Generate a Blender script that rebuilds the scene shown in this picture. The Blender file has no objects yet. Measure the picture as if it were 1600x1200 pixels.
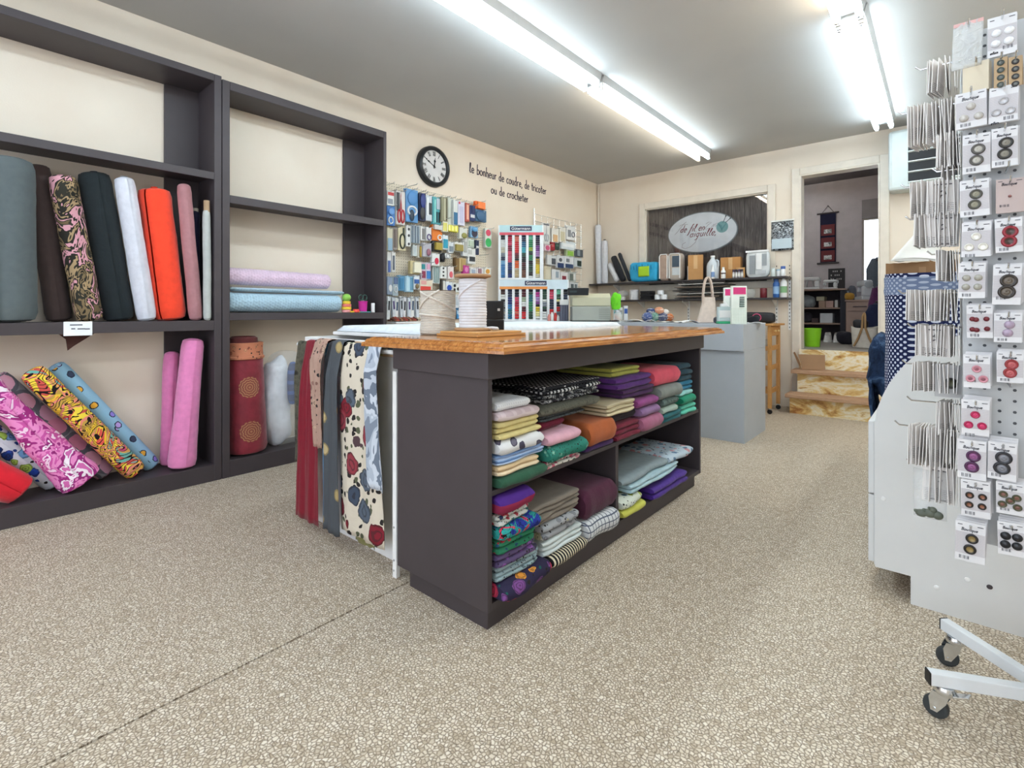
import bpy, bmesh, math, random
from math import sin, cos, pi, radians
from mathutils import Vector, Matrix, noise

sc = bpy.context.scene
col = sc.collection
rnd = random.Random(11)

# ---------------------------------------------------------------- camera, sky, exposure
CAM_Z = 1.05
YAW = math.atan(675 / 784)
cam = bpy.data.objects.new('camera', bpy.data.cameras.new('camera'))
col.objects.link(cam)
cam.location = (0, 0, CAM_Z)
cam.rotation_euler = (radians(90), 0, YAW)
cam.data.sensor_width = 36
cam.data.lens = 784 / 1600 * 36
cam.data.shift_y = (487 - 600) / 1600
cam.data.clip_start = 0.05
sc.camera = cam

world = bpy.data.worlds.new('sky')
sc.world = world
world.use_nodes = True
wn = world.node_tree.nodes
wn['Background'].inputs[0].default_value = (0.80, 0.88, 1.0, 1)
wn['Background'].inputs[1].default_value = 2.4

sc.view_settings.view_transform = 'Standard'
sc.view_settings.look = 'None'
sc.view_settings.gamma = 1
sc.view_settings.use_curve_mapping = False
sc.view_settings.exposure = 0.90
TUBE_POWER = 12.5
try:
    sc.cycles.use_denoising = True
    sc.cycles.max_bounces = 8
    sc.cycles.diffuse_bounces = 5
    sc.cycles.sample_clamp_indirect = 6
except Exception:
    pass

# room planes (metres; the camera stands at x = y = 0)
XW, YB, ZC = -3.73, 6.2, 2.86          # left wall, back wall, ceiling
XR, YF = 1.6, -2.2                      # right wall, shop front
ZU = 0.645                              # floor of the room up the steps

# ---------------------------------------------------------------- helpers
_F = (-sin(YAW), cos(YAW)); _R = (cos(YAW), sin(YAW))
def sight(u, v):
    a = (u - 800) / 784; b = (487 - v) / 784
    return (_F[0] + a * _R[0], _F[1] + a * _R[1], b)
def oX(u, v, x):
    d = sight(u, v); s = x / d[0]; return Vector((x, d[1] * s, CAM_Z + d[2] * s))
def oY(u, v, y):
    d = sight(u, v); s = y / d[1]; return Vector((d[0] * s, y, CAM_Z + d[2] * s))
def oZ(u, v, z):
    d = sight(u, v); s = (z - CAM_Z) / d[2]; return Vector((d[0] * s, d[1] * s, z))

def tag(o, label=None, cat=None, group=None, kind=None):
    if label: o['label'] = label
    if cat: o['category'] = cat
    if group: o['group'] = group
    if kind: o['kind'] = kind
    return o
def wloc(o):
    v = Vector((0, 0, 0))
    while o: v = v + o.location; o = o.parent
    return v
def thing(name, loc, label, cat, group=None, rz=0):
    o = bpy.data.objects.new(name, None); col.objects.link(o)
    o.empty_display_size = .05
    o.location = loc; o.rotation_euler = (0, 0, rz)
    return tag(o, label, cat, group)
def copy_tree(o, parent=None):
    c = o.copy(); col.objects.link(c)
    if parent: c.parent = parent
    for ch in list(o.children): copy_tree(ch, c)
    return c

class MB:
    def __init__(s, T=None):
        s.v = []; s.f = []; s.uv = {}; s.T = T or Matrix.Identity(4)
    def add(s, vs, fs, uvs=None):
        o = len(s.v)
        s.v += [s.T @ Vector(p) for p in vs]
        for f in fs:
            g = tuple(i + o for i in f)
            if uvs: s.uv[len(s.f)] = [uvs[i] for i in f]
            s.f.append(g)
        return s
    def box(s, x0, y0, z0, x1, y1, z1):
        if x0 > x1: x0, x1 = x1, x0
        if y0 > y1: y0, y1 = y1, y0
        if z0 > z1: z0, z1 = z1, z0
        return s.add([(x0,y0,z0),(x1,y0,z0),(x1,y1,z0),(x0,y1,z0),(x0,y0,z1),(x1,y0,z1),(x1,y1,z1),(x0,y1,z1)],
              [(0,3,2,1),(4,5,6,7),(0,1,5,4),(1,2,6,5),(2,3,7,6),(3,0,4,7)])
    def cbox(s, c, size):
        return s.box(c[0]-size[0]/2, c[1]-size[1]/2, c[2]-size[2]/2, c[0]+size[0]/2, c[1]+size[1]/2, c[2]+size[2]/2)
    def prism(s, poly, h0, h1, plane='xy'):
        n = len(poly)
        def p(a, b, h): return (a,b,h) if plane=='xy' else ((a,h,b) if plane=='xz' else (h,a,b))
        vs = [p(a,b,h0) for a,b in poly] + [p(a,b,h1) for a,b in poly]
        fs = [tuple(range(n))[::-1], tuple(range(n,2*n))] + [(i,(i+1)%n,n+(i+1)%n,n+i) for i in range(n)]
        return s.add(vs, fs)
    def tube(s, pts, r, n=8, caps=True, closed=False):
        pts = [Vector(p) for p in pts]; m = len(pts); vs = []; fs = []
        up = None
        for i, p in enumerate(pts):
            if closed: d = pts[(i+1)%m] - pts[i-1]
            else: d = pts[min(i+1,m-1)] - pts[max(i-1,0)]
            d.normalize()
            if up is None:
                up = d.orthogonal().normalized()
            up = (up - d * up.dot(d))
            if up.length < 1e-6: up = d.orthogonal()
            up.normalize(); w = d.cross(up)
            rr = r[i] if isinstance(r, (list, tuple)) else r
            for k in range(n):
                a = 2*pi*k/n
                vs.append(p + up*(cos(a)*rr) + w*(sin(a)*rr))
        for i in range(m if closed else m-1):
            j = (i+1) % m
            for k in range(n):
                l = (k+1) % n
                fs.append((i*n+k, i*n+l, j*n+l, j*n+k))
        if caps and not closed:
            fs.append(tuple(range(n))[::-1]); fs.append(tuple((m-1)*n+k for k in range(n)))
        return s.add(vs, fs)
    def rod(s, a, b, r, n=8): return s.tube([a, b], r, n)
    def lathe(s, prof, c=(0,0,0), n=20, caps=True):
        vs = []; fs = []; uvs = []; m = len(prof); L = 0
        for i, (r, z) in enumerate(prof):
            for k in range(n):
                a = 2*pi*k/n
                vs.append((c[0]+r*cos(a), c[1]+r*sin(a), c[2]+z))
        for i in range(m-1):
            for k in range(n):
                l = (k+1) % n
                fs.append((i*n+k, i*n+l, (i+1)*n+l, (i+1)*n+k))
        if caps:
            if prof[0][0] > 1e-5: fs.append(tuple(range(n))[::-1])
            if prof[-1][0] > 1e-5: fs.append(tuple((m-1)*n+k for k in range(n)))
        return s.add(vs, fs)
    def grid(s, fn, nu, nv, ulen=1, vlen=1, closeu=False):
        vs = []; fs = []; uvs = []
        for j in range(nv+1):
            for i in range(nu+1):
                vs.append(fn(i/nu, j/nv)); uvs.append((i/nu*ulen, j/nv*vlen))
        for j in range(nv):
            for i in range(nu):
                a = j*(nu+1)+i
                fs.append((a, a+1, a+nu+2, a+nu+1))
        return s.add(vs, fs, uvs)
    def ell(s, c, r, n=12, m=8):
        prof = []
        vs=[];fs=[]
        for j in range(m+1):
            t = -pi/2 + pi*j/m
            for k in range(n):
                a = 2*pi*k/n
                vs.append((c[0]+r[0]*cos(t)*cos(a), c[1]+r[1]*cos(t)*sin(a), c[2]+r[2]*sin(t)))
        for j in range(m):
            for k in range(n):
                l=(k+1)%n
                fs.append((j*n+k, j*n+l, (j+1)*n+l, (j+1)*n+k))
        return s.add(vs, fs)
    def build(s, name, m, parent=None, smooth=False, bevel=0, weld=False, thick=0, local=False, at=None, angle=40):
        me = bpy.data.meshes.new(name)
        vs = s.v
        if parent is not None:
            off = Vector((0,0,0)) if local else wloc(parent)
        elif at is not None: off = Vector(at)
        else:
            xs=[p.x for p in vs]; ys=[p.y for p in vs]; zs=[p.z for p in vs]
            off = Vector(((min(xs)+max(xs))/2,(min(ys)+max(ys))/2,min(zs)))
        me.from_pydata([tuple(p-off) for p in vs], [], s.f)
        if s.uv:
            ul = me.uv_layers.new(name='UVMap')
            for p in me.polygons:
                uu = s.uv.get(p.index)
                if uu:
                    for k, li in enumerate(p.loop_indices): ul.data[li].uv = uu[k]
        if weld:
            bm = bmesh.new(); bm.from_mesh(me)
            bmesh.ops.remove_doubles(bm, verts=bm.verts, dist=1e-5)
            bmesh.ops.recalc_face_normals(bm, faces=bm.faces)
            bm.to_mesh(me); bm.free()
        me.materials.append(m)
        if smooth:
            for p in me.polygons: p.use_smooth = True
            if angle < 179:
                try: me.set_sharp_from_angle(angle=radians(angle))
                except Exception: pass
        o = bpy.data.objects.new(name, me); col.objects.link(o)
        if parent is not None: o.parent = parent
        else: o.location = off
        if bevel:
            b = o.modifiers.new('bevel', 'BEVEL'); b.width = bevel; b.segments = 2; b.limit_method = 'ANGLE'
        if thick:
            b = o.modifiers.new('solid', 'SOLIDIFY'); b.thickness = thick; b.offset = 0
        return o

def struct(name, mb, m, parent=None, **k):
    o = mb.build(name, m, parent, **k)
    if parent is None: o['kind'] = 'structure'
    return o

# ---------------------------------------------------------------- materials
def lin(h):
    h = h.lstrip('#')
    out = []
    for i in (0, 2, 4):
        c = int(h[i:i+2], 16) / 255
        out.append(c/12.92 if c <= .04045 else ((c+.055)/1.055)**2.4)
    return (out[0], out[1], out[2], 1)
class G:
    def __init__(s, name):
        s.m = bpy.data.materials.new(name); s.m.use_nodes = True
        s.nt = s.m.node_tree; s.b = s.nt.nodes['Principled BSDF']
        s.tc = None
    def n(s, t, **props):
        nd = s.nt.nodes.new(t)
        for k, v in props.items(): setattr(nd, k, v)
        return nd
    def link(s, val, sock):
        if isinstance(val, bpy.types.NodeSocket): s.nt.links.new(val, sock)
        else: sock.default_value = val
    def co(s, kind='Object', scale=None, rot=None):
        if s.tc is None: s.tc = s.n('ShaderNodeTexCoord')
        o = s.tc.outputs[kind]
        if scale or rot:
            mp = s.n('ShaderNodeMapping'); s.link(o, mp.inputs[0])
            if scale: mp.inputs['Scale'].default_value = scale
            if rot: mp.inputs['Rotation'].default_value = rot
            o = mp.outputs[0]
        return o
    def math(s, op, a, b=0.0, c=0.0):
        nd = s.n('ShaderNodeMath', operation=op)
        s.link(a, nd.inputs[0]); s.link(b, nd.inputs[1]); s.link(c, nd.inputs[2])
        return nd.outputs[0]
    def sep(s, v):
        nd = s.n('ShaderNodeSeparateXYZ'); s.link(v, nd.inputs[0]); return nd.outputs
    def comb(s, x, y, z=0.0):
        nd = s.n('ShaderNodeCombineXYZ'); s.link(x, nd.inputs[0]); s.link(y, nd.inputs[1]); s.link(z, nd.inputs[2]); return nd.outputs[0]
    def mix(s, f, a, b):
        nd = s.n('ShaderNodeMix', data_type='RGBA')
        s.link(f, nd.inputs[0])
        s.link(lin(a) if isinstance(a, str) else a, nd.inputs[6]); s.link(lin(b) if isinstance(b, str) else b, nd.inputs[7])
        return nd.outputs[2]
    def noise(s, v, scale, detail=2.0, rough=.5, dist=0.0, out='Fac'):
        nd = s.n('ShaderNodeTexNoise'); s.link(v, nd.inputs['Vector'])
        nd.inputs['Scale'].default_value = scale; nd.inputs['Detail'].default_value = detail
        nd.inputs['Roughness'].default_value = rough; nd.inputs['Distortion'].default_value = dist
        return nd.outputs[out] if out in nd.outputs else nd.outputs[1]
    def warp(s, v, scale, amt):
        c = s.noise(v, scale, 2, out='Color')
        sb = s.n('ShaderNodeVectorMath', operation='SUBTRACT'); s.link(c, sb.inputs[0]); sb.inputs[1].default_value = (.5,.5,.5)
        mu = s.n('ShaderNodeVectorMath', operation='SCALE'); s.link(sb.outputs[0], mu.inputs[0]); mu.inputs['Scale'].default_value = amt
        ad = s.n('ShaderNodeVectorMath', operation='ADD'); s.link(v, ad.inputs[0]); s.link(mu.outputs[0], ad.inputs[1])
        return ad.outputs[0]
    def voro(s, v, scale, feature='F1', rand=1.0, metric='EUCLIDEAN', dims='3D'):
        nd = s.n('ShaderNodeTexVoronoi', feature=feature, voronoi_dimensions=dims)
        if feature != 'DISTANCE_TO_EDGE': nd.distance = metric
        s.link(v, nd.inputs['Vector']); nd.inputs['Scale'].default_value = scale; nd.inputs['Randomness'].default_value = rand
        return nd.outputs
    def ramp(s, f, stops, const=False):
        nd = s.n('ShaderNodeValToRGB'); cr = nd.color_ramp
        if const: cr.interpolation = 'CONSTANT'
        while len(cr.elements) < len(stops): cr.elements.new(.5)
        for e, (p, c) in zip(cr.elements, stops):
            e.position = p; e.color = lin(c) if isinstance(c, str) else c
        s.link(f, nd.inputs[0]); return nd.outputs[0]
    def lt(s, a, b): return s.math('LESS_THAN', a, b)
    def gt(s, a, b): return s.math('GREATER_THAN', a, b)
    def out(s, c, rough=.7, metal=0.0, h=None, hs=.3, hd=.01, spec=.5, sheen=0):
        s.link(lin(c) if isinstance(c, str) else c, s.b.inputs['Base Color'])
        s.link(rough, s.b.inputs['Roughness']); s.b.inputs['Metallic'].default_value = metal
        s.b.inputs['Specular IOR Level'].default_value = spec
        if sheen: s.b.inputs['Sheen Weight'].default_value = sheen
        if h is not None:
            bp = s.n('ShaderNodeBump'); s.link(h, bp.inputs['Height']); bp.inputs['Strength'].default_value = hs; bp.inputs['Distance'].default_value = hd
            s.nt.links.new(bp.outputs[0], s.b.inputs['Normal'])
        return s.m
_mc = {}
def mat(c, rough=.6, metal=0.0, var=.06, vs=9, spec=.4):
    """plain surface with a little procedural tone variation"""
    k = (c, rough, metal, var, vs, spec)
    if k not in _mc:
        g = G('surface_' + c.strip('#'))
        v = g.noise(g.co(), vs, 3)
        b = lin(c)
        lo = tuple(x*(1-var) for x in b[:3]) + (1,); hi = tuple(min(1, x*(1+var)) for x in b[:3]) + (1,)
        _mc[k] = g.out(g.ramp(v, [(.3, lo), (.7, hi)]), rough, metal, spec=spec)
    return _mc[k]
def cloth(c, rough=.9, wr=.25, ws=14, sheen=.1, weave=900):
    """woven plain cloth: fine weave and soft creases in the bump"""
    k = ('cloth', c, rough, wr, ws)
    if k not in _mc:
        g = G('cloth_' + c.strip('#')); o = g.co()
        v = g.noise(o, ws, 3, .55, .6); f = g.noise(o, weave, 1)
        h = g.math('ADD', v, g.math('MULTIPLY', f, .12))
        b = lin(c)
        cc = g.ramp(g.noise(o, 30, 2), [(.3, tuple(x*.93 for x in b[:3])+(1,)), (.7, tuple(min(1,x*1.06) for x in b[:3])+(1,))])
        _mc[k] = g.out(cc, rough, h=h, hs=wr, hd=.02, spec=.2, sheen=sheen)
    return _mc[k]
def gloss(c, rough=.15, metal=0.0): return mat(c, rough, metal, .02, 9, .5)
def emit(c, st):
    g = G('glow'); g.b.inputs['Emission Color'].default_value = lin(c); g.b.inputs['Emission Strength'].default_value = st
    return g.out(c, .4)
def clear(c='#eef2f4', rough=.12, alpha=.25):
    k = ('clear', c, alpha)
    if k not in _mc:
        g = G('clear_film'); o = g.co()
        h = g.noise(o, 28, 4, .6, 1.2)
        m = g.out(c, rough, h=h, hs=.6, hd=.02)
        g.b.inputs['Alpha'].default_value = alpha
        _mc[k] = m
    return _mc[k]
# ---- printed and woven cloths (co = object metres, or UV metres on rolls)
def camo(name, cols, scale, co='Object', stretch=None):
    g = G(name); v = g.co(co, scale=stretch)
    n = g.noise(v, scale, 3, .6, .8)
    st = [(0, cols[0])] + [(.36 + .28*i/max(1,len(cols)-2), c) for i, c in enumerate(cols[1:])]
    return g.out(g.ramp(n, st, True), .9, h=g.noise(v, 15, 3), hs=.3, hd=.02, spec=.2)
def floral(name, bg, cols, scale, leaf='#46503a', size=.42, co='Object', line='#2a2626', lf=2.1, ls=.26, lp=.25, fp=.30):
    g = G(name); v = g.co(co)
    w = g.warp(v, scale*2.2, .35/scale)
    d, c = g.voro(w, scale)[:2]
    d2, c2 = g.voro(w, scale*lf)[:2]
    r1 = g.sep(c)[0]; r2 = g.sep(c2)[0]
    st = [(i/len(cols), x) for i, x in enumerate(cols)]
    petal = g.ramp(r1, st, True)
    ring = g.math('SINE', g.math('MULTIPLY', d, 34.0))
    petal = g.mix(g.math('MULTIPLY', g.gt(ring, .45), .55), petal, line)
    leafc = g.mix(g.gt(r2, .5), leaf, line)
    base = g.mix(g.math('MULTIPLY', g.lt(d2, ls), g.gt(r2, lp)), bg, leafc)
    m1 = g.math('MULTIPLY', g.lt(d, size), g.gt(g.sep(c)[1], fp))
    return g.out(g.mix(m1, base, petal), .85, h=g.noise(v, 16, 3), hs=.3, hd=.02, spec=.2)
def check(name, bg, fg, f, co='Object', ax=(1,2), duty=.35, fg2=None):
    g = G(name); s = g.sep(g.co(co))
    a = g.lt(g.math('FRACT', g.math('MULTIPLY', s[ax[0]], f)), duty)
    b = g.lt(g.math('FRACT', g.math('MULTIPLY', s[ax[1]], f)), duty)
    c = g.mix(a, bg, fg); c = g.mix(b, c, fg2 or fg)
    return g.out(c, .9, h=g.noise(g.co(), 15, 3), hs=.25, hd=.02, spec=.2)
def stripe(name, bg, fg, f, ax=1, duty=.5, co='Object', warp=0):
    g = G(name); v = g.co(co)
    if warp: v = g.warp(v, 12, warp)
    s = g.sep(v)
    a = g.lt(g.math('FRACT', g.math('MULTIPLY', s[ax], f)), duty)
    return g.out(g.mix(a, bg, fg), .9, h=g.noise(g.co(), 15, 3), hs=.25, hd=.02, spec=.2)
def tweed(name, cols, scale=60, stretch=(1,1,1)):
    g = G(name); v = g.co(scale=stretch)
    n = g.noise(v, scale, 3, .7)
    k = len(cols)
    return g.out(g.ramp(n, [(.3+.4*i/max(1,k-1), c) for i, c in enumerate(cols)]), .95, h=n, hs=.4, hd=.01, spec=.15)
def dots(name, bg, fg, pitch, r, co='UV', bump=False, rough=.85):
    g = G(name); s = g.sep(g.co(co))
    y = g.math('DIVIDE', s[1], pitch*.5); row = g.math('FLOOR', y)
    x = g.math('ADD', g.math('DIVIDE', s[0], pitch), g.math('MULTIPLY', g.math('MODULO', row, 2.0), .5))
    fx = g.math('SUBTRACT', g.math('FRACT', x), .5); fy = g.math('MULTIPLY', g.math('SUBTRACT', g.math('FRACT', y), .5), .5)
    d = g.math('SQRT', g.math('ADD', g.math('MULTIPLY', fx, fx), g.math('MULTIPLY', fy, fy)))
    if bump:
        h = g.math('SUBTRACT', 1.0, g.math('MULTIPLY', d, 1/r*.5))
        return g.out(g.mix(g.lt(d, r), bg, fg), rough, h=h, hs=.9, hd=.012, spec=.2)
    return g.out(g.mix(g.lt(d, r), bg, fg), rough, h=g.noise(g.co(), 15, 3), hs=.2, hd=.02, spec=.2)
def swirl(name, cols, scale, co='Object', lw=.30):
    g = G(name); v = g.co(co); w = g.warp(v, scale*.5, 1.5/scale)
    n = g.noise(w, scale, 2, .5, 1.6)
    st = [(.28+.44*i/(len(cols)-1), c) for i, c in enumerate(cols)]
    c = g.ramp(n, st, True)
    l = g.math('ABSOLUTE', g.math('SINE', g.math('MULTIPLY', g.noise(w, scale*.8, 1, .5, 2.0), 46.0)))
    c = g.mix(g.lt(l, lw), c, '#1c1617')
    return g.out(c, .88, h=g.noise(v, 15, 3), hs=.3, hd=.02, spec=.2)
def scatter(name, bg, cols, pitch, r, co='UV', line='#26303e', square=False):
    """small motifs set out on a plain ground"""
    g = G(name); v = g.co(co)
    if co == 'Object': s = g.sep(v); v = g.comb(g.math('ADD', s[0], s[1]), g.math('ADD', s[2], g.math('MULTIPLY', s[1], .3)))
    w = g.warp(v, 60, .012)
    d, c = g.voro(w, 1/pitch, rand=.45, dims='2D', metric='CHEBYCHEV' if square else 'EUCLIDEAN')[:2]
    st = [(i/len(cols), x) for i, x in enumerate(cols)]
    m = g.ramp(g.sep(c)[0], st, True)
    m = g.mix(g.gt(d, r*.72), m, line)
    return g.out(g.mix(g.lt(d, r), bg, m), .88, h=g.noise(g.co(), 14, 3), hs=.3, hd=.02, spec=.2)
# ---------------------------------------------------------------- setting
def floor_mat():
    g = G('stone_chip_linoleum'); o = g.co()
    w = g.warp(o, 55, .014)
    e = g.voro(w, 102, 'DISTANCE_TO_EDGE', dims='2D')[0]
    c = g.voro(w, 102, 'F1', dims='2D')[1]
    big = g.noise(o, 6, 3)
    chip = g.ramp(g.sep(c)[0], [(0, '#b9a891'), (.35, '#d8cbb7'), (.7, '#e4d8c5'), (1, '#efe6d7')])
    chip = g.mix(g.math('MULTIPLY', big, .22), chip, '#a08e74')
    m = g.ramp(e, [(.03, '#000000'), (.26, '#ffffff')])
    vein = g.ramp(g.noise(o, 130, 2), [(.3, '#6a5a4b'), (.7, '#a8957f')])
    return g.out(g.mix(m, vein, chip), .52, h=e, hs=.12, hd=.004, spec=.3)
M_FLOOR = floor_mat()
g = G('wall_paint'); M_WALL = g.out(g.ramp(g.noise(g.co(), 3, 3), [(.3, '#dfd1c0'), (.7, '#e4d8c8')]), .62, h=g.noise(g.co(), 120, 2), hs=.08, hd=.004, spec=.3)
g = G('ceiling_paint'); M_CEIL = g.out(g.ramp(g.noise(g.co(), 1.2, 3), [(.3, '#b9b7b4'), (.7, '#c0beba')]), .7, h=g.noise(g.co(), 60, 2), hs=.06, hd=.004, spec=.12)
M_TRIM = mat('#dcd2c4', .5)
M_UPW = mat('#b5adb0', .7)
M_WHITE = mat('#e9e9e8', .45); M_METAL = mat('#c9cbce', .3, .9); M_CHROME = mat('#d6d8da', .18, 1.0)
M_BLACK = mat('#17171a', .5); M_DARK = mat('#413a3d', .5, var=.05); M_DARKIN = M_DARK

fl = bpy.data.objects.new('floor', None); col.objects.link(fl); fl['kind'] = 'structure'; fl.location = (-1, 2, 0)
for x0, x1 in ((XW - .1, -1.581), (-1.573, XR + .1)):
    MB().box(x0, YF - .1, -.012, x1, YB + .05, 0).build('linoleum_sheet', M_FLOOR, fl)
MB().box(XW - .1, YF - .1, -.05, XR + .1, YB + .05, -.0125).build('subfloor', mat('#3b332b', .9), fl)

struct('ceiling', MB().box(XW - .1, YF - .1, ZC, XR + .1, YB + .1, ZC + .1), M_CEIL)
struct('wall_left', MB().box(XW - .1, YF - .1, 0, XW, YB + .1, ZC), M_WALL)
struct('wall_right', MB().box(XR, YF - .1, 0, XR + .1, YB + .1, ZC), M_WALL)
# shop front with two display windows on the street side (behind the camera)
m = MB()
for a in ((XW, 0, XR, .45), (XW, 2.55, XR, ZC), (XW, .45, -3.3, 2.55), (-1.25, .45, -.95, 2.55), (1.2, .45, XR, 2.55)):
    m.box(a[0], YF - .1, a[1], a[2], YF, a[3])
struct('wall_front', m, M_WALL)
for x0, x1, nm in ((-3.3, -1.25, 'window_3'), (-.95, 1.2, 'window_4')):
    wf = MB()
    for a in ((x0, .45, x0+.06, 2.55), (x1-.06, .45, x1, 2.55), (x0, .45, x1, .51), (x0, 2.49, x1, 2.55)):
        wf.box(a[0], YF - .09, a[1], a[2], YF - .01, a[3])
    struct(nm, wf, M_TRIM)
    pl = bpy.data.lights.new('daylight', 'AREA'); pl.shape = 'RECTANGLE'; pl.size = x1-x0-.14; pl.size_y = 1.96; pl.cycles.is_portal = True
    po = bpy.data.objects.new('daylight_portal', pl); col.objects.link(po); po.location = ((x0+x1)/2, YF - .05, 1.5); po.rotation_euler = (radians(90), 0, 0)

WX0, WX1, WZ0, WZ1 = -3.006, -1.511, 1.40, 2.405
DX0, DX1, DZ1 = -1.19, -.485, 2.535
m = MB(); Y0, Y1 = YB, YB + .12
for a in ((XW, 0, WX0, ZC), (WX0, 0, WX1, WZ0), (WX0, WZ1, WX1, ZC), (WX1, 0, DX0, ZC), (DX0, 0, DX1, ZU - .03), (DX0, DZ1, DX1, ZC), (DX1, 0, XR, ZC)):
    m.box(a[0], Y0, a[1], a[2], Y1, a[3])
struct('wall_back', m, M_WALL)

# inner window: trim, pane, dark planks behind it
w1 = bpy.data.objects.new('window_1', None); col.objects.link(w1); w1['kind'] = 'structure'; w1.location = (-2.26, YB, WZ0)
def frame(parent, x0, x1, z0, z1, wd, y0, y1, m, sill=True, name='casing'):
    MB().box(x0 - wd, y0, z0, x0, y1, z1 + wd).build(name, m, parent, bevel=.006)
    MB().box(x1, y0, z0, x1 + wd, y1, z1 + wd).build(name, m, parent, bevel=.006)
    MB().box(x0, y0, z1, x1, y1, z1 + wd).build(name, m, parent, bevel=.006)
    if sill: MB().box(x0 - wd, y0, z0 - wd, x1 + wd, y1, z0).build('sill', m, parent, bevel=.006)
frame(w1, WX0, WX1, WZ0, WZ1, .08, YB - .022, YB - .001, M_TRIM)
g = G('weathered_plank'); o = g.co(scale=(9, 9, 1.0)); n = g.noise(o, 6, 6, .65, .6)
M_PLANK = g.out(g.ramp(n, [(.25, '#3d3735'), (.5, '#5c5553'), (.68, '#7a7270'), (.85, '#4a4341')]), .75, h=n, hs=.3, hd=.01, spec=.2)
x = WX0 - .04
k = 0
while x < WX1 + .04:
    wd = (.17, .21, .15, .19)[k % 4]; x2 = min(x + wd, WX1 + .06)
    MB().box(x + .002, YB + .125 - .003 * (k % 2), WZ0 - .05, x2 - .002, YB + .15, WZ1 + .05).build('plank', M_PLANK, w1)
    x = x2; k += 1
g = G('window_pane')
fr = g.n('ShaderNodeFresnel'); fr.inputs[0].default_value = 1.55
tr = g.n('ShaderNodeBsdfTransparent'); gl = g.n('ShaderNodeBsdfGlossy'); gl.inputs['Roughness'].default_value = .02
mx = g.n('ShaderNodeMixShader'); g.nt.links.new(fr.outputs[0], mx.inputs[0]); g.nt.links.new(tr.outputs[0], mx.inputs[1]); g.nt.links.new(gl.outputs[0], mx.inputs[2])
g.nt.links.new(mx.outputs[0], g.nt.nodes['Material Output'].inputs[0]); M_PANE = g.m
MB().box(WX0, YB + .03, WZ0, WX1, YB + .034, WZ1).build('pane', M_PANE, w1)
for a in ((WX0, WZ0, WX0+.012, WZ1), (WX1-.012, WZ0, WX1, WZ1), (WX0, WZ1-.012, WX1, WZ1)):
    MB().box(a[0], YB, a[1], a[2], YB + .03, a[3]).build('stop_bead', M_TRIM, w1)

# doorway at the top of the steps
d1 = bpy.data.objects.new('door_1', None); col.objects.link(d1); d1['kind'] = 'structure'; d1.location = ((DX0+DX1)/2, YB, ZU)
frame(d1, DX0, DX1, .0, DZ1, .078, YB - .025, YB - .001, M_TRIM, False)
for x0, x1 in ((DX0, DX0 + .014), (DX1 - .014, DX1)):
    MB().box(x0, YB - .02, ZU, x1, YB + .13, DZ1).build('jamb', M_TRIM, d1)
MB().box(DX0 + .014, YB - .02, DZ1 - .014, DX1 - .014, YB + .13, DZ1).build('jamb', M_TRIM, d1)

# the room up the steps
UY, UXL, UXR, UZ = 8.6, -2.6, .7, 2.95
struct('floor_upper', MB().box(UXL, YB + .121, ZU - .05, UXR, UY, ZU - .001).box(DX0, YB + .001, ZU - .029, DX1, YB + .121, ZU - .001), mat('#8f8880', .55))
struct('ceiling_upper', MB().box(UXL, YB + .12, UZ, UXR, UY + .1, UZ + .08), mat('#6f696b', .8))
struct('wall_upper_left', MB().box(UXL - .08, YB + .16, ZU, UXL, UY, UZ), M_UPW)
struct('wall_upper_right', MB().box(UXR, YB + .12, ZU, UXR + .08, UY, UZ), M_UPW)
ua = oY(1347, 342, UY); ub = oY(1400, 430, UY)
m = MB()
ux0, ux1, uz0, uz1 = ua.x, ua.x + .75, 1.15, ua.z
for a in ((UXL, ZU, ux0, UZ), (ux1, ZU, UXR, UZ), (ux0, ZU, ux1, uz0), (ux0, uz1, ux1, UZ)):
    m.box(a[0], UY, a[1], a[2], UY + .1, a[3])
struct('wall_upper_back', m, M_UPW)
w2 = bpy.data.objects.new('window_2', None); col.objects.link(w2); w2['kind'] = 'structure'; w2.location = ((ux0+ux1)/2, UY, uz0)
MB().box(ux0, UY + .05, uz0, ux1, UY + .054, uz1).build('pane', M_PANE, w2)
MB().box(ux0, UY - .03, uz1 + .0, ux1 + .05, UY - .001, uz1 + .26).build('valance', mat('#8a8384', .8), w2)
frame(w2, ux0 + .02, ux1 - .02, uz0 + .02, uz1 - .02, .02, UY + .02, UY + .07, M_TRIM, True)

# baseboards where the photo shows the wall foot
struct('baseboard_left', MB().box(XW, 2.43, 0, XW + .015, 3.9, .09), M_TRIM)
# conduit down the far left corner
MB().tube([(XW + .03, YB - .03, 1.5), (XW + .03, YB - .03, ZC - .1), (XW + .05, YB - .03, ZC - .02)], .012, 8).build('trim_1', M_TRIM)['kind'] = 'structure'

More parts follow.
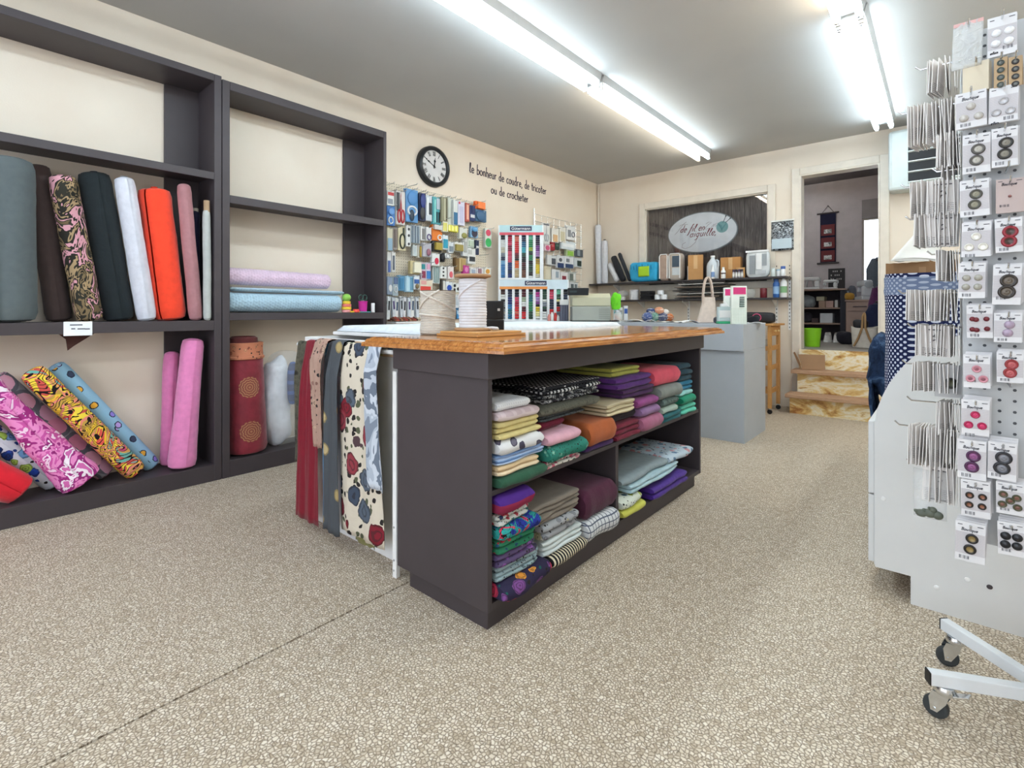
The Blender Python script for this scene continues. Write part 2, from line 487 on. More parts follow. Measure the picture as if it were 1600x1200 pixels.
# ---------------------------------------------------------------- fluorescent fittings
def tube_mat(c, st): return emit(c, st)
M_TCOOL = tube_mat('#dff3ff', TUBE_POWER); M_TWARM = tube_mat('#fff1d8', TUBE_POWER)
M_HOUSING = mat('#a3a2a0', .4)
def fitting(x, y0, y1, mats, label, group=None):
    t = thing('fluorescent_light', (x, (y0+y1)/2, ZC), label, 'light', group)
    MB().prism([(x-.085, ZC-.001), (x-.07, ZC-.05), (x+.07, ZC-.05), (x+.085, ZC-.001)], y0, y1, 'xz').build('housing', M_HOUSING, t)
    for s, mm in zip((-1, 1), mats):
        xx = x + s*.055
        MB().rod((xx, y0 + .03, ZC-.088), (xx, y1 - .03, ZC-.088), .019, 14).build('tube', mm, t, smooth=True)
        for yy in (y0 + .012, y1 - .012):
            MB().box(xx-.014, yy-.009, ZC-.108, xx+.014, yy+.009, ZC-.05).build('socket', M_WHITE, t, bevel=.003)
        for yy, ss in ((y0 + .03, 1), (y1 - .03, -1)):
            MB().rod((xx, yy, ZC-.088), (xx, yy + ss*.022, ZC-.088), .0195, 12).build('end_cap', M_METAL, t, smooth=True)
fitting(-2.05, .96, 3.33, (M_TCOOL, M_TCOOL), 'long twin tube ceiling light with two cool white tubes, over the island end')
fitting(-2.05, 3.36, 5.70, (M_TWARM, M_TCOOL), 'twin tube ceiling light with one yellowish tube, near the back wall')
fitting(-.425, 3.58, 5.84, (M_TCOOL, M_TCOOL), 'twin tube ceiling light on the right, ending above the doorway')
fitting(-.425, 1.2, 3.55, (M_TWARM, M_TCOOL), 'twin tube ceiling light on the right, cut by the top edge of the picture')
fitting(-2.05, -1.6, .92, (M_TCOOL, M_TCOOL), 'added unseen twin tube ceiling light over the shop front on the left')  # unseen unit added behind the camera, helps brighten the shop
fitting(-.425, -1.4, 1.16, (M_TCOOL, M_TCOOL), 'added unseen twin tube ceiling light over the shop front on the right')  # second unseen unit behind the camera, also added for brightness

fitting(1.08, .9, 3.25, (M_TCOOL, M_TCOOL), 'added twin tube ceiling light by the right wall, unseen, nearer the street')  # added out of view to light the left wall and back evenly
fitting(1.08, 3.3, 5.65, (M_TCOOL, M_TWARM), 'added twin tube ceiling light by the right wall, unseen, nearer the back wall')  # its pair, likewise added out of view to lift the back
fitting(-1.75, 6.6, 8.3, (M_TCOOL, M_TWARM), 'short twin tube light added in the upper room, out of sight left of the doorway')  # hidden fitting added to brighten the upper room
lu = bpy.data.objects['fluorescent_light.008']; lu.location.z += UZ - ZC

# ---------------------------------------------------------------- bookcases on the left wall
XS = -3.43
def bookcase(y0, y1, post0, post1, levels, top, base, label):
    t = thing('bookcase', ((XW+XS)/2, (y0+y1)/2, 0), label, 'bookcase')
    xb = XW + .004
    for ya, yb in ((y0, y0+post0), (y1-post1, y1)):
        MB().box(xb, ya, 0, XS, yb, top[1]).build('side_panel', M_DARK, t, bevel=.003)
    a, b = y0+post0, y1-post1
    MB().box(xb, a, top[0], XS, b, top[1]).build('top_panel', M_DARK, t, bevel=.003)
    for z0, z1 in levels:
        MB().box(xb, a, z1-.02, XS-.02, b, z1).build('shelf', M_DARK, t)
        MB().box(XS-.02, a, z0, XS-.001, b, z1).build('shelf_edge', M_DARK, t, bevel=.002)
    MB().box(xb, a, base-.02, XS-.02, b, base).build('shelf', M_DARK, t)
    MB().box(XS-.02, a, .0, XS-.001, b, base).build('plinth', M_DARK, t, bevel=.002)
    for ya, yb in ((a, a+.02), (b-.19, b)):
        MB().box(xb, ya, base, xb+.018, yb, top[0]).build('back_strip', M_DARK, t)
    return t
bookcase(-.62, 1.196, .045, .042, [(1.87, 1.915), (.935, .995)], (2.482, 2.526), .10, 'dark grey wooden bookcase holding the upright fabric bolts, cut by the left picture edge')
bookcase(1.2, 2.423, .044, .028, [(1.74, 1.79), (.995, 1.043)], (2.455, 2.51), .105, 'dark grey wooden bookcase beside the pegboard, with dotted rolls on its middle shelf')

# ---------------------------------------------------------------- island
IX, IY0, IY1, IXL = -1.12, 1.18, 3.06, -1.60
isl = thing('island_counter', (-1.36, 2.1, 0), 'dark grey shop island with polished wooden top, its open shelves full of folded cloth', 'counter')
MB().box(IXL+.05, IY0+.02, 0, IX-.02, IY1-.05, .07).build('plinth', M_DARK, isl, bevel=.003)
MB().box(IXL, IY0, .07, IX, IY0+.022, .83).build('side_panel', M_DARK, isl, bevel=.002)
MB().box(IXL, IY1-.022, .07, IX, IY1, .83).build('side_panel', M_DARK, isl, bevel=.002)
MB().box(IXL, IY0+.022, .07, IXL+.012, IY1-.022, .83).build('back_panel', M_DARK, isl)
MB().box(IXL+.012, IY0+.022, .07, IX-.003, IY1-.022, .092).build('bottom_shelf', M_DARK, isl)
MB().box(IXL+.012, IY0+.022, .442, IX-.005, IY1-.022, .46).build('shelf', M_DARK, isl, bevel=.002)
MB().box(IXL+.012, 2.035, .092, IX-.01, 2.06, .442).build('divider', M_DARK, isl, bevel=.002)
MB().box(IXL-.012, IY0-.014, .83, IX+.014, IY1+.014, .918).build('apron', M_DARK, isl, bevel=.004)
# profiled wooden top: stacked steps of the moulding swept round a slightly skewed outline
cor = [Vector((-1.022, 1.15)), Vector((-1.022, 3.19)), Vector((-1.70, 3.19)), Vector((-1.70, 1.085))]
cen = Vector((-1.36, 2.15))
prof = [(.0, .918), (.0, .928), (-.004, .934), (-.010, .935), (-.010, .938), (-.016, .946), (-.024, .948), (-.024, .951), (-.034, .953)]
vs = []; fs = []
for off, z in prof:
    for c in cor:
        d = Vector((1 if c.x > cen.x else -1, 1 if c.y > cen.y else -1))
        vs.append((c.x + d.x*off, c.y + d.y*off, z))
for i in range(len(prof)-1):
    for k in range(4):
        l = (k+1) % 4; fs.append((i*4+k, i*4+l, (i+1)*4+l, (i+1)*4+k))
fs += [(3,2,1,0), tuple((len(prof)-1)*4+k for k in range(4))]
g = G('varnished_wood'); o = g.co(scale=(14, 1.2, 14)); n = g.noise(o, 5, 5, .6, .8)
M_TOP = g.out(g.ramp(n, [(.28, '#7d4a22'), (.5, '#a96c36'), (.72, '#c48a4c')]), .09, h=n, hs=.03, hd=.004, spec=.5)
MB().add(vs, fs).build('worktop', M_TOP, isl)

# ---------------------------------------------------------------- white cutting table behind the island
tb = thing('cutting_table', (-2.1, 2.3, 0), 'low white cutting table between island and bookcases, cloth hanging on its end', 'table')
MB().box(-2.52, 1.275, .0, -1.72, 1.295, .92).build('end_panel', M_WHITE, tb, bevel=.002)
MB().box(-2.52, 3.20, .0, -1.72, 3.22, .92).build('end_panel', M_WHITE, tb)
MB().box(-2.52, 1.295, .08, -2.50, 3.20, .92).build('back_panel', M_WHITE, tb)
MB().box(-2.55, 1.45, .924, -1.715, 3.25, .942).build('table_top', M_WHITE, tb, bevel=.003)
MB().rod((-2.49, 1.225, .885), (-1.657, 1.225, .885), .009).build('rail', M_WHITE, tb)
for xx in (-2.48, -1.663): MB().rod((xx, 1.225, .885), (xx, 1.276, .885), .007).build('rail_bracket', M_WHITE, tb)
pad = MB()
def padf(u, v):
    x = -2.53 + .80*u; y = 1.46 + 1.75*v
    e = min(u, 1-u)*.8; ey = min(v, 1-v)*1.75
    d = min(e, ey); h = .030*min(1, (d/.03))**.5 if d > 0 else 0
    return (x, y, .9445 + h + .003*abs(noise.noise((x*5, y*5, 0))))
pad.grid(padf, 30, 60)
pb = pad.build('padded_cover', cloth('#dfe6ec', ws=6), smooth=True, thick=.001)
tag(pb, 'white padded pressing cloth spread on the cutting table behind the island', 'pad')
# leaning white shelf upright in front of the island's corner
t = MB().box(-1.655, 1.196, 0, -1.630, 1.216, .815)
st = t.build('shelf_upright', M_WHITE, bevel=.003)
tag(st, 'white metal strip standing on the floor against the island corner', 'upright')
for z in (.03, .07, .2): MB().rod((-1.643, 1.193, z), (-1.643, 1.197, z), .004, 8).build('screw', M_METAL, st)

# ---------------------------------------------------------------- grey sales counter
gc = thing('sales_counter', (-2.4, 4.6, 0), 'grey laminate sales counter below the shop sign', 'counter')
M_GREY = mat('#a9afb7', .45, var=.02)
CY = 4.19
MB().box(XW+.005, CY, .735, -1.2, 4.84, .95).build('top_box', M_GREY, gc, bevel=.002)
MB().box(XW+.005, 3.87, .735, -3.0, CY-.0005, .95).build('return_top', M_GREY, gc, bevel=.002)
MB().box(-1.75, CY+.03, 0, -1.2005, 4.84, .735).build('leg_box', M_GREY, gc, bevel=.002)
MB().box(XW+.005, 3.97, 0, -3.04, 4.84, .735).build('leg_box', M_GREY, gc)
MB().box(-3.04, 4.81, 0, -1.75, 4.83, .735).build('modesty_panel', M_GREY, gc)
# ---------------------------------------------------------------- cloth builders
def axis_matrix(a, b, spin=0):
    a = Vector(a); b = Vector(b); z = (b - a).normalized()
    x = Vector((1, 0, 0)); x = (x - z * x.dot(z)).normalized(); y = z.cross(x)
    M = Matrix((x, y, z)).transposed().to_4x4(); M.translation = a
    return M @ Matrix.Rotation(spin, 4, 'Z')
def bolt(a, b, r, m, label, flat=1.0, wr=.05, core=None, group=None, rf=None, spin=0, hem=.006, seed=0, cap=True, name='fabric_bolt', cat='fabric bolt', collar=0, rest=None, dot=0):
    L = (Vector(b) - Vector(a)).length
    T = axis_matrix(a, b, spin)
    mb = MB(T); nu, nv = (36, 22) if not dot else (int(2*pi*r*max(1,flat)/dot*4), int(L/dot*4))
    def rad(th, t):
        k = rf(t) if rf else 1.0
        e = min(t, 1-t) * L
        rr = r * k * (1 - .10 * max(0, 1 - e/.02)**2)
        rr += hem * (th / (2*pi)) - hem/2
        rr += r * wr * noise.noise((cos(th)*1.6 + seed*3.1, sin(th)*1.6, t*L*7 + seed))
        rr += r * wr * .5 * noise.noise((cos(th)*3 + seed, sin(th)*3, t*L*26 + cos(th)*4))
        return rr
    nd_ = max(1, round(2*pi*r/dot)) if dot else 1
    def fn(u, v):
        th = 2*pi*u; rr = rad(th, v)
        if dot:                                  # raised plush dots in offset rows
            q = v*L/(dot*.86); row = int(q); a = u*nd_ + .5*(row % 2)
            dx, dy = (a % 1) - .5, (q % 1) - .5
            rr += .0052*max(0, 1 - (dx*dx + dy*dy)/.16)
        return (rr*cos(th), rr*sin(th)*flat, v*L)
    mb.grid(fn, nu, nv, 2*pi*r, L)
    if cap:                                   # wound layers seen on both ends
        for t, zs in ((0, -1), (1, 1)):
            def cf(u, v, t=t, zs=zs):
                th = 2*pi*u
                q = 1 - v*.72; rr = rad(th, t) * q
                z = t*L + zs * (.004 * (1 if int(v*7.99) % 2 else 0) + .010*sin(v*pi*.5) * (1 if collar == 0 else -1))
                return (rr*cos(th), rr*sin(th)*flat, z)
            mb.grid(cf, nu, 8)
            mb.lathe([(r*.29, t*L), (.001, t*L)], n=12, caps=False)
    o = mb.build(name, m, smooth=True, angle=60)
    tag(o, label, cat, group)
    if rest is not None:
        lo = min(q.z for q in mb.v); o.location.z += rest - lo
    if core:
        cb = MB(T)
        cb.lathe([(.017, L-.05), (.017, L+core[1]), (.013, L+core[1]), (.013, L-.04)], n=16, caps=False)
        if rest is not None: cb.v = [q + Vector((0,0,rest-lo)) for q in cb.v]
        cb.build('cardboard_core', mat(core[0], .8), o, smooth=True)
    return o
def fold(label, y0, y1, z0, z1, m, depth=.30, layers=2, xf=-1.13, rz=0, slope=0, seed=0, bulge=.012, name='folded_cloth', roll=False, shared=None):
    mb = MB(Matrix.Translation((xf, (y0+y1)/2, z0)) @ Matrix.Rotation(rz, 4, 'Z') @ Matrix.Rotation(slope, 4, 'X'))
    W = y1 - y0; H = (z1 - z0) / layers
    for k in range(layers):
        hh = H * .49; zc = H * (k + .5)
        dx = .010 * noise.noise((k*2.7 + seed, seed*1.3, 0)) - .004*k
        sec = []
        for i in range(9):
            a = -pi/2 + pi*i/8
            sec.append((cos(a)*min(hh*1.3, .03), sin(a)*hh))
        sec += [(-.30*depth, hh*1.02), (-.65*depth, hh*.98), (-.97*depth, hh), (-depth, hh*.6), (-depth, -hh*.6), (-.97*depth, -hh), (-.5*depth, -hh)]
        n = len(sec); vs = []; fs = []; ns = 13
        for j in range(ns):
            t = j/(ns-1); y = -W/2 + W*t
            e = min(t, 1-t)*W
            q = 1 - .30*max(0, 1 - e/.012)**2
            for (x, z) in sec:
                nz = noise.noise((x*7 + seed, y*9 + k*1.7, seed*.7))
                nx = noise.noise((y*11 + seed*2, k*3.3, .5))
                fx = 1 if x > -.1*depth else .3
                vs.append((x + dx + bulge*nx*fx - (1-q)*.02, y + (.006*noise.noise((x*13, k*2+seed, z*40)) if j in (0, ns-1) else 0), max(.0008, zc + z*q + min(.004, H*.10)*nz)))
        for j in range(ns-1):
            for i in range(n):
                l = (i+1) % n; fs.append((j*n+i, j*n+l, (j+1)*n+l, (j+1)*n+i))
        # ends: the cut edges show thin inner plies
        fs.append(tuple(range(n))[::-1]); fs.append(tuple((ns-1)*n+i for i in range(n)))
        mb.add(vs, fs)
    if roll:   # a loose rolled edge lying along the front
        zc = (z1 - z0)*.45; rr = (z1-z0)*.42
        mb.tube([(rr*.2, -W/2 - .004 + W*i/8*1.02, zc + .002*noise.noise((i, seed, 0))) for i in range(9)], rr, 12)
    o = mb.build(name, m, smooth=True, angle=50)
    return tag(o, label, 'folded cloth')

# ---------------------------------------------------------------- upright bolts on the left bookcase
S1 = .997
ub = [
 ((-3.535,.255,S1),(-3.535,.245,1.79), .108, cloth('#5c6466', ws=6), 'thick charcoal grey fabric bolt standing at the left end of the middle shelf', dict(flat=1.05, wr=.03, hem=.014, spin=-.4, seed=1)),
 ((-3.650,.462,S1),(-3.645,.372,1.80), .056, cloth('#4a3c3a'), 'dark brown fabric bolt leaning between the charcoal and the camouflage bolts', dict(seed=2, wr=.07)),
 ((-3.545,.575,S1),(-3.55,.462,1.745), .061, camo('forest_camouflage', ['#26241f','#7d6a4e','#34322b','#a58c6a','#2c2a25','#cf97a2','#3a372e','#6d5c44'], 11, stretch=(1,1,.6)), 'brown and pink forest camouflage bolt on the middle shelf', dict(seed=3, wr=.06)),
 ((-3.59,.712,S1),(-3.59,.600,1.795), .075, cloth('#22282b'), 'black fabric bolt leaning beside the white one', dict(seed=4, wr=.05, core=('#2b2b33', .02))),
 ((-3.535,.832,S1),(-3.535,.725,1.785), .049, cloth('#cfd0da'), 'pale lavender white fabric bolt between the black and orange bolts', dict(seed=5, wr=.05, core=('#8d8d92', .02))),
 ((-3.58,.962,S1),(-3.58,.880,1.755), .084, cloth('#f4482c', sheen=.3), 'bright orange fabric bolt with a loose fold across its top', dict(seed=6, wr=.06, hem=.012, spin=-.9, flat=.98, core=('#e8452c', .025))),
 ((-3.505,1.078,S1),(-3.505,1.012,1.80), .038, cloth('#a8787c'), 'slim dusty rose fabric bolt right of the orange one', dict(seed=7, wr=.07, core=('#b08a86', .01))),
 ((-3.462,1.128,S1),(-3.462,1.122,1.655), .022, cloth('#b4b7b4'), 'thin pale grey bolt on a tan cardboard core, at the shelf end', dict(seed=8, wr=.12, core=('#a58a6c', .07))),
 ((-3.64,1.115,S1),(-3.64,1.115,1.67), .028, cloth('#23243a'), 'thin navy bolt half hidden in the corner behind the pale grey one', dict(seed=9, wr=.08, core=('#b9b0a0', .03))),
]
for a, b, r, m, lb, kw in ub: bolt(a, b, r, m, lb, rest=.9955, **kw)
# a fold of cloth laid over the orange bolt, a turned hem on the grey one
# ---- bottom compartment of the left bookcase: rolls leaning to the left
S0 = .102
B0 = .1008
bolt((-3.52,.300,.16),(-3.55,-.12,.56), .075, cloth('#d81f2e', sheen=.3), 'plain red roll lying at the far left of the bottom shelf', wr=.05, seed=11, rest=B0)
bolt((-3.625,.44,.165),(-3.64,.03,.70), .05, floral('blue_floral', '#dfe8f2', ['#2d52b5','#7fb5e6','#1f3f86','#a8cf5e'], 16, '#27488f', .46), 'white and blue flower print roll under the pink camouflage cloth', wr=.05, seed=12, rest=B0)
bolt((-3.63,.655,.16),(-3.645,.225,.745), .05, scatter('grey_pink_print', '#8f8d95', ['#e2a7bd','#e6dfe4','#d98aa8','#74727c','#cf9ab4'], .11, .60, line='#6a6872'), 'grey and pink novelty print roll behind the pink camouflage cloth', wr=.05, seed=13, rest=B0)
pk = camo('pink_camouflage', ['#b13c8a','#f3d3e6','#cf5aa4','#e88cc4','#a02f7c','#f6e6f0','#d56bae'], 8)
bolt((-3.505,.53,.145),(-3.525,.155,.735), .056, pk, 'pink camouflage roll with its loose end bunched at the shelf front', rf=lambda t: 1.75 - 1.3*t if t < .55 else 1.035 - .2*(t-.55), flat=1.0, wr=.20, seed=14, rest=B0)
bolt((-3.525,.775,.155),(-3.535,.345,.765), .055, swirl('graffiti_print', ['#e05a4e','#f0c83c','#c9a04a','#e88a7a','#f2d648','#d0574e','#6fb0a4','#d9a45a','#c94f7a'], 5.5, lw=.42), 'multicoloured graffiti print roll in black outlines on the bottom shelf', wr=.05, seed=15, rest=B0)
bolt((-3.615,.875,.150),(-3.63,.445,.775), .047, scatter('light_blue_print', '#8fb7cf', ['#e7a93d','#b79ad6','#3a4258','#8f7fd0'], .095, .21, line='#2b3242'), 'light blue novelty print roll, the rightmost of the leaning rolls', wr=.03, seed=16, rest=B0)
bolt((-3.505,1.00,S0),(-3.53,1.070,.855), .060, cloth('#dd83b4', sheen=.3), 'tall pink felt roll leaning in the right corner of the bottom shelf', rf=lambda t: (1.28 - .45*t) if t < .4 else 1.10 - .18*(t-.4), wr=.07, seed=17, core=('#a08674', .01), rest=B0)
bolt((-3.635,.965,S0),(-3.64,.985,.775), .044, cloth('#d679ab', sheen=.3), 'shorter pink felt roll just behind the tall pink one', wr=.10, seed=18, rest=B0)
# price card and brown cloth corner on the left bookcase
pc = MB().box(-3.429, .45, .925, -3.427, .565, .998).build('price_card', mat('#eef0f2', .6))
tag(pc, 'small white handwritten price card on the middle shelf edge', 'card')
m = MB()
for i, (y, z, w) in enumerate(((.475,.978,.05),(.48,.958,.016),(.505,.957,.03),(.535,.956,.02))): m.box(-3.4268, y, z, -3.4262, y+w, z+.006)
m.build('handwriting', mat('#5a5f6a', .7), pc)
m = MB().prism([(.44,.932),(.585,.932),(.50,.868),(.475,.845),(.468,.905)], -3.50, -3.494, 'yz')
tag(m.build('cloth_corner', cloth('#4a2f2a')), 'corner of brown cloth hanging below the middle shelf behind the price card', 'cloth')

# ---- right bookcase: dotted rolls and small tools
mk = cloth('#d9bfd3', sheen=.4, ws=20); mkb = cloth('#a9c4d4', sheen=.4, ws=20)
S2 = 1.0438
bolt((-3.55,1.262,S2+.066),(-3.55,2.06,S2+.064), .062, mkb, 'fat light blue dotted plush roll lying on the middle shelf', wr=.03, seed=21, dot=.021, rest=S2, hem=.002)
bolt((-3.56,1.30,S2+.151),(-3.56,2.085,S2+.147), .062, mkb, 'flat light blue dotted plush piece lying between the fat blue and the pink rolls', flat=.22, wr=.02, seed=22, dot=.021, rest=S2+.132, hem=.002)
bolt((-3.57,1.262,S2+.231),(-3.57,1.985,S2+.222), .0525, mk, 'pink dotted plush roll lying on top of the blue ones', wr=.03, seed=23, dot=.021, rest=S2+.177, hem=.002)
def tape_stack():
    t = thing('pincushion_jar', (-3.50, 2.105, S2), 'green ball pincushion on a stack of pink, yellow and orange tape rolls', 'pincushion')
    for i, (c, r) in enumerate((('#e79a9a', .034), ('#e9c83c', .036), ('#e0766c', .035), ('#e9c83c', .030))):
        MB().lathe([(r*.9, i*.022), (r, i*.022+.003), (r, i*.022+.019), (r*.9, i*.022+.0215)], (-3.50, 2.105, S2)).build('tape_roll', mat(c, .5), t, smooth=True)
    MB().ell((-3.50, 2.105, S2+.115), (.033, .033, .030)).build('green_ball', mat('#8fc456', .8), t, smooth=True)
tape_stack()
t = MB().lathe([(.02,0),(.024,.004),(.024,.02),(.02,.026)], (-3.47, 2.17, S2)); tag(t.build('red_cap', mat('#e3463c', .4), smooth=True), 'small red round case beside the magenta pot', 'case')
t = MB().box(-3.50, 2.115, S2, -3.46, 2.20, S2+.012); tag(t.build('yellow_tape', mat('#e7bd3a', .5), bevel=.004), 'flat yellow tape in front of the pincushion stack', 'tape')
pot = MB().lathe([(.026,0),(.030,.003),(.036,.085),(.038,.09),(.034,.09),(.029,.006)], (-3.51, 2.255, S2), caps=False); pot.lathe([(.028,.004),(.001,.004)], (-3.51,2.255,S2), caps=False)
tag(pot.build('pot', mat('#d0339b', .4), smooth=True), 'magenta pot holding scissors on the middle shelf', 'pot')
t = thing('scissors', (-3.51, 2.255, S2+.01), 'dark green handled scissors standing in the magenta pot', 'scissors')
for s in (-1, 1):
    MB().tube([(-3.51, 2.255 + s*.018 + .018*cos(2*pi*i/14), S2+.118 + .022*sin(2*pi*i/14)) for i in range(14)], .0045, 8, closed=True).build('handle', mat('#2f4f47', .5), t, smooth=True)
    MB().prism([(2.255+s*.014, S2+.1), (2.255+s*.003, S2+.1), (2.255-s*.006, S2+.012)], -3.512+s*.002, -3.510+s*.002, 'yz').build('blade', M_METAL, t)
t = MB().lathe([(.014,0),(.015,.002),(.015,.072),(.012,.076)], (-3.49, 2.335, S2)); tag(t.build('white_tube', M_WHITE, smooth=True), 'small white tube standing at the right end of the middle shelf', 'tube')
t = MB().box(-3.49, 2.20, S2, -3.465, 2.30, S2+.008); tag(t.build('teal_pen', mat('#4a9aa0', .5), bevel=.003), 'teal marker lying in front of the magenta pot', 'marker')
# ---- right bookcase bottom
def damask():
    g = G('gold_medallion_damask'); s = g.sep(g.co('UV'))
    P = .29
    y = g.math('DIVIDE', s[1], P); x = g.math('DIVIDE', s[0], .235)
    fx = g.math('MULTIPLY', g.math('SUBTRACT', g.math('FRACT', x), .5), .235); fy = g.math('MULTIPLY', g.math('SUBTRACT', g.math('FRACT', y), .5), P)
    d = g.math('SQRT', g.math('ADD', g.math('MULTIPLY', fx, fx), g.math('MULTIPLY', fy, fy)))
    a = g.math('ARCTAN2', fy, fx)
    edge = g.math('ADD', .068, g.math('MULTIPLY', g.math('SINE', g.math('MULTIPLY', a, 16.0)), .005))
    disc = g.lt(d, edge)
    ring = g.math('SINE', g.math('ADD', g.math('MULTIPLY', d, 420.0), g.math('MULTIPLY', g.math('SINE', g.math('MULTIPLY', a, 12.0)), .9)))
    pat = g.ramp(ring, [(.35, '#7d3a30'), (.6, '#a97a52')])
    n = g.noise(g.co(), 14, 3)
    return g.out(g.mix(disc, g.ramp(n, [(.3, '#711826'), (.7, '#882332')]), pat), .6, h=n, hs=.3, hd=.02, spec=.35, sheen=.3)
b1 = bolt((-3.56,1.395,.108),(-3.56,1.375,.80), .122, damask(), 'thick red damask bolt with gold medallions on the bottom shelf', wr=.04, flat=1.0, seed=31, spin=1.35, rf=lambda t: 1.04 - .13*t, rest=.1055)
cm = MB(axis_matrix((-3.56,1.380,.0), (-3.56,1.375,.80)))
cm.lathe([(.118,.735),(.126,.74),(.127,.752),(.119,.758),(.116,.80),(.119,.835),(.121,.842),(.112,.846),(.085,.84),(.06,.83)], n=32, caps=False)
cm.build('turned_back_hem', floral('orange_reverse', '#b9765a', ['#a8604a','#c78a68'], 22, '#8a4a3a', .3), b1, smooth=True)
MB(axis_matrix((-3.56,1.380,.0), (-3.56,1.375,.80))).lathe([(.09,.80),(.085,.875),(.07,.885),(.05,.86)], n=28, caps=False).build('inner_layer', cloth('#5a2a2a'), b1, smooth=True)
def lump(name, label, cat, c, r, m, seed, amp=.12, nu=28, nv=18, freq=9, flatb=True, grp=None, pw=.7, nr=None):
    mb = MB(); nr = nr or r
    def fn(u, v):
        th = 2*pi*u; t = -pi/2 + pi*v
        ct = cos(t); 
        d = Vector((math.copysign(abs(cos(th))**pw, cos(th))*abs(ct)**pw, math.copysign(abs(sin(th))**pw, sin(th))*abs(ct)**pw, math.copysign(abs(sin(t))**pw, sin(t))))
        k = 1 + amp*noise.noise((d.x*nr[0]*freq*1.5 + seed, d.y*nr[1]*freq*1.5, d.z*nr[2]*freq + seed))
        z = c[2] + r[2]*(1 + d.z*k)
        return (c[0]+d.x*r[0]*k, c[1]+d.y*r[1]*k, max(c[2]+.0005, z) if flatb else z)
    mb.grid(fn, nu, nv, 2*pi*max(r[0],r[1]), 2*r[2])
    return tag(mb.build(name, m, smooth=True, weld=True, angle=180), label, cat, grp)
lump('white_cloth_bundle', 'bundle of white cloth in a clear bag on the bottom shelf beside the red bolt', 'cloth', (-3.585, 1.61, .112), (.080, .092, .30), cloth('#d9dce2', wr=.5, ws=10), 3, .22)
lump('clear_bag', 'crumpled clear plastic bag around the white cloth bundle', 'bag', (-3.562, 1.652, .1062), (.138, .125, .335), clear('#eef2f4', .12, .16), 7, .08)
lump('navy_plaid_cloth', 'navy plaid cloth in the clear bag beside the white bundle', 'cloth', (-3.468, 1.668, .40), (.032, .038, .145), check('navy_plaid', '#22325e', '#1a2444', 14, ax=(1,2), fg2='#2f4a86'), 8, .12)

# ---------------------------------------------------------------- remnants hanging on the cutting table's rail
def drape(label, x0, x1, zt, zb, m, lay=0, nf=3, amp=.012, seed=0, name='hanging_cloth', b0=None, b1=None, back=.10, top=.886):
    b0 = x0 if b0 is None else b0; b1 = x1 if b1 is None else b1
    x0 += .045; x1 += .045; b0 += .045; b1 += .045
    mb = MB(); Ht = zt - zb; wr_ = .016 + .009*lay; y = 1.203 - .019*lay; amp = min(amp, .010)
    def fn(u, v):
        if v < .12:                               # over the rail and a little down behind
            q = v/.12
            yy = 1.225 + wr_*cos(pi*q); z = top + wr_*.6 + wr_*.5*sin(pi*q)
            if q < .25: z -= (.25-q)*.12; yy = 1.225 + wr_
            t = 0
        else:
            t = (v-.12)/.88; z = (top + wr_*.6) - t*((top + wr_*.6) - zb)
            k = min(1, t*6)
            yy = (1.225 - wr_)*(1-k) + y*k
        w = min(1, t*3 + .12)
        x = (x0 + (x1-x0)*u)*(1-t) + (b0 + (b1-b0)*u)*t
        fold_ = sin(u*nf*2*pi + seed + .7*sin(t*3+seed)) + .4*sin(u*nf*4.6*pi + seed*2)
        yy -= amp*w*min(1,t*8)*(fold_*.5+.5) + .003*noise.noise((u*6, t*5, seed))*min(1,t*8)
        z += (.010*noise.noise((u*5, seed, 0)))*t
        return (x + .006*noise.noise((t*4, seed, u*3)), yy, z)
    mb.grid(fn, 8*nf+8, 30, abs(x1-x0), Ht)
    return tag(mb.build(name, m, smooth=True, thick=.0025, angle=180), label, 'cloth')
tap = floral('rose_tapestry', '#cfc5b4', ['#7e2430','#56606e','#8d3a44','#414b5c','#6d5058'], 9, '#565a46', .44, lf=3.1, ls=.36, lp=.12, fp=.25)
drape('dark olive damask cloth hanging leftmost on the table end', -2.505, -2.40, .88, .30, tweed('olive_damask', ['#35332c','#5d5a4e','#2b2a26'], 26), lay=0, nf=2, seed=.3, b1=-2.38)
drape('burgundy satin cloth hanging long on the table end', -2.40, -2.25, .90, .05, cloth('#7a1226', .45, ws=8), lay=1, nf=2, amp=.022, seed=1.1, b0=-2.46, b1=-2.245)
drape('rose and gold damask cloth hanging short on the table end', -2.30, -2.19, .90, .43, floral('rose_gold_damask', '#a88a7c', ['#8a6a60','#b59a86'], 18, '#7a5a52', .35), lay=2, nf=2, seed=2.0, b0=-2.25, b1=-2.17)
drape('light blue cloth strip showing low behind the grey cloth', -2.235, -2.14, .88, .06, cloth('#5f9fd0'), lay=0, nf=1, amp=.008, seed=2.4, b0=-2.235, b1=-2.15)
drape('black lining cloth with a tan edge hanging mid table end', -2.19, -2.13, .88, .40, cloth('#1b1b1f'), lay=1, nf=1, seed=3.0)
drape('slate grey cloth with gold motifs hanging mid table end', -2.145, -2.05, .88, .07, scatter('grey_gold_print', '#4c5055', ['#a89468','#b5a27a'], .16, .17, 'Object', line='#8a7a55'), lay=2, nf=1, amp=.016, seed=3.6, b0=-2.17, b1=-2.035)
drape('cream rose tapestry cloth with frayed side hanging on the table end', -2.06, -1.80, .90, .10, tap, lay=1, nf=2, amp=.024, seed=4.2, b0=-2.05, b1=-1.735)
drape('olive green cloth showing below the rose tapestry', -1.97, -1.83, .88, .065, cloth('#7c7a48'), lay=0, nf=1, amp=.006, seed=5.1)
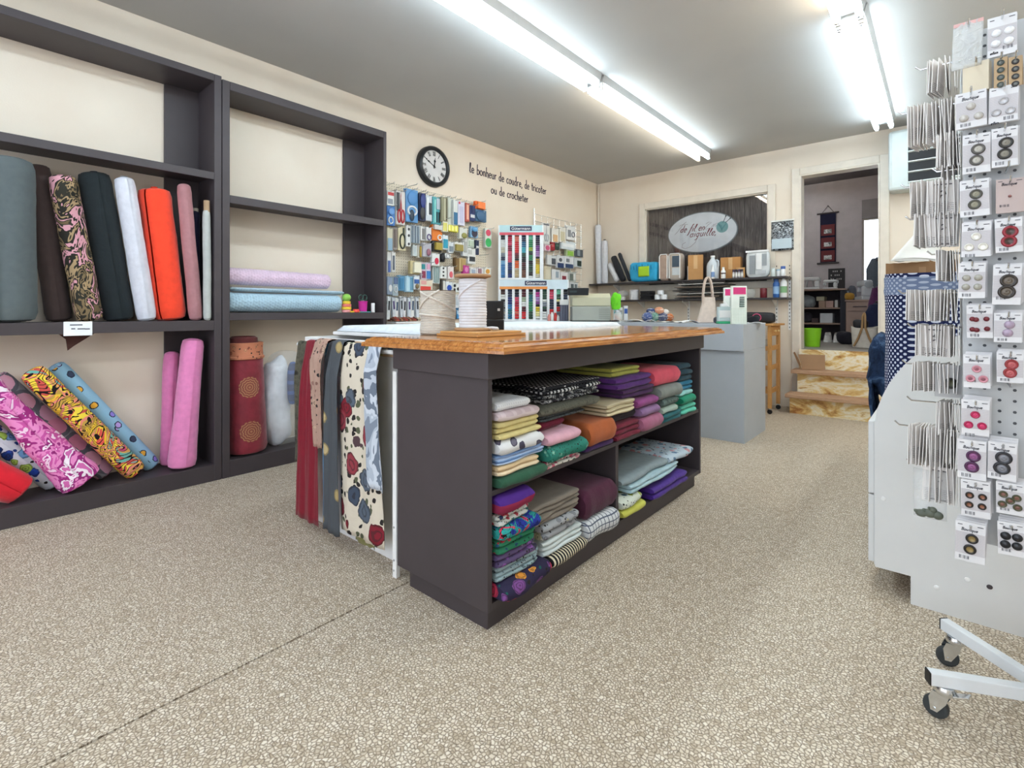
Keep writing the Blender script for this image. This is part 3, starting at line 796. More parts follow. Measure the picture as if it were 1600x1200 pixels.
drape('shiny blue grey cloth with bird print hanging rightmost on the table end', -1.855, -1.768, .89, .34, camo('blue_grey_satin', ['#7d8796','#aab3c0','#c3cad4','#6d7786','#b5bdc9','#5d6778'], 5), lay=2, nf=1, seed=5.9, b0=-1.82, b1=-1.712)
# crumpled tops and card on the rail
lump('folded_remnant', 'tan flap of folded remnant lying on the cloths under the table edge', 'cloth', (-1.98, 1.33, .9215), (.16, .03, .0003), cloth('#d7b595'), 2, .1) if False else None
cd = MB().box(-2.06, 1.2585, .86, -1.74, 1.2685, .915).build('tan_card_strip', mat('#d2b08e', .8), bevel=.003)
tag(cd, 'tan card strip wedged behind the hanging cloths under the wooden top', 'card')

# ---------------------------------------------------------------- folded cloth on the island shelves
US = .4605
F = fold
F('dark green folded cloth at the bottom of the nearest stack on the upper shelf', 1.225, 1.47, US, .500, cloth('#2f5a45'), .32, 1, -1.115, seed=1)
F('peach and cream folded cloth on the dark green one', 1.225, 1.44, .501, .537, stripe('peach_cream', '#d9bd95', '#e6d2b2', 30, 2), .30, 2, -1.122, seed=2)
F('thin blue folded cloth below the white anchor print', 1.225, 1.475, .538, .568, stripe('blue_shades', '#7d9cc9', '#b3c6e2', 60, 2, .4), .30, 3, -1.118, seed=3)
F('white folded cloth with dark anchor print in the nearest stack', 1.225, 1.455, .569, .622, scatter('anchor_print', '#d8d9db', ['#4d4a5c','#6c6878'], .075, .22, 'Object', line='#4d4a5c'), .30, 1, -1.122, seed=4)
F('cream yellow folded cloth with three plies in the nearest stack', 1.225, 1.45, .623, .680, cloth('#d6c688'), .31, 3, -1.121, seed=5)
F('pale pink checked folded cloth second from the top of the nearest stack', 1.225, 1.445, .681, .714, check('pink_check', '#cdb9bd', '#d9c9cb', 20), .30, 1, -1.125, seed=6)
F('white waffle folded cloth on top of the nearest stack', 1.225, 1.40, .715, .748, check('waffle', '#cfd0d3', '#e0e1e3', 90, duty=.5), .29, 1, -1.135, seed=7)
F('pink and white rose print folded cloth at the bottom of the second stack', 1.485, 1.735, US, .486, floral('pink_rose_print', '#d9d2cc', ['#d06a84','#e39aa8','#5a6a5a'], 30, '#3f4a40', .4), .28, 2, -1.122, seed=8)
F('teal green paisley folded cloth in the second stack', 1.482, 1.745, .487, .548, floral('teal_paisley', '#2f7a6c', ['#5fae98','#1f5a50','#8cc7b0'], 45, '#1f4a44', .3), .28, 1, -1.116, seed=9)
F('pale pink folded cloth wrapped round a maroon roll', 1.482, 1.70, .549, .592, cloth('#d9a7b6'), .30, 1, -1.118, seed=10)
bolt((-1.165,1.50,.613),(-1.175,1.66,.613), .019, cloth('#6a1830'), 'maroon rolled cloth lying on the pale pink folded cloth', wr=.05, seed=10, name='rolled_cloth', cat='rolled cloth')
F('rust orange folded cloth with a rolled edge on the upper shelf', 1.775, 1.985, .487, .585, cloth('#a85a32'), .28, 1, -1.125, seed=11, roll=False)
F('dark purple flat folded cloth under the rust orange one', 1.775, 2.00, US, .486, cloth('#43285a'), .28, 1, -1.135, seed=12)
F('black and charcoal patterned folded cloth under the grey one', 1.49, 1.80, .633, .655, tweed('charcoal_print', ['#1f2022','#55585a','#2c2d2f'], 40), .33, 2, -1.15, seed=13)
F('large olive grey folded cloth with a woven white edge, middle of the upper shelf', 1.47, 1.90, .656, .690, tweed('olive_grey', ['#55564d','#6d6d62','#4a4a43'], 70), .33, 1, -1.145, seed=14)
F('black and white houndstooth folded cloth, upper of the pair', 1.56, 1.99, .722, .753, check('houndstooth', '#dcdcdc', '#26262b', 42, ax=(0,1), duty=.5), .30, 2, -1.18, seed=15)
F('black and white speckled folded cloth, lower of the pair', 1.54, 1.95, .691, .721, tweed('speckled_black', ['#1d1d22','#29292e','#d8d8d8'], 60), .30, 2, -1.17, seed=16)
F('cream knitted folded cloth beside the houndstooth ones', 1.93, 2.19, .586, .640, stripe('cream_knit', '#cfc2a2', '#b8a988', 70, 2, .4), .30, 3, -1.118, seed=17)
F('maroon folded cloth with loose edge on the upper shelf', 2.015, 2.245, US, .536, cloth('#6e1a30'), .30, 3, -1.125, seed=18)
bolt((-1.16,2.01,.562),(-1.16,2.24,.560), .023, cloth('#2c262d'), 'black rolled cloth with a white end lying on the maroon cloth', wr=.04, seed=18, name='rolled_cloth', cat='rolled cloth', core=None)
F('mauve pink folded cloth at the bottom of the purple stack', 2.26, 2.485, US, .532, cloth('#a2627e'), .30, 1, -1.12, seed=19)
F('lilac folded cloth in the purple stack', 2.25, 2.45, .533, .580, cloth('#8a6a92'), .30, 1, -1.125, seed=20)
F('magenta folded cloth in the purple stack', 2.21, 2.43, .581, .626, cloth('#8c447e'), .30, 1, -1.125, seed=21)
F('deep plum folded cloth in the purple stack', 2.10, 2.42, .641, .684, cloth('#4a2a55'), .32, 2, -1.13, seed=22)
F('violet folded cloth on top of the purple stack', 2.05, 2.41, .685, .742, cloth('#5a3078'), .32, 2, -1.14, seed=23)
F('olive yellow folded cloth lying on the violet cloth', 2.06, 2.33, .743, .785, cloth('#a3a14c'), .30, 2, -1.17, seed=24)
F('dark teal folded cloth at the bottom of the green stack', 2.50, 2.76, US, .506, cloth('#1f5f66'), .30, 2, -1.125, seed=25)
F('pale sage folded cloth in the green stack', 2.50, 2.70, .507, .545, cloth('#a9bdb2'), .30, 1, -1.13, seed=26)
F('dark grey green printed folded cloth in the green stack', 2.50, 2.70, .546, .590, tweed('grey_green_print', ['#3c4a4a','#6d7d78','#25302f'], 40), .30, 1, -1.13, seed=27)
F('aqua folded cloth in the rightmost stack of the upper shelf', 2.785, 2.99, US, .515, cloth('#5fbfa8'), .30, 2, -1.14, seed=28)
F('emerald green folded cloth in the rightmost stack', 2.775, 2.99, .516, .565, cloth('#1f8a6a'), .30, 1, -1.14, seed=29)
F('grey folded cloth with teal corner in the green stack', 2.46, 2.72, .591, .660, cloth('#7f8580'), .30, 1, -1.12, seed=30)
F('pale mint folded cloth under the blue one in the rightmost stack', 2.775, 2.98, .566, .592, cloth('#9fd6d2'), .30, 1, -1.15, seed=31)
F('blue folded cloth in the rightmost stack', 2.775, 2.98, .593, .645, cloth('#2f7a9a'), .30, 2, -1.15, seed=32)
F('coral red folded cloth at the top right of the upper shelf', 2.42, 2.73, .662, .752, cloth('#d9586a'), .28, 1, -1.14, seed=33)
F('dark slate teal folded cloth at the top of the rightmost stack', 2.78, 2.98, .647, .745, cloth('#2c4a58'), .28, 3, -1.16, seed=34)
# lower shelf, near compartment
LS = .0925
F('multicoloured floral folded cloth rolled at the very bottom of the near stack', 1.222, 1.48, LS, .150, floral('bright_floral', '#2f2a44', ['#d2405a','#e2963a','#c83a5a','#7a4a8a'], 17, '#1f5a50', .48), .30, 1, -1.100, seed=41)
F('blue grey printed folded cloth with three plies in the near stack', 1.222, 1.44, .151, .198, floral('blue_grey_print', '#8fa3a8', ['#5d7078','#b5c3c6'], 40, '#4d5d66', .3), .30, 3, -1.115, seed=42)
F('purple floral printed folded cloth in the near stack', 1.222, 1.42, .199, .243, floral('purple_print', '#5a4a6e', ['#8a5aa0','#3a3a4a','#a08aa8'], 28, '#2f2f3c', .4), .30, 2, -1.118, seed=43)
F('green and red printed folded cloth in the near stack', 1.222, 1.41, .244, .289, floral('green_red_print', '#2f7a5a', ['#c8404a','#2a5a7a'], 34, '#1f4a3c', .3), .30, 2, -1.118, seed=44)
F('royal blue and red geometric folded cloth in the near stack', 1.222, 1.42, .290, .338, swirl('blue_geometric', ['#232f7a','#2a3a9a','#2f9a96','#c83a56','#27318a'], 14), .30, 1, -1.112, seed=45)
F('white, green and red printed folded cloth in the near stack', 1.222, 1.39, .339, .372, floral('white_green_print', '#c9ccc6', ['#2a6a6a','#b5404e','#2c3a5a'], 44, '#23403c', .4), .30, 2, -1.122, seed=46)
F('purple folded cloth with red squares on top of the near stack', 1.222, 1.395, .373, .435, check('purple_squares', '#4d2a80', '#4d2a80', 11, ax=(1,2), duty=.4, fg2='#8a2a48'), .30, 1, -1.118, seed=47)
F('black and cream striped folded cloth at the bottom of the second low stack', 1.50, 1.74, LS, .140, stripe('black_cream_stripe', '#1f1f22', '#cfc5ac', 62, 1, .45), .30, 1, -1.110, seed=48)
F('white satin folded cloth in the second low stack', 1.475, 1.73, .141, .197, cloth('#c9d2d2', .4), .30, 3, -1.118, seed=49)
F('grey paisley folded cloth in plastic in the second low stack', 1.475, 1.70, .198, .258, floral('grey_paisley', '#9a9ca0', ['#c9c4b5','#7d7f85','#b0a98a'], 22, '#6d6f75', .4), .30, 2, -1.128, seed=50)
F('taupe folded cloth on top of the second low stack', 1.43, 1.735, .259, .330, cloth('#7d7368'), .32, 4, -1.130, seed=51)
F('white and navy checked folded cloth under the burgundy one', 1.76, 2.015, LS, .178, check('navy_check', '#cdd0d3', '#5a6070', 42, duty=.18), .28, 1, -1.125, seed=52)
F('large burgundy folded cloth in the near low compartment', 1.76, 2.025, .179, .300, cloth('#4d2338'), .38, 1, -1.145, seed=53)
# far compartment
F('white and lime printed folded cloth at the left of the far compartment', 2.075, 2.27, .130, .178, floral('lime_print', '#cfd5c8', ['#b9c25a','#3f5a66'], 30, '#33484a', .4), .30, 1, -1.14, seed=54)
F('lime yellow folded cloth at the left of the far compartment', 2.08, 2.30, LS, .129, cloth('#c6c65a'), .30, 1, -1.122, seed=55)
F('purple satin folded cloth in the far compartment', 2.38, 2.80, LS, .158, cloth('#4a2a8a', .5), .30, 2, -1.118, seed=56)
F('pale blue folded cloth with torn lace edge in the far compartment', 2.17, 2.72, .184, .222, cloth('#a9c4cd'), .31, 2, -1.125, seed=57)
F('grey blue folded cloth on top in the far compartment', 2.12, 2.62, .223, .258, cloth('#8a979b'), .32, 1, -1.16, seed=58)
F('white and pink printed folded cloth at the right of the far compartment', 2.62, 2.93, .223, .262, floral('blue_pink_print', '#b9c8d3', ['#d99aa0','#6d8aa8'], 22, '#5a6f88', .4), .30, 1, -1.14, seed=59)

# ---------------------------------------------------------------- things standing on the island
ZT = .9535
bd = thing('wooden_board', (-1.42, 1.46, ZT), 'two thin wooden boards lying on the island top under the cord spools', 'board')
MB().box(-1.545, 1.33, ZT, -1.315, 1.615, ZT+.010).build('lower_board', mat('#b9854c', .35), bd, bevel=.002)
MB().box(-1.542, 1.345, ZT+.0102, -1.325, 1.60, ZT+.019).build('upper_board', mat('#c8955a', .35), bd, bevel=.002)
def spool(c, r, h, fr, colc, colf, label, wraps, cross, base=True, seed=0):
    t = thing('cord_spool', c, label, 'spool')
    cx, cy, cz = c
    z0 = .012 if base else .004
    pr = []
    for i in range(wraps*4+1):
        q = i/(wraps*4)
        pr.append((r*(.965 + .035*abs(sin(q*wraps*pi))) + r*.05*noise.noise((q*5, seed, 0)), z0 + (h-2*z0)*q))
    MB().lathe([(r*.3, z0)] + pr + [(r*.3, h-z0)], (cx, cy, cz), 32, caps=False).build('cord', cloth(colc, wr=.4, ws=8), t, smooth=True)
    if base:
        MB().lathe([(0.001,0),(fr*.96,0),(fr,.003),(fr,.009),(fr*.95,.0115),(0.001,.0115)], c, 32).build('bottom_flange', mat(colf, .7), t, smooth=True)
        MB().lathe([(.02,h-.0105),(fr*.6,h-.0105),(fr*.97,h-.004),(fr,h),(fr*.97,h+.006),(fr*.5,h+.002),(.02,h)], c, 32).build('top_flange', mat(colf, .7), t, smooth=True)
    else:
        MB().lathe([(.02,h-.004),(r*.97,h-.004),(r*.99,h),(.02,h)], c, 28).build('top_flange', mat(colf, .7), t, smooth=True)
        MB().lathe([(.02,0),(r*.99,0),(r*.97,.004),(.02,.004)], c, 28).build('bottom_flange', mat(colf, .7), t, smooth=True)
    for (a0, z0_, a1, z1_) in cross:
        pts = []
        for i in range(13):
            q = i/12; a = a0 + (a1-a0)*q
            pts.append((cx + (r*1.02)*cos(a), cy + (r*1.02)*sin(a), cz + z0_ + (z1_-z0_)*q + .004*sin(q*pi)))
        MB().tube(pts, .0045, 8).build('loose_strand', cloth(colc), t, smooth=True)
    return t
A = -.84    # the side of a spool that faces the middle of the shop
spool((-1.685, 1.475, ZT+.0005) if False else (-1.64, 1.42, ZT+.0005), .076, .186, .075, '#cfc8bd', '#7a6a5a', 'beige cord spool, the left of two on the island', 26, [(A-1.2,.11,A+.2,.185), (A-1.1,.18,A+1.2,.10), (A-1.2,.085,A+1.2,.065)], base=False, seed=1)
spool((-1.465, 1.455, ZT+.0198), .0575, .222, .076, '#d3d2d6', '#a8835f', 'tall white cord spool with wide cardboard flanges on the island', 17, [(A-1.3,.13,A+.6,.205)], seed=2)
MB().tube([(-1.41, 1.47, ZT+.03), (-1.385, 1.485, ZT+.032), (-1.37, 1.50, ZT+.03), (-1.38, 1.515, ZT+.026), (-1.405, 1.51, ZT+.026)], .005, 8).build('cord_end', cloth('#d3d2d6'), bpy.data.objects['cord_spool.001'], smooth=True)
t = thing('black_case', (-1.645, 1.775, ZT), 'black plastic case in two tiers behind the tall white spool', 'case')
MB(Matrix.Translation((-1.645, 1.775, ZT)) @ Matrix.Rotation(.7, 4, 'Z')).box(-.05,-.04,0,.05,.04,.058).build('lower_tier', M_BLACK, t, bevel=.004)
MB(Matrix.Translation((-1.645, 1.775, ZT)) @ Matrix.Rotation(.7, 4, 'Z')).box(-.049,-.039,.0595,.049,.039,.148).build('upper_tier', M_BLACK, t, bevel=.004)
MB(Matrix.Translation((-1.645, 1.775, ZT)) @ Matrix.Rotation(.7, 4, 'Z')).box(.02,-.042,.10,.032,-.039,.112).build('clasp', M_METAL, t)
# ---------------------------------------------------------------- writing: a single-stroke hand
def arc(cx, cy, rx, ry, a0, a1, n=8):
    return [(cx + rx*cos(radians(a0+(a1-a0)*i/n)), cy + ry*sin(radians(a0+(a1-a0)*i/n))) for i in range(n+1)]
O_ = arc(.35,.5,.35,.5,60,420,12)
GL = {
 'l': (.45,[[(.05,.35),(.3,1.3),(.35,1.9),(.2,1.95),(.12,1.6),(.12,.3),(.25,0),(.45,.1)]]),
 'e': (.75,[[(.05,.5),(.62,.55)] + arc(.36,.5,.32,.5,15,320,10)]),
 'b': (.75,[[(.12,2.0),(.08,1.0),(.08,-.1)],[(.08,.75)] + arc(.36,.5,.32,.48,130,-130,9)]),
 'o': (.8,[O_]),
 'n': (.75,[[(.08,1.0),(.08,0)],[(.08,.65)] + arc(.34,.66,.26,.34,160,0,6) + [(.6,0)]]),
 'h': (.75,[[(.12,2.0),(.08,0)],[(.08,.6)] + arc(.34,.62,.26,.36,160,0,6) + [(.62,-.15)]]),
 'u': (.78,[[(.08,1.0),(.08,.35)] + arc(.34,.32,.26,.32,180,350,6) + [(.6,1.0)],[(.6,.9),(.62,.1),(.7,0)]]),
 'r': (.55,[[(.08,1.0),(.08,0)],[(.08,.6),(.2,.9),(.38,1.0),(.5,.9)]]),
 'd': (.8,[arc(.34,.48,.30,.46,50,320,10),[(.58,2.0),(.60,.9),(.62,0),(.72,-.05)]]),
 'c': (.7,[arc(.38,.5,.34,.5,50,310,10)]),
 't': (.55,[[(.25,1.7),(.25,.15),(.4,0)],[(0,1.1),(.55,1.15)]]),
 'i': (.3,[[(.12,1.0),(.12,.05),(.2,0)],[(.12,1.35),(.14,1.42)]]),
 ',': (.3,[[(.12,.1),(.02,-.3)]]), ' ': (.55,[]),
 'f': (.6,[[(.65,1.9),(.5,2.05),(.32,1.8),(.2,.6),(.08,-.7),(-.1,-1.0)],[(.05,.95),(.5,1.05)]]),
 'a': (.8,[arc(.34,.48,.30,.46,50,320,10),[(.6,1.0),(.60,.15),(.72,0)]]),
 'g': (.8,[arc(.34,.5,.30,.46,50,320,10),[(.62,1.0),(.58,-.4),(.35,-.9),(.1,-.8)]]),
 'q': (.8,[arc(.34,.5,.30,.46,50,320,10),[(.62,1.0),(.6,-.9)]]),
 'B': (.95,[[(.12,0),(.15,1.7)],[(-.1,1.4),(.3,1.75),(.75,1.6),(.7,1.15),(.2,.95),(.8,.75),(.75,.15),(.1,0)]]),
 'm': (1.1,[[(.08,1.0),(.08,0)],[(.08,.65)] + arc(.30,.66,.22,.34,160,0,5) + [(.52,0)],[(.52,.65)] + arc(.74,.66,.22,.34,160,0,5) + [(.96,0)]]),
 'G': (1.1,[arc(.55,.8,.5,.8,50,330,10) + [(1.0,.75),(.6,.75)]]),
 'E': (.8,[[(.7,1.6),(.1,1.6),(.1,0),(.7,0)],[(.1,.85),(.6,.85)]]),
}
GL['ü'] = (.78, GL['u'][1] + [[(.18,1.35),(.2,1.45)],[(.48,1.35),(.5,1.45)]])
def pen(mb, text, put, width, xh, r, slant=0.0, n=4):
    """draws text along put(a, b) -> point; width is the line length, xh the height of an x"""
    tot = sum(GL[c][0] + .16 for c in text)
    k = width / tot; x = 0
    for c in text:
        w, st = GL[c]
        for s in st:
            mb.tube([put((x + px)*k + py*xh*slant, py*xh) for px, py in s], r, n)
        x += w + .16
    return mb
# wall lettering
wl = thing('wall_lettering', (XW, 4.3, 2.33), 'dark handwritten French lettering on the left wall beside the clock', 'lettering')
xt = XW + .002; M_INK = mat('#3a3040', .6)
for text, y0_, z0_, width, xh in (('le bonheur de coudre, de tricoter', 3.655, 2.497, 1.33, .052), ('ou de crocheter', 3.985, 2.338, .645, .050)):
    k = width / sum(GL[c][0] + .16 for c in text); y = y0_
    for c in text:
        w, st = GL[c]
        if st:
            m = MB()
            for s_ in st: m.tube([(xt, y + px*k, z0_ + py*xh) for px, py in s_], .0055, 5)
            m.build('letter', M_INK, wl, smooth=True)
        y += (w + .16)*k

# ---------------------------------------------------------------- wall clock
ck = thing('wall_clock', (XW, 3.155, 2.44), 'round black wall clock with Roman numerals on the left wall', 'clock')
TC = Matrix.Translation((XW + .001, 3.155, 2.44)) @ Matrix(((0,0,1,0),(1,0,0,0),(0,1,0,0),(0,0,0,1)))   # local x -> wall right, y -> up, z -> out
MB(TC).lathe([(.150,.030),(.152,.046),(.165,.056),(.182,.050),(.192,.035),(.194,.0),(.15,.0)], n=48, caps=False).build('rim', mat('#26282a', .35), ck, smooth=True)
MB(TC).lathe([(.151,.004),(.151,.028),(.0005,.028)], n=48, caps=False).build('dial', mat('#d3d1d0', .6), ck, smooth=True)
def stroke(mb, x0, y0, x1, y1, w, z, d=.002):
    v = Vector((x1-x0, y1-y0)); v.normalize(); p = Vector((-v.y, v.x))*w/2
    mb.prism([(x0-p.x,y0-p.y),(x1-p.x,y1-p.y),(x1+p.x,y1+p.y),(x0+p.x,y0+p.y)], z, z+d)
for hnum, s in enumerate(('XII','I','II','III','IIII','V','VI','VII','VIII','IX','X','XI')):
    a = pi/2 - hnum*pi/6
    mb = MB(TC @ Matrix.Translation((.122*cos(a), .122*sin(a), 0)) @ Matrix.Rotation(a - pi/2, 4, 'Z'))
    ws = {'I': .008, 'V': .017, 'X': .017}; tot = sum(ws[c] for c in s); x = -tot/2
    for c in s:
        w = ws[c]; h = .022
        if c == 'I': stroke(mb, x+w/2, -h, x+w/2, h, .0045, .028)
        elif c == 'V': stroke(mb, x+.002, h, x+w/2, -h, .0045, .028); stroke(mb, x+w-.003, h, x+w/2, -h, .0025, .028)
        else: stroke(mb, x+.002, h, x+w-.003, -h, .0045, .028); stroke(mb, x+w-.003, h, x+.002, -h, .0025, .028)
        x += w
    mb.build('numeral', M_BLACK, ck)
def hand(ang, L, w, nm):
    mb = MB(TC @ Matrix.Rotation(-ang, 4, 'Z'))
    mb.prism([(-w*.4,-.02),(w*.4,-.02),(w*.35,L*.45),(w,L*.62),(w*.25,L*.74),(.0008,L),(-.0008,L),(-w*.25,L*.74),(-w,L*.62),(-w*.35,L*.45)], .031, .033)
    mb.build(nm, M_BLACK, ck)
hand(radians(-62), .125, .008, 'minute_hand'); hand(radians(8), .085, .014, 'hour_hand')
MB(TC).lathe([(.009,.030),(.009,.036),(.001,.037)], n=16).build('hub', M_BLACK, ck)

# ---------------------------------------------------------------- pegboard and what hangs on it
g = G('pegboard_holes'); s = g.sep(g.co())
fy = g.math('SUBTRACT', g.math('FRACT', g.math('DIVIDE', s[1], .0254)), .5); fz = g.math('SUBTRACT', g.math('FRACT', g.math('DIVIDE', s[2], .0254)), .5)
d = g.math('SQRT', g.math('ADD', g.math('MULTIPLY', fy, fy), g.math('MULTIPLY', fz, fz)))
M_PEG = g.out(g.mix(g.lt(d, .15), '#d6cbb8', '#6d6355'), .6, spec=.3)
PX = XW + .022
tag(MB().box(XW + .002, 2.46, .98, PX, 3.88, 2.19).build('pegboard', M_PEG), 'cream pegboard on the left wall crowded with sewing notions', 'pegboard')

def hook_at(p, x1, label, group, base=None, name='peg_hook'):
    b = PX if base is None else base
    o = MB().tube([(b + .001, p[1], p[2]), (x1, p[1], p[2]), (x1 + .008, p[1], p[2] + .010)], .0028, 6).build(name, M_METAL, smooth=True)
    return tag(o, label, 'hook', group)
def pack(u0, v0, u1, v1, cc, parts, label, x=None, cat='packet', base=None, tilt=0, hook=True, name='notions_packet', body=None, stack=2):
    """a hanging pack; parts = (kind, a0, b0, a1, b1, colour) in fractions of the card"""
    x = x if x is not None else -3.635 + .05*rnd.random()
    p = oX(u0, v0, x); q = oX(u1, v1, x)
    y0, y1 = p.y, q.y
    z1 = (oX((u0+u1)/2, v0, x)).z; z0 = (oX((u0+u1)/2, v1, x)).z
    W, H = y1 - y0, z1 - z0
    T = Matrix.Translation((x, (y0+y1)/2, z1)) @ Matrix.Rotation(tilt, 4, 'X')
    dpt = body or .004
    card = MB(T).box(-dpt, -W/2, -H, 0, W/2, 0).build(name, mat(cc, .5), bevel=min(.003, dpt*.3))
    tag(card, label, cat)
    by = {}
    for k in parts: by.setdefault((k[5], k[0]), []).append(k)
    for (c, kind), ks in by.items():
        mb = MB(T)
        for (_, a0, b0, a1, b1, _c) in ks:
            ya, yb, za, zb = -W/2 + a0*W, -W/2 + a1*W, -b1*H, -b0*H
            cy, cz, ry, rz_ = (ya+yb)/2, (za+zb)/2, abs(yb-ya)/2, abs(zb-za)/2
            if kind == 'b': mb.box(0.0004, ya, za, .006, yb, zb)
            elif kind == 'p': mb.box(0.0004, ya, za, .0012, yb, zb)
            elif kind == 'k': mb.box(0.0004, ya, za, .026, yb, zb)
            elif kind == 'c': mb.lathe([(ry*.8, za), (ry, za+rz_*.15), (ry, zb-rz_*.15), (ry*.8, zb)], (ry*.8+.001, cy, 0), 12)
            elif kind == 'r': mb.tube([(.005, cy + ry*.85*cos(2*pi*i/16), cz + rz_*.85*sin(2*pi*i/16)) for i in range(16)], min(ry, rz_)*.22, 6, closed=True)
            elif kind == 'd':
                mb.add([(.004, cy, cz)] + [(.004, cy + ry*cos(2*pi*i/14), cz + rz_*sin(2*pi*i/14)) for i in range(14)] + [(.0004, cy + ry*cos(2*pi*i/14), cz + rz_*sin(2*pi*i/14)) for i in range(14)],
                       [(0, i+1, (i+1)%14+1) for i in range(14)] + [(i+1, i+15, (i+1)%14+15, (i+1)%14+1) for i in range(14)])
            elif kind == 'e': mb.ell((.010, cy, cz), (.010, ry, rz_), 10, 6)
            elif kind == 's':
                for i in range(3): mb.box(.0004, ya + (yb-ya)*(i/3), za, .004, ya + (yb-ya)*(i/3+.18), zb)
            elif kind == 'x':    # a pair of scissors
                for sgn in (-1, 1):
                    mb.tube([(.006, cy + sgn*ry*.5 + ry*.4*cos(2*pi*i/12), za + rz_*.5 + rz_*.42*sin(2*pi*i/12)) for i in range(12)], ry*.16, 6, closed=True)
                    mb.prism([(cy + sgn*ry*.25, za + rz_*.9), (cy + sgn*ry*.05, za + rz_*.9), (cy - sgn*ry*.1, zb)], .004 + sgn*.001, .006 + sgn*.001, 'yz')
        mb.build({'b':'insert','p':'print','k':'box','c':'cylinder','r':'ring','d':'disc','e':'pouch','s':'strip','x':'scissors'}[kind], mat(c, .45), card, smooth=kind in 'cre', angle=35)
    for i in range(stack):
        o = bpy.data.objects.new(name, card.data); col.objects.link(o)
        o.location = card.location + Vector((-.013*(i+1), .002*rnd.uniform(-1, 1), -.002*rnd.random())); o.rotation_euler = (0, 0, radians(rnd.uniform(-2, 2)))
        tag(o, ('next','farther')[i] + ' one behind the ' + label.replace(' on the wall pegboard', '').replace('narrow needle card, number', 'needle card number').replace(' in the bottom row', ''), cat)
    if hook: hook_at((x, (y0+y1)/2, z1 - .006), x + .075, 'hook of the ' + label.replace(' on the wall pegboard', '').replace('narrow needle card, number', 'needle card number').replace(' in the bottom row', ''), None, base)
    return card
W_, K_ = '#dcdcda', '#1d1e22'
PB = 'on the wall pegboard'
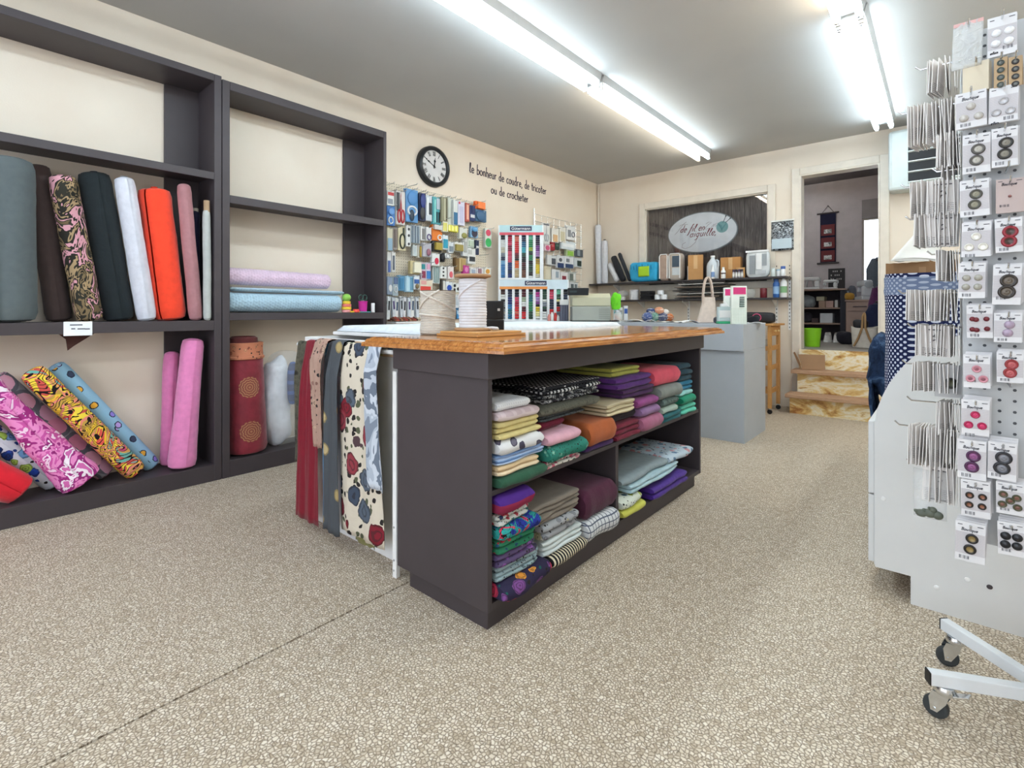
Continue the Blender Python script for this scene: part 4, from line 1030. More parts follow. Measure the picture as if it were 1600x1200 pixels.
packs = [
 (605,298,616,321,W_,[('p',.1,.1,.95,.32,'#c23a3c'),('p',.1,.55,.8,.9,'#8a8f98')],'white packet with red header, leftmost in the top row '+PB),
 (605,322,617,352,'#4d7fc0',[('r',.1,.55,.75,.95,'#e6e6e4'),('e',.1,.1,.9,.5,'#6a96cc')],'blue packet with white ring, below the red header packet '+PB),
 (619,299,633,351,'#cfcac6',[('x',.1,.05,.9,.98,'#b0222c'),('b',.05,.05,.35,.6,'#33343a')],'red handled scissors packet, top row '+PB),
 (634,296,653,347,'#5f92c4',[('e',.1,.05,.9,.5,'#4f86bd'),('r',.08,.5,.92,.82,'#d9dce0'),('e',.25,.62,.65,.98,'#2c3a4a')],'large sky blue packet with white loop, top row '+PB),
 (655,302,665,345,'#28304f',[('e',.1,.0,.95,.55,'#2f3d7a'),('e',.05,.5,.8,.98,'#3a3a3c')],'navy bundle packet, top row '+PB),
 (665.5,305,675,345,'#c9ced3',[('b',.5,.3,.9,.75,'#2a2f36'),('b',.1,.1,.4,.8,'#e4e6e6')],'white packet with dark insert, top row '+PB),
 (676,308,689,350,'#4f9aa0',[('b',.45,.05,.95,.45,'#b9c4d0'),('s',.2,.55,.95,.95,'#1f2a30'),('b',.15,.1,.35,.95,'#7fc4c0')],'teal packet with black stripes, top row '+PB),
 (690,308,699.5,346,'#8f8a70',[('b',.3,.05,.6,.95,'#b7b296'),('b',.75,.05,.9,.95,'#6f6a55')],'olive zip packet, top row '+PB),
 (700,309,708,355,'#c4c9bf',[('p',.2,.1,.8,.9,'#d6dad0')],'long pale sage packet, top row '+PB),
 (708.5,312,715,352,'#d5d7d2',[('b',.1,.5,.9,.98,'#2f6a92')],'white packet with blue lower half, top row '+PB),
 (715.5,315,726,352,'#cfcddd',[('d',.1,.02,.35,.12,'#cf4f5c'),('p',.25,.2,.8,.9,'#bdbad2')],'lavender packet with pink dot, top row '+PB),
 (727,317,733.5,346,'#b85a50',[('b',.25,.1,.75,.9,'#e2a88f')],'salmon packet, top row '+PB),
 (734.5,321,742.5,345,'#2a3a6a',[('b',.3,.1,.9,.5,'#1f2c5a'),('p',.1,.6,.9,.8,'#cfd3d6')],'navy packet with white label, top row '+PB),
 (743,315,757,327,'#e8743a',[('k',.1,.1,.9,.95,'#ef7d3e')],'bright orange packet at the right end of the top row '+PB),
 (743,328,760,346,'#456a8a',[('e',.0,.05,.9,.98,'#3f6284'),('b',.6,.1,.8,.8,'#a9bcc8')],'denim blue pouch packet below the orange one '+PB),
 (605,356,613.5,392,'#cdc6ae',[('b',.1,.45,.9,.98,'#8ea9bd')],'cream and blue packet, leftmost in the second row '+PB),
 (614,355,621,390,'#9a8d84',[('b',.2,.1,.7,.9,'#6d6058')],'brown grey packet, second row '+PB),
 (622,352,634,391,'#d2c9a8',[('r',.15,.3,.95,.98,'#2b3328'),('b',.6,.1,.75,.35,'#38423a')],'cream card with dark oval hoop, second row '+PB),
 (635,352,642,385,W_,[('d',.3,.12,.75,.25,'#3a3a40'),('d',.3,.42,.75,.55,'#3a3a40'),('d',.3,.82,.75,.95,'#3a3a40')],'white card with three dark snaps, second row '+PB),
 (643,352,656,380,'#a9b3b8',[('s',.05,.05,1.0,.98,'#5d6a78')],'grey packet of thin strips, second row '+PB),
 (657,354,665.5,376,'#d9d7d4',[('b',.3,.15,.7,.9,'#7f7a78')],'white packet with grey tape, second row '+PB),
 (666,355,674,376,'#d9d7d4',[('r',.1,.5,.95,.98,'#5a4f7a')],'white packet with purple ring, second row '+PB),
 (675,352,691,376,'#e07a2a',[('k',.1,.0,.95,.3,'#cfcfcb'),('r',.5,.6,.95,.98,'#f0eeea')],'orange box with white ring, second row '+PB),
 (692,341,700,362,'#dfdccb',[('s',.1,.35,.9,.95,'#d8cf45')],'white packet with yellow strips, second row '+PB),
 (700.5,352,716,362,'#dcd24a',[('s',.0,.1,1,.9,'#efe98e')],'yellow striped packet, second row '+PB),
 (718,356,730,373,'#d3d3ca',[('e',.2,.45,.9,.98,'#8e8a4a')],'white packet with olive pouch, second row '+PB),
 (735,354,747,371,'#7fa8c9',[('d',.15,.25,.9,.98,'#3a3544'),('e',.1,.05,.8,.5,'#5f9cc9')],'blue packet with dark round end, second row '+PB),
 (645,382,652,400,'#c5c9c6',[('p',.2,.2,.8,.9,'#b0b7b8')],'pale grey packet, third row '+PB),
 (652.5,382,660.5,403,'#d8d4c8',[('c',.25,.15,.75,.95,'#b99a3f')],'white card with gold cylinder, third row '+PB),
 (661,380,674,401,'#b3b0b8',[('e',.35,.4,.85,.95,'#8d5a68')],'grey packet with rose pouch, third row '+PB),
 (676,377,690,393,'#2c2b2a',[('k',.2,.15,.9,.85,'#a5903f')],'black packet with gold box, third row '+PB),
 (692,367,700,390,'#dadfe0',[('b',.1,.3,.9,.9,'#2f93ae')],'white card with turquoise insert, third row '+PB),
 (700.5,378,709,395,'#d5d9da',[('b',.2,.4,.85,.9,'#7d8790')],'white packet with grey insert, third row '+PB),
 (710,378,722,393,'#dddbd4',[('k',.05,.3,.95,.95,'#9a8a4a')],'white and gold box packet, third row '+PB),
 (723,372,730.5,400,'#cfd0cf',[('b',.3,.2,.8,.8,'#a9a8a0')],'narrow white packet, third row '+PB),
 (731,373,742,387,'#c9d0c6',[('b',.15,.25,.85,.85,'#aebba8')],'pale green packet, third row '+PB),
 (743,375,748.5,398,'#26304a',[('p',.2,.4,.9,.55,'#d3d6d9')],'slim navy packet, right end of the third row '+PB),
 (731,388,743,412,'#d9d9d6',[('b',.2,.55,.9,.85,'#33363c'),('b',.1,.1,.5,.4,'#b6b6b2')],'white packet with black insert, fourth row '+PB),
 (605,392,611,426,W_,[('b',.2,.45,.8,.98,'#4a64a8')],'white packet with blue foot, leftmost in the fourth row '+PB),
 (612,393,618,425,W_,[('b',.3,.2,.7,.9,'#555a66')],'white packet with grey insert, second in the fourth row '+PB),
 (641,408,656,428,'#c9b98c',[('k',.25,.1,.98,.9,'#e2dcc6'),('r',.4,.25,.9,.75,'#cfae4e')],'cream box with gold ring, fourth row '+PB),
 (658,410,665,437,'#cdb9c6',[('b',.1,.1,.8,.4,'#2f8a94'),('b',.2,.5,.9,.9,'#8d3a52')],'packet in teal and maroon, fourth row '+PB),
 (665.5,410,673,437,'#cfc9d6',[('b',.15,.5,.9,.95,'#3f7ec0'),('b',.2,.1,.8,.4,'#d9a0ba')],'packet in pink and blue, fourth row '+PB),
 (675,396,687,415,W_,[('d',.35,.35,.85,.9,'#c92a4a')],'white box packet with red flower, fourth row '+PB),
 (688,395,695,409,'#1c1c20',[('e',.0,.1,.95,.95,'#232328')],'black pouch packet, fourth row '+PB),
 (695.5,396,704,404,'#e3e3e2',[('r',.1,.05,.9,.95,'#c4c4c8')],'small white roll packet, fourth row '+PB),
 (676,416,687,443,'#d0d4d2',[('s',.15,.05,.95,.95,'#6f8a8a')],'zip packet with grey green strips, fifth row '+PB),
 (688,416,698,435,'#d9dbd8',[('d',.35,.1,.6,.25,'#2b2b2f'),('d',.35,.4,.6,.55,'#2b2b2f'),('d',.35,.7,.6,.85,'#2b2b2f')],'white card with black snaps, fifth row '+PB),
 (700,416,709,436,'#dcd3cf',[('d',.25,.4,.8,.9,'#d2606a')],'white card with pink strawberry, fifth row '+PB),
 (710.5,402,717,424,'#6a4f2f',[('b',.2,.1,.8,.9,'#7d6038')],'brown packet, fifth row '+PB),
 (717.5,403,728,424,'#c2a878',[('b',.3,.1,.9,.9,'#b0935e')],'tan packet, fifth row '+PB),
 (724,414.5,733,428,'#b83a86',[('d',.2,.2,.8,.8,'#d780b4')],'magenta packet, just above the tall white spool '+PB),
 (735,418,744,428,W_,[('b',.2,.3,.8,.9,'#9da7b8')],'white packet with grey blue square, above the tall white spool '+PB),
 (745,418,755,428,'#d8d2d2',[('b',.2,.2,.7,.9,'#8d6a74')],'white packet with mauve square, above the tall white spool '+PB),
 (757,417.5,767,429,'#dedbd2',[('d',.2,.25,.8,.9,'#d99a42')],'white packet with orange flower, rightmost above the tall white spool '+PB),
 (605,432,613,460,'#8d9ab0',[('d',.3,.45,.95,.85,'#dedfe0')],'grey blue packet with white disc, sixth row '+PB),
 (613.5,432,622,462,'#a3b0b8',[('r',.15,.5,.9,.85,'#d5d5d6'),('b',.2,.05,.9,.4,'#5d6f92')],'grey packet with pale ring, sixth row '+PB),
 (622.5,430,632,454,'#5f94b8',[('b',.2,.2,.8,.9,'#3f7aa0')],'blue packet, sixth row '+PB),
 (633,431,646,456,'#9cc3d8',[('b',.1,.1,.5,.95,'#b9d5e2'),('p',.6,.1,.95,.9,'#6a98b4')],'large light blue packet, sixth row '+PB),
 (646.5,430,655.5,452,'#d3d8dc',[('b',.1,.3,.9,.6,'#3a5fa0'),('e',.2,.6,.8,.98,'#7d6a4a')],'white packet with blue band, sixth row '+PB),
 (656,437,676,456,'#d9ccb8',[('p',.05,.55,.85,.95,'#d9483f'),('p',.1,.1,.5,.4,'#e2a6a0')],'cream card with coral red lettering band, sixth row '+PB),
 (690,437,696.5,456,'#55504c',[('b',.3,.1,.8,.95,'#d7d3cc')],'brown and white packet, sixth row '+PB),
 (697,440,706.5,457,'#dde1e4',[('d',.15,.3,.9,.85,'#2a4fa8')],'white card with blue disc, sixth row '+PB),
 (707.5,442,719,456,'#d9dbd8',[('d',.1,.15,.4,.5,'#202024'),('d',.55,.5,.85,.85,'#202024'),('d',.1,.6,.35,.9,'#202024')],'white card with black buttons, sixth row '+PB),
 (698,458,706,492,'#c3cbb4',[('d',.2,.08,.8,.25,'#6a8a5a'),('d',.2,.4,.8,.55,'#6a8a5a'),('d',.2,.7,.8,.85,'#6a8a5a')],'pale green card with three green buttons, bottom row '+PB),
 (708,460,719,481,'#d9dcdf',[('p',.2,.2,.8,.8,'#b7c0c9')],'white card, bottom row '+PB),
 (702,484,713,499,'#17171b',[('e',.1,.1,.9,.95,'#1f1f26')],'black pouch packet, bottom row '+PB),
 (713.5,480,719.5,498,'#3f8ac4',[('p',.1,.3,.9,.6,'#b9d6ea')],'blue packet beside the black pouch, bottom row '+PB),
]
for p in packs: pack(*p)
for i in range(8):
    u = 606 + i*6.2
    pack(u, 463 + (i%3), u+4.6, 499 - (i%2)*3, ('#dfe1e4','#d2d8de','#e4e4e2','#c9ced6')[i%4], [('b',.3,.2,.7,.6,('#33353c','#5d4a7a','#2d4a6a','#45484f')[i%4])], 'narrow needle card, number %s from the left in the bottom row on the wall pegboard' % ('one','two','three','four','five','six','seven','eight')[i], x=-3.60, tilt=radians((-3,4,-2,3,-4,2,-2,3)[i]), name='needle_card')
pack(758,357,768,387,'#d9dcd2',[('d',.12,.06,.85,.40,'#d6506a'),('d',.05,.5,.95,.97,'#3fae62')], 'small card with pink and green rosettes hanging right of the pegboard', x=-3.66)
for i, (u, v) in enumerate(((760,398),(752,372),(612,287),(632,290),(648,289),(662,299))):
    p = oX(u, v, -3.6); hook_at(p, -3.57, ('lower empty hook at the right edge of the wall pegboard','upper empty hook at the right edge of the wall pegboard','first empty hook from the left above the top row of packets','second empty hook from the left above the top row of packets','third empty hook from the left above the top row of packets','fourth empty hook from the left above the top row of packets')[i], None)
tr = thing('ribbon_tray', oX(630,503,-3.58), 'tray of brown and red braids below the needle cards', 'tray')
p = oX(612,507,-3.56); q = oX(652,507,-3.56)
MB().box(PX+.002, p.y, p.z+.01, -3.50, q.y, p.z+.022).build('tray_board', M_WHITE, tr)
for i in range(14):
    y = p.y + .02 + (q.y - p.y - .04)*i/13
    MB().tube([(-3.66+.03*rnd.random(), y, p.z+.035), (-3.60, y+.01, p.z+.05+.01*rnd.random()), (-3.53, y-.004, p.z+.036)], .009, 6).build('braid', mat(('#6a3a2a','#8a4a34','#a34038','#4a352c','#b07a5a')[i%5], .8), tr, smooth=True)

# ---------------------------------------------------------------- thread racks (turned towards the shop)
def text3d(s, size, T, m, parent=None, ex=.0006, name='lettering', wid=None):
    cu = bpy.data.curves.new('text', 'FONT'); cu.body = s; cu.size = size; cu.extrude = ex; cu.align_x = 'CENTER'; cu.resolution_u = 2
    o = bpy.data.objects.new('text', cu); col.objects.link(o)
    dg = bpy.context.evaluated_depsgraph_get(); me = bpy.data.meshes.new_from_object(o.evaluated_get(dg))
    bpy.data.objects.remove(o); bpy.data.curves.remove(cu)
    if wid:
        xs = [v.co.x for v in me.vertices]; k = wid/(max(xs)-min(xs)); me.transform(Matrix.Diagonal((k,1,1,1)))
    me.transform(T); me.materials.clear(); me.materials.append(m)
    n = bpy.data.objects.new(name, me); col.objects.link(n)
    if parent: n.parent = parent; me.transform(Matrix.Translation(-wloc(parent)))
    return n
RB = Matrix.Translation((-3.57, 3.925, 0)) @ Matrix.Rotation(YAW, 4, 'Z')      # local x along the rack, -y towards the shop
FACE = Matrix(((1,0,0,0),(0,0,-1,0),(0,1,0,0),(0,0,0,1)))                       # text plane -> rack face
M_RACK = mat('#dfe2e4', .4)
def rack(z0, W, H, ncol, nrow, x0c, dx, cols, label, stripe_c, name_at, top_c):
    t = thing('thread_rack', RB @ Vector((W/2, .05, z0)), label, 'thread rack')
    hd = .105 if ncol == 6 else .10
    MB(RB).box(0, .0, z0, .012, .11, z0+H).build('side', M_RACK, t)
    MB(RB).box(W-.012, .0, z0, W, .11, z0+H).build('side', M_RACK, t)
    MB(RB).box(.012, .09, z0, W-.012, .11, z0+H).build('back', mat('#cfd3d6', .5), t)
    MB(RB).box(.012, .0, z0, W-.012, .09, z0+.018).build('bottom', M_RACK, t)
    MB(RB).box(.012, .0, z0+H-hd, W-.012, .09, z0+H).build('header', mat(top_c, .4), t)
    MB(RB).box(.012, -.002, z0+H-hd, W*stripe_c[1]+.012, -.0002, z0+H-hd+.028).build('header_band', mat(stripe_c[0], .4), t)
    xm = W*name_at
    MB(RB).box(xm-.115, -.003, z0+H-.06, xm+.115, -.0003, z0+H-.012).build('name_plate', mat('#2a3350', .4), t)
    text3d('Gütermann', .044, RB @ Matrix.Translation((xm, -.004, z0+H-.050)) @ FACE, mat('#f2f2f2', .4), t, wid=.20)
    gap = W - .024
    for i in range(ncol + 1):                         # uprights between the columns, as the photo shows them
        xx = x0c + (i-.5)*dx - dx*.19; xe = min(W-.0125, xx + dx*.38); xx = max(.0125, xx)
        if xe > xx: MB(RB).box(xx, .001, z0+.018, xe, .05, z0+H-hd).build('divider', M_RACK, t)
    dz = (H-hd-.026)/nrow; m = MB(RB)
    for i in range(1, nrow): m.box(.0126, .034, z0+.022+i*dz-.0009, W-.0126, .09, z0+.022+i*dz+.0009)
    m.build('row_ledges', M_RACK, t)['kind'] = 'stuff'
    return t, z0+.022, dz
spm = {}
def thread(Tr, c, r, L):
    k = (c, round(r, 4))
    if k not in spm:
        o = MB().lathe([(r*.5,-L/2-.004),(r*.62,-L/2-.004),(r*.62,-L/2),(r*.9,-L/2+.001),(r,-L*.3),(r,L*.3),(r*.9,L/2-.001),(r*.62,L/2),(r*.62,L/2+.004),(r*.5,L/2+.004)], n=10).build('thread_spool', mat(c, .45, 0, .03), smooth=True, at=(0,0,0))
        spm[k] = o.data; first = o
    else:
        first = bpy.data.objects.new('thread_spool', spm[k]); col.objects.link(first)
    first.matrix_world = Tr
    return first
NAME = {}
def cname(c): return NAMES.get(c, 'coloured')
NAMES = {'#1b1b1e':'black','#e4e4e0':'white','#cfc7b0':'cream','#8d959c':'grey','#27304a':'navy','#7fb6d8':'light blue','#3a7fb8':'blue','#b8213f':'crimson','#d9506e':'rose pink','#8a1d3a':'wine red','#2b3a78':'dark blue','#e2725c':'coral','#d6282c':'red','#5a1c24':'maroon','#ea6a2a':'orange','#c9b48a':'tan','#2f6f96':'petrol blue','#3fb0bf':'cyan','#274a38':'dark green','#4a2a22':'dark brown','#7a4a30':'brown','#6fc4a4':'mint','#2f8a5a':'green','#a8bf4a':'lime','#3a2a44':'plum','#7d3f8a':'purple','#b08ac0':'lilac','#a88a2a':'gold','#e2c832':'yellow','#efe6a0':'pale yellow','#1f6a72':'teal','#b8348a':'magenta','#a9b59a':'sage'}
def seq(*a):
    out = []
    for c, n in a: out += [c]*n
    return out
UC = [seq(('#1b1b1e',2),('#e4e4e0',4),('#cfc7b0',3),('#8d959c',2),('#27304a',2),('#7fb6d8',2),('#3a7fb8',7)),
      seq(('#b8213f',3),('#d9506e',2),('#8a1d3a',3),('#d9506e',6),('#2b3a78',4),('#27304a',2),('#2b3a78',2)),
      seq(('#e2725c',3),('#d6282c',6),('#8a1d3a',1),('#5a1c24',2),('#1b1b1e',1),('#ea6a2a',4),('#cfc7b0',1),('#c9b48a',4)),
      seq(('#27304a',3),('#2f6f96',3),('#3fb0bf',3),('#274a38',2),('#1b1b1e',3),('#5a1c24',2),('#4a2a22',2),('#7a4a30',4)),
      seq(('#6fc4a4',2),('#2f8a5a',4),('#a8bf4a',2),('#274a38',1),('#1b1b1e',1),('#2f8a5a',3),('#1b1b1e',2),('#274a38',4),('#1b1b1e',2),('#e4e4e0',1)),
      seq(('#27304a',2),('#3a2a44',3),('#7d3f8a',3),('#b08ac0',3),('#1b1b1e',1),('#a88a2a',3),('#e2c832',5),('#cfc7b0',2))]
LC = [seq(('#4a2a22',2),('#e4e4e0',2),('#1b1b1e',1),('#8d959c',2),('#1b1b1e',1),('#8d959c',1),('#cfc7b0',1),('#8d959c',2)),
      seq(('#27304a',3),('#2b3a78',3),('#3a7fb8',2),('#1f6a72',2),('#2f6f96',2)),
      seq(('#1b1b1e',2),('#27304a',1),('#d9506e',2),('#b8213f',2),('#d6282c',2),('#e2725c',1),('#d6282c',2)),
      seq(('#5a1c24',3),('#a9b59a',2),('#e4e4e0',2),('#5a1c24',2),('#d6282c',3)),
      seq(('#1b1b1e',1),('#274a38',1),('#1f6a72',3),('#2f8a5a',4),('#274a38',3)),
      seq(('#3a2a44',1),('#b8348a',2),('#b08ac0',2),('#7d3f8a',1),('#1b1b1e',1),('#e2c832',2),('#efe6a0',2),('#e4e4e0',1)),
      seq(('#274a38',4),('#e4e4e0',1),('#8d959c',2),('#274a38',1),('#1b1b1e',1),('#e4e4e0',3)),
      seq(('#b8213f',1),('#d9506e',3),('#27304a',4),('#d6282c',2),('#e4e4e0',2)),
      seq(('#6fc4a4',2),('#274a38',2),('#efe6a0',1),('#1b1b1e',2),('#d6282c',2),('#8d959c',3)),
      seq(('#1b1b1e',2),('#27304a',2))]
ORD = ('first','second','third','fourth','fifth','sixth','seventh','eighth','ninth','tenth')
ORD2 = ORD + ('eleventh','twelfth','thirteenth','fourteenth','fifteenth','sixteenth','seventeenth','eighteenth','nineteenth','twentieth','twenty-first','twenty-second')
def fill(info, x0c, dx, cols, nrow, r, which):
    t, zb, dz = info
    for ci, cl in enumerate(cols):
        for ri, c in enumerate(cl[:nrow]):
            z = zb + dz*(nrow - ri - .5)
            T = RB @ Matrix.Translation((x0c + ci*dx, .034, z)) @ Matrix.Rotation(pi/2, 4, 'Y')
            o = thread(T, c, min(r, dz*.455), dx*.56)
            tag(o, '%s thread spool, %s from top, %s column of the %s thread rack' % (cname(c), ORD2[ri], ORD[ci], which), 'thread spool', 'spools of the %s thread rack' % which)
M_PX = 5.3/784
dxc = 10.88*M_PX; x0c = (785.3-778)*M_PX
i2 = rack(.9515, .745, .437, 10, 12, x0c, dxc, LC, 'wide lower thread rack standing on the sales counter', ('#d98a42', .68), .53, '#c6d6de'); fill(i2, x0c, dxc, LC, 12, .0126, 'lower')
i1 = rack(1.390, .477, .575, 6, 22, x0c, dxc, UC, 'narrow upper thread rack with red band, on top of the wide one', ('#cf4f5c', .98), .50, '#b5d5da'); fill(i1, x0c, dxc, UC, 22, .0126, 'upper')
# small things in front of the lower rack
o = thing('brush_set', RB @ Vector((.70, -.035, .952)), 'grey fringed brush in a white sleeve standing before the lower thread rack', 'brush')
MB(RB).box(.645,-.05,1.12,.735,-.03,1.175).build('sleeve', M_WHITE, o, bevel=.004)
for i in range(7): MB(RB).box(.648+i*.0125,-.048,.953,.657+i*.0125,-.032,1.12).build('bristle_strip', mat(('#5d5f72','#777a8c')[i%2], .8), o)
for i, (x, c, h) in enumerate(((.535,'#d98a80',.07),(.565,'#e3e3e0',.09),(.60,'#c2342f',.085),(.625,'#d7d7d4',.06))):
    o = MB(RB).lathe([(.016,0),(.019,.004),(.019,h*.7),(.012,h*.8),(.012,h),(.001,h+.002)], (x,-.045,.9525), 12).build('pin_tub', mat(c, .4), smooth=True)
    tag(o, ('salmon','tall white','red','short white')[i] + ' tub in the row before the lower thread rack', 'tub')

# ---------------------------------------------------------------- wire grid with more notions, right of the racks
wg = thing('wire_grid', (XW + .03, 5.2, 1.30), 'wire display grid hanging on the left wall beside the thread racks', 'grid')
m = MB()
for i in range(9): y = 4.72 + i*.125; m.rod((XW+.03, y, 1.28), (XW+.03, y, 2.22), .0025, 6)
for i in range(12): z = 1.30 + i*.083; m.rod((XW+.034, 4.70, z), (XW+.034, 5.74, z), .0025, 6)
m.build('grid_wires', M_CHROME, wg, smooth=True)['kind'] = 'stuff'
MB().rod((XW+.03, 4.70, 1.28), (XW+.03, 4.70, 2.28), .006).build('grid_frame', M_CHROME, wg)
WG = 'on the wire grid'
wp = [(848,349,859,381,W_,[('x',.2,.1,.8,.9,'#b7bbc0'),('p',.1,.02,.9,.1,'#77797f')],'long white scissors card, top left '+WG),
 (862,357,873,379,'#dfdcd4',[('b',.2,.45,.8,.95,'#d9b184')],'white card with peach insert '+WG),
 (874,355,884,379,'#e2dfd6',[('b',.2,.3,.8,.9,'#cdc4a8')],'white card with cream insert '+WG),
 (885,353,899,375,'#e3e3e2',[('p',.15,.3,.5,.8,'#8a8d92'),('r',.55,.4,.9,.8,'#7d8088')],'white card with printed ring '+WG),
 (877,377,899,390,'#d5dde2',[('p',.1,.3,.9,.7,'#e9edef')],'wide pale blue card '+WG),
 (851,382,860,392,'#dfc6cf',[('d',.15,.15,.85,.9,'#c9527a')],'white card with pink rosette '+WG),
 (860.5,378,867,391,'#a3202c',[('p',.2,.3,.8,.6,'#c95a5f')],'dark red packet '+WG),
 (867.5,378,874,390,'#34483f',[('p',.2,.3,.8,.6,'#5a7466')],'dark green packet '+WG),
 (885,391,897,401,'#b8c49a',[('b',.15,.2,.85,.85,'#8fbf4a')],'packet with lime green insert '+WG),
 (898,390,911,401,'#4d545c',[('b',.3,.1,.6,.9,'#8a949c')],'slate grey packet, right end '+WG),
 (855,399,869,414,'#d6d8da',[('b',.5,.3,.9,.9,'#4a4d55')],'white packet with charcoal insert, middle row '+WG),
 (870,399,881.5,419,'#d9dbde',[('b',.1,.6,.9,.98,'#2c3d66'),('d',.3,.2,.7,.5,'#55585f')],'white packet with navy foot, middle row '+WG),
 (882,401,896.5,419,'#dcdddf',[('b',.1,.65,.9,.98,'#33466a'),('b',.2,.2,.5,.5,'#7f838a')],'white packet with slate blue foot, middle row '+WG),
 (897,403,909,417,'#c9ced0',[('b',.4,.3,.9,.9,'#2f3f38')],'grey packet with dark green insert, middle row '+WG),
 (850,416,861,441,'#cfc6ae',[('p',.2,.2,.8,.8,'#d9d2be')],'beige packet, lower row '+WG),
 (862,421,875,437,'#dddfe1',[('b',.5,.2,.8,.8,'#9aa7b5')],'white packet with pale blue insert, lower row '+WG),
 (876,425,887.5,439,'#dcdadb',[('b',.2,.45,.7,.95,'#8a2f3c')],'white packet with maroon insert, lower row '+WG),
 (888,425,900,440,'#b9bdb9',[('b',.2,.2,.6,.9,'#6d756f'),('p',.6,.2,.9,.8,'#dcdcd8')],'grey packet, right of the lower row '+WG),
 (890,441,903,456,'#cfd2d3',[('b',.15,.2,.45,.9,'#4f5a5e'),('b',.6,.2,.85,.9,'#6a757a')],'white packet with two slate strips, lowest '+WG)]
for p in wp: pack(*p, x=XW + .085 + .02*rnd.random(), base=XW + .034)

# ---------------------------------------------------------------- on the sales counter
CT = .9505
RG = Matrix.Translation((-2.845, 4.235, CT)) @ Matrix.Rotation(YAW, 4, 'Z')
t = thing('cash_register', RG @ Vector((.2, .15, 0)), 'beige and grey cash register on the sales counter', 'cash register')
MB(RG).box(0,0,.006,.39,.19,.155).build('lower_body', mat('#9b9f97', .5), t, bevel=.008)
MB(RG).prism([(.0,.157),(.19,.157),(.19,.285),(.05,.285),(.0,.245)], 0, .39, 'yz').build('upper_body', mat('#b9b79d', .5), t, bevel=.006)
for i in range(6): MB(RG).box(.27,-.003,.03+i*.018,.38,-.0003,.038+i*.018).build('vent_rib', mat('#868a82', .5), t)
MB(RG).box(0,.0,0,.39,.19,.006).build('foot', M_BLACK, t)
dp = MB(RG @ Matrix.Translation((-.05,-.04,.262)) @ Matrix.Rotation(radians(18),4,'X')).box(0,0,0,.21,.02,.075).build('display', mat('#2b2f33', .3), t, bevel=.005)
MB(RG @ Matrix.Translation((-.05,-.04,.262)) @ Matrix.Rotation(radians(18),4,'X')).box(.02,-.0015,.03,.09,-.0003,.05).build('screen_strip', mat('#4a565a', .2), dp)
tag(lump('green_cloth', 'lime green crumpled tape hanging beside the cash register', 'tape', RG @ Vector((.445,.03,.12)), (.045,.035,.085), cloth('#6fd02f'), 31, .5, freq=16), cat='tape')
jar = RG @ Vector((.45,-.05,0))
t = thing('button_jar', jar, 'glass jar of orange and red buttons beside the cash register', 'jar')
MB().lathe([(.032,0),(.038,.004),(.038,.075),(.03,.088),(.03,.1)], jar, 20, caps=False).build('glass', clear('#eef4f2', .05, .3), t, smooth=True)
for i in range(26):
    a = rnd.random()*6.3; r = .026*math.sqrt(rnd.random())
    MB().lathe([(.009,0),(.011,.001),(.011,.004),(.004,.005)], (jar.x+r*cos(a), jar.y+r*sin(a), jar.z+.003+.0025*i), 8).build('button', mat(('#c8402a','#d9772f','#7a2a20','#e0a35a')[i%4], .4), t)
MB().lathe([(.033,0),(.033,.014),(.001,.0145)], (jar.x, jar.y, jar.z+.1), 16).build('lid', M_METAL, t, smooth=True)
for i, (u, v, w, h, c, lb) in enumerate(((962,500,.05,.17,'#dfe3e6','white box with teal label, left of three behind the register'),(970,500,.045,.15,'#cfd8d6','pale grey box, middle of three behind the register'),(978,500,.05,.17,'#d9dde4','white box with blue label, right of three behind the register'))):
    p = oZ(u, v, CT); T = Matrix.Translation(p) @ Matrix.Rotation(YAW + .1*i, 4, 'Z')
    o = MB(T).box(-w/2,0,0,w/2,.03,h).build('carton', mat(c, .5), bevel=.002); tag(o, lb, 'box')
    MB(T).box(-w*.4,-.0012,h*.45,w*.4,-.0003,h*.8).build('label', mat(('#3fa0a8','#8d98a0','#3a5fb0')[i], .5), o)
p = oY(968,500.5,4.28); p.z = CT
t = thing('scissors', p, 'black handled shears lying on the counter papers', 'scissors')
T = Matrix.Translation(p) @ Matrix.Rotation(YAW+.3, 4, 'Z')
MB(T).prism([(-.02,-.004),(.14,-.001),(.14,.002),(-.02,.010)], .012, .016).build('blade', M_METAL, t)
MB(T).prism([(-.02,-.010),(.14,-.002),(.14,.001),(-.02,.004)], .0165, .020).build('blade', M_METAL, t)
for s in (-1, 1): MB(T).tube([(-.055 + .034*cos(2*pi*i/14), s*.02 + .018*sin(2*pi*i/14), .012) for i in range(14)], .006, 8, closed=True).build('handle', M_BLACK, t, smooth=True)
p = oY(1027,500,4.76); p.z = CT
yb = thing('yarn_heap', p, 'heap of green, navy and orange yarn balls at the back of the counter', 'yarn')
for i, (dx_, dy_, dz_, r, c) in enumerate(((-.10,0,0,.055,'#4a5a8a'),(-.03,.02,0,.06,'#5f8a7a'),(.05,.0,0,.055,'#4a4f6a'),(.12,.02,0,.05,'#b5683a'),(.02,.01,.07,.05,'#c4886a'),(-.06,.02,.07,.045,'#33406a'),(.085,.02,.065,.04,'#cfc9c4'))):
    MB(Matrix.Translation(p + Vector((dx_*_R[0]-dy_*.6, dx_*_R[1]+dy_*.7, dz_*.9)))).ell((0,0,r*.85),(r,r,r*.85),14,9).build('yarn_ball', tweed('yarn_%d' % i, [c, c, '#dcd6cc'], 26, (1,1,4)), yb, smooth=True)
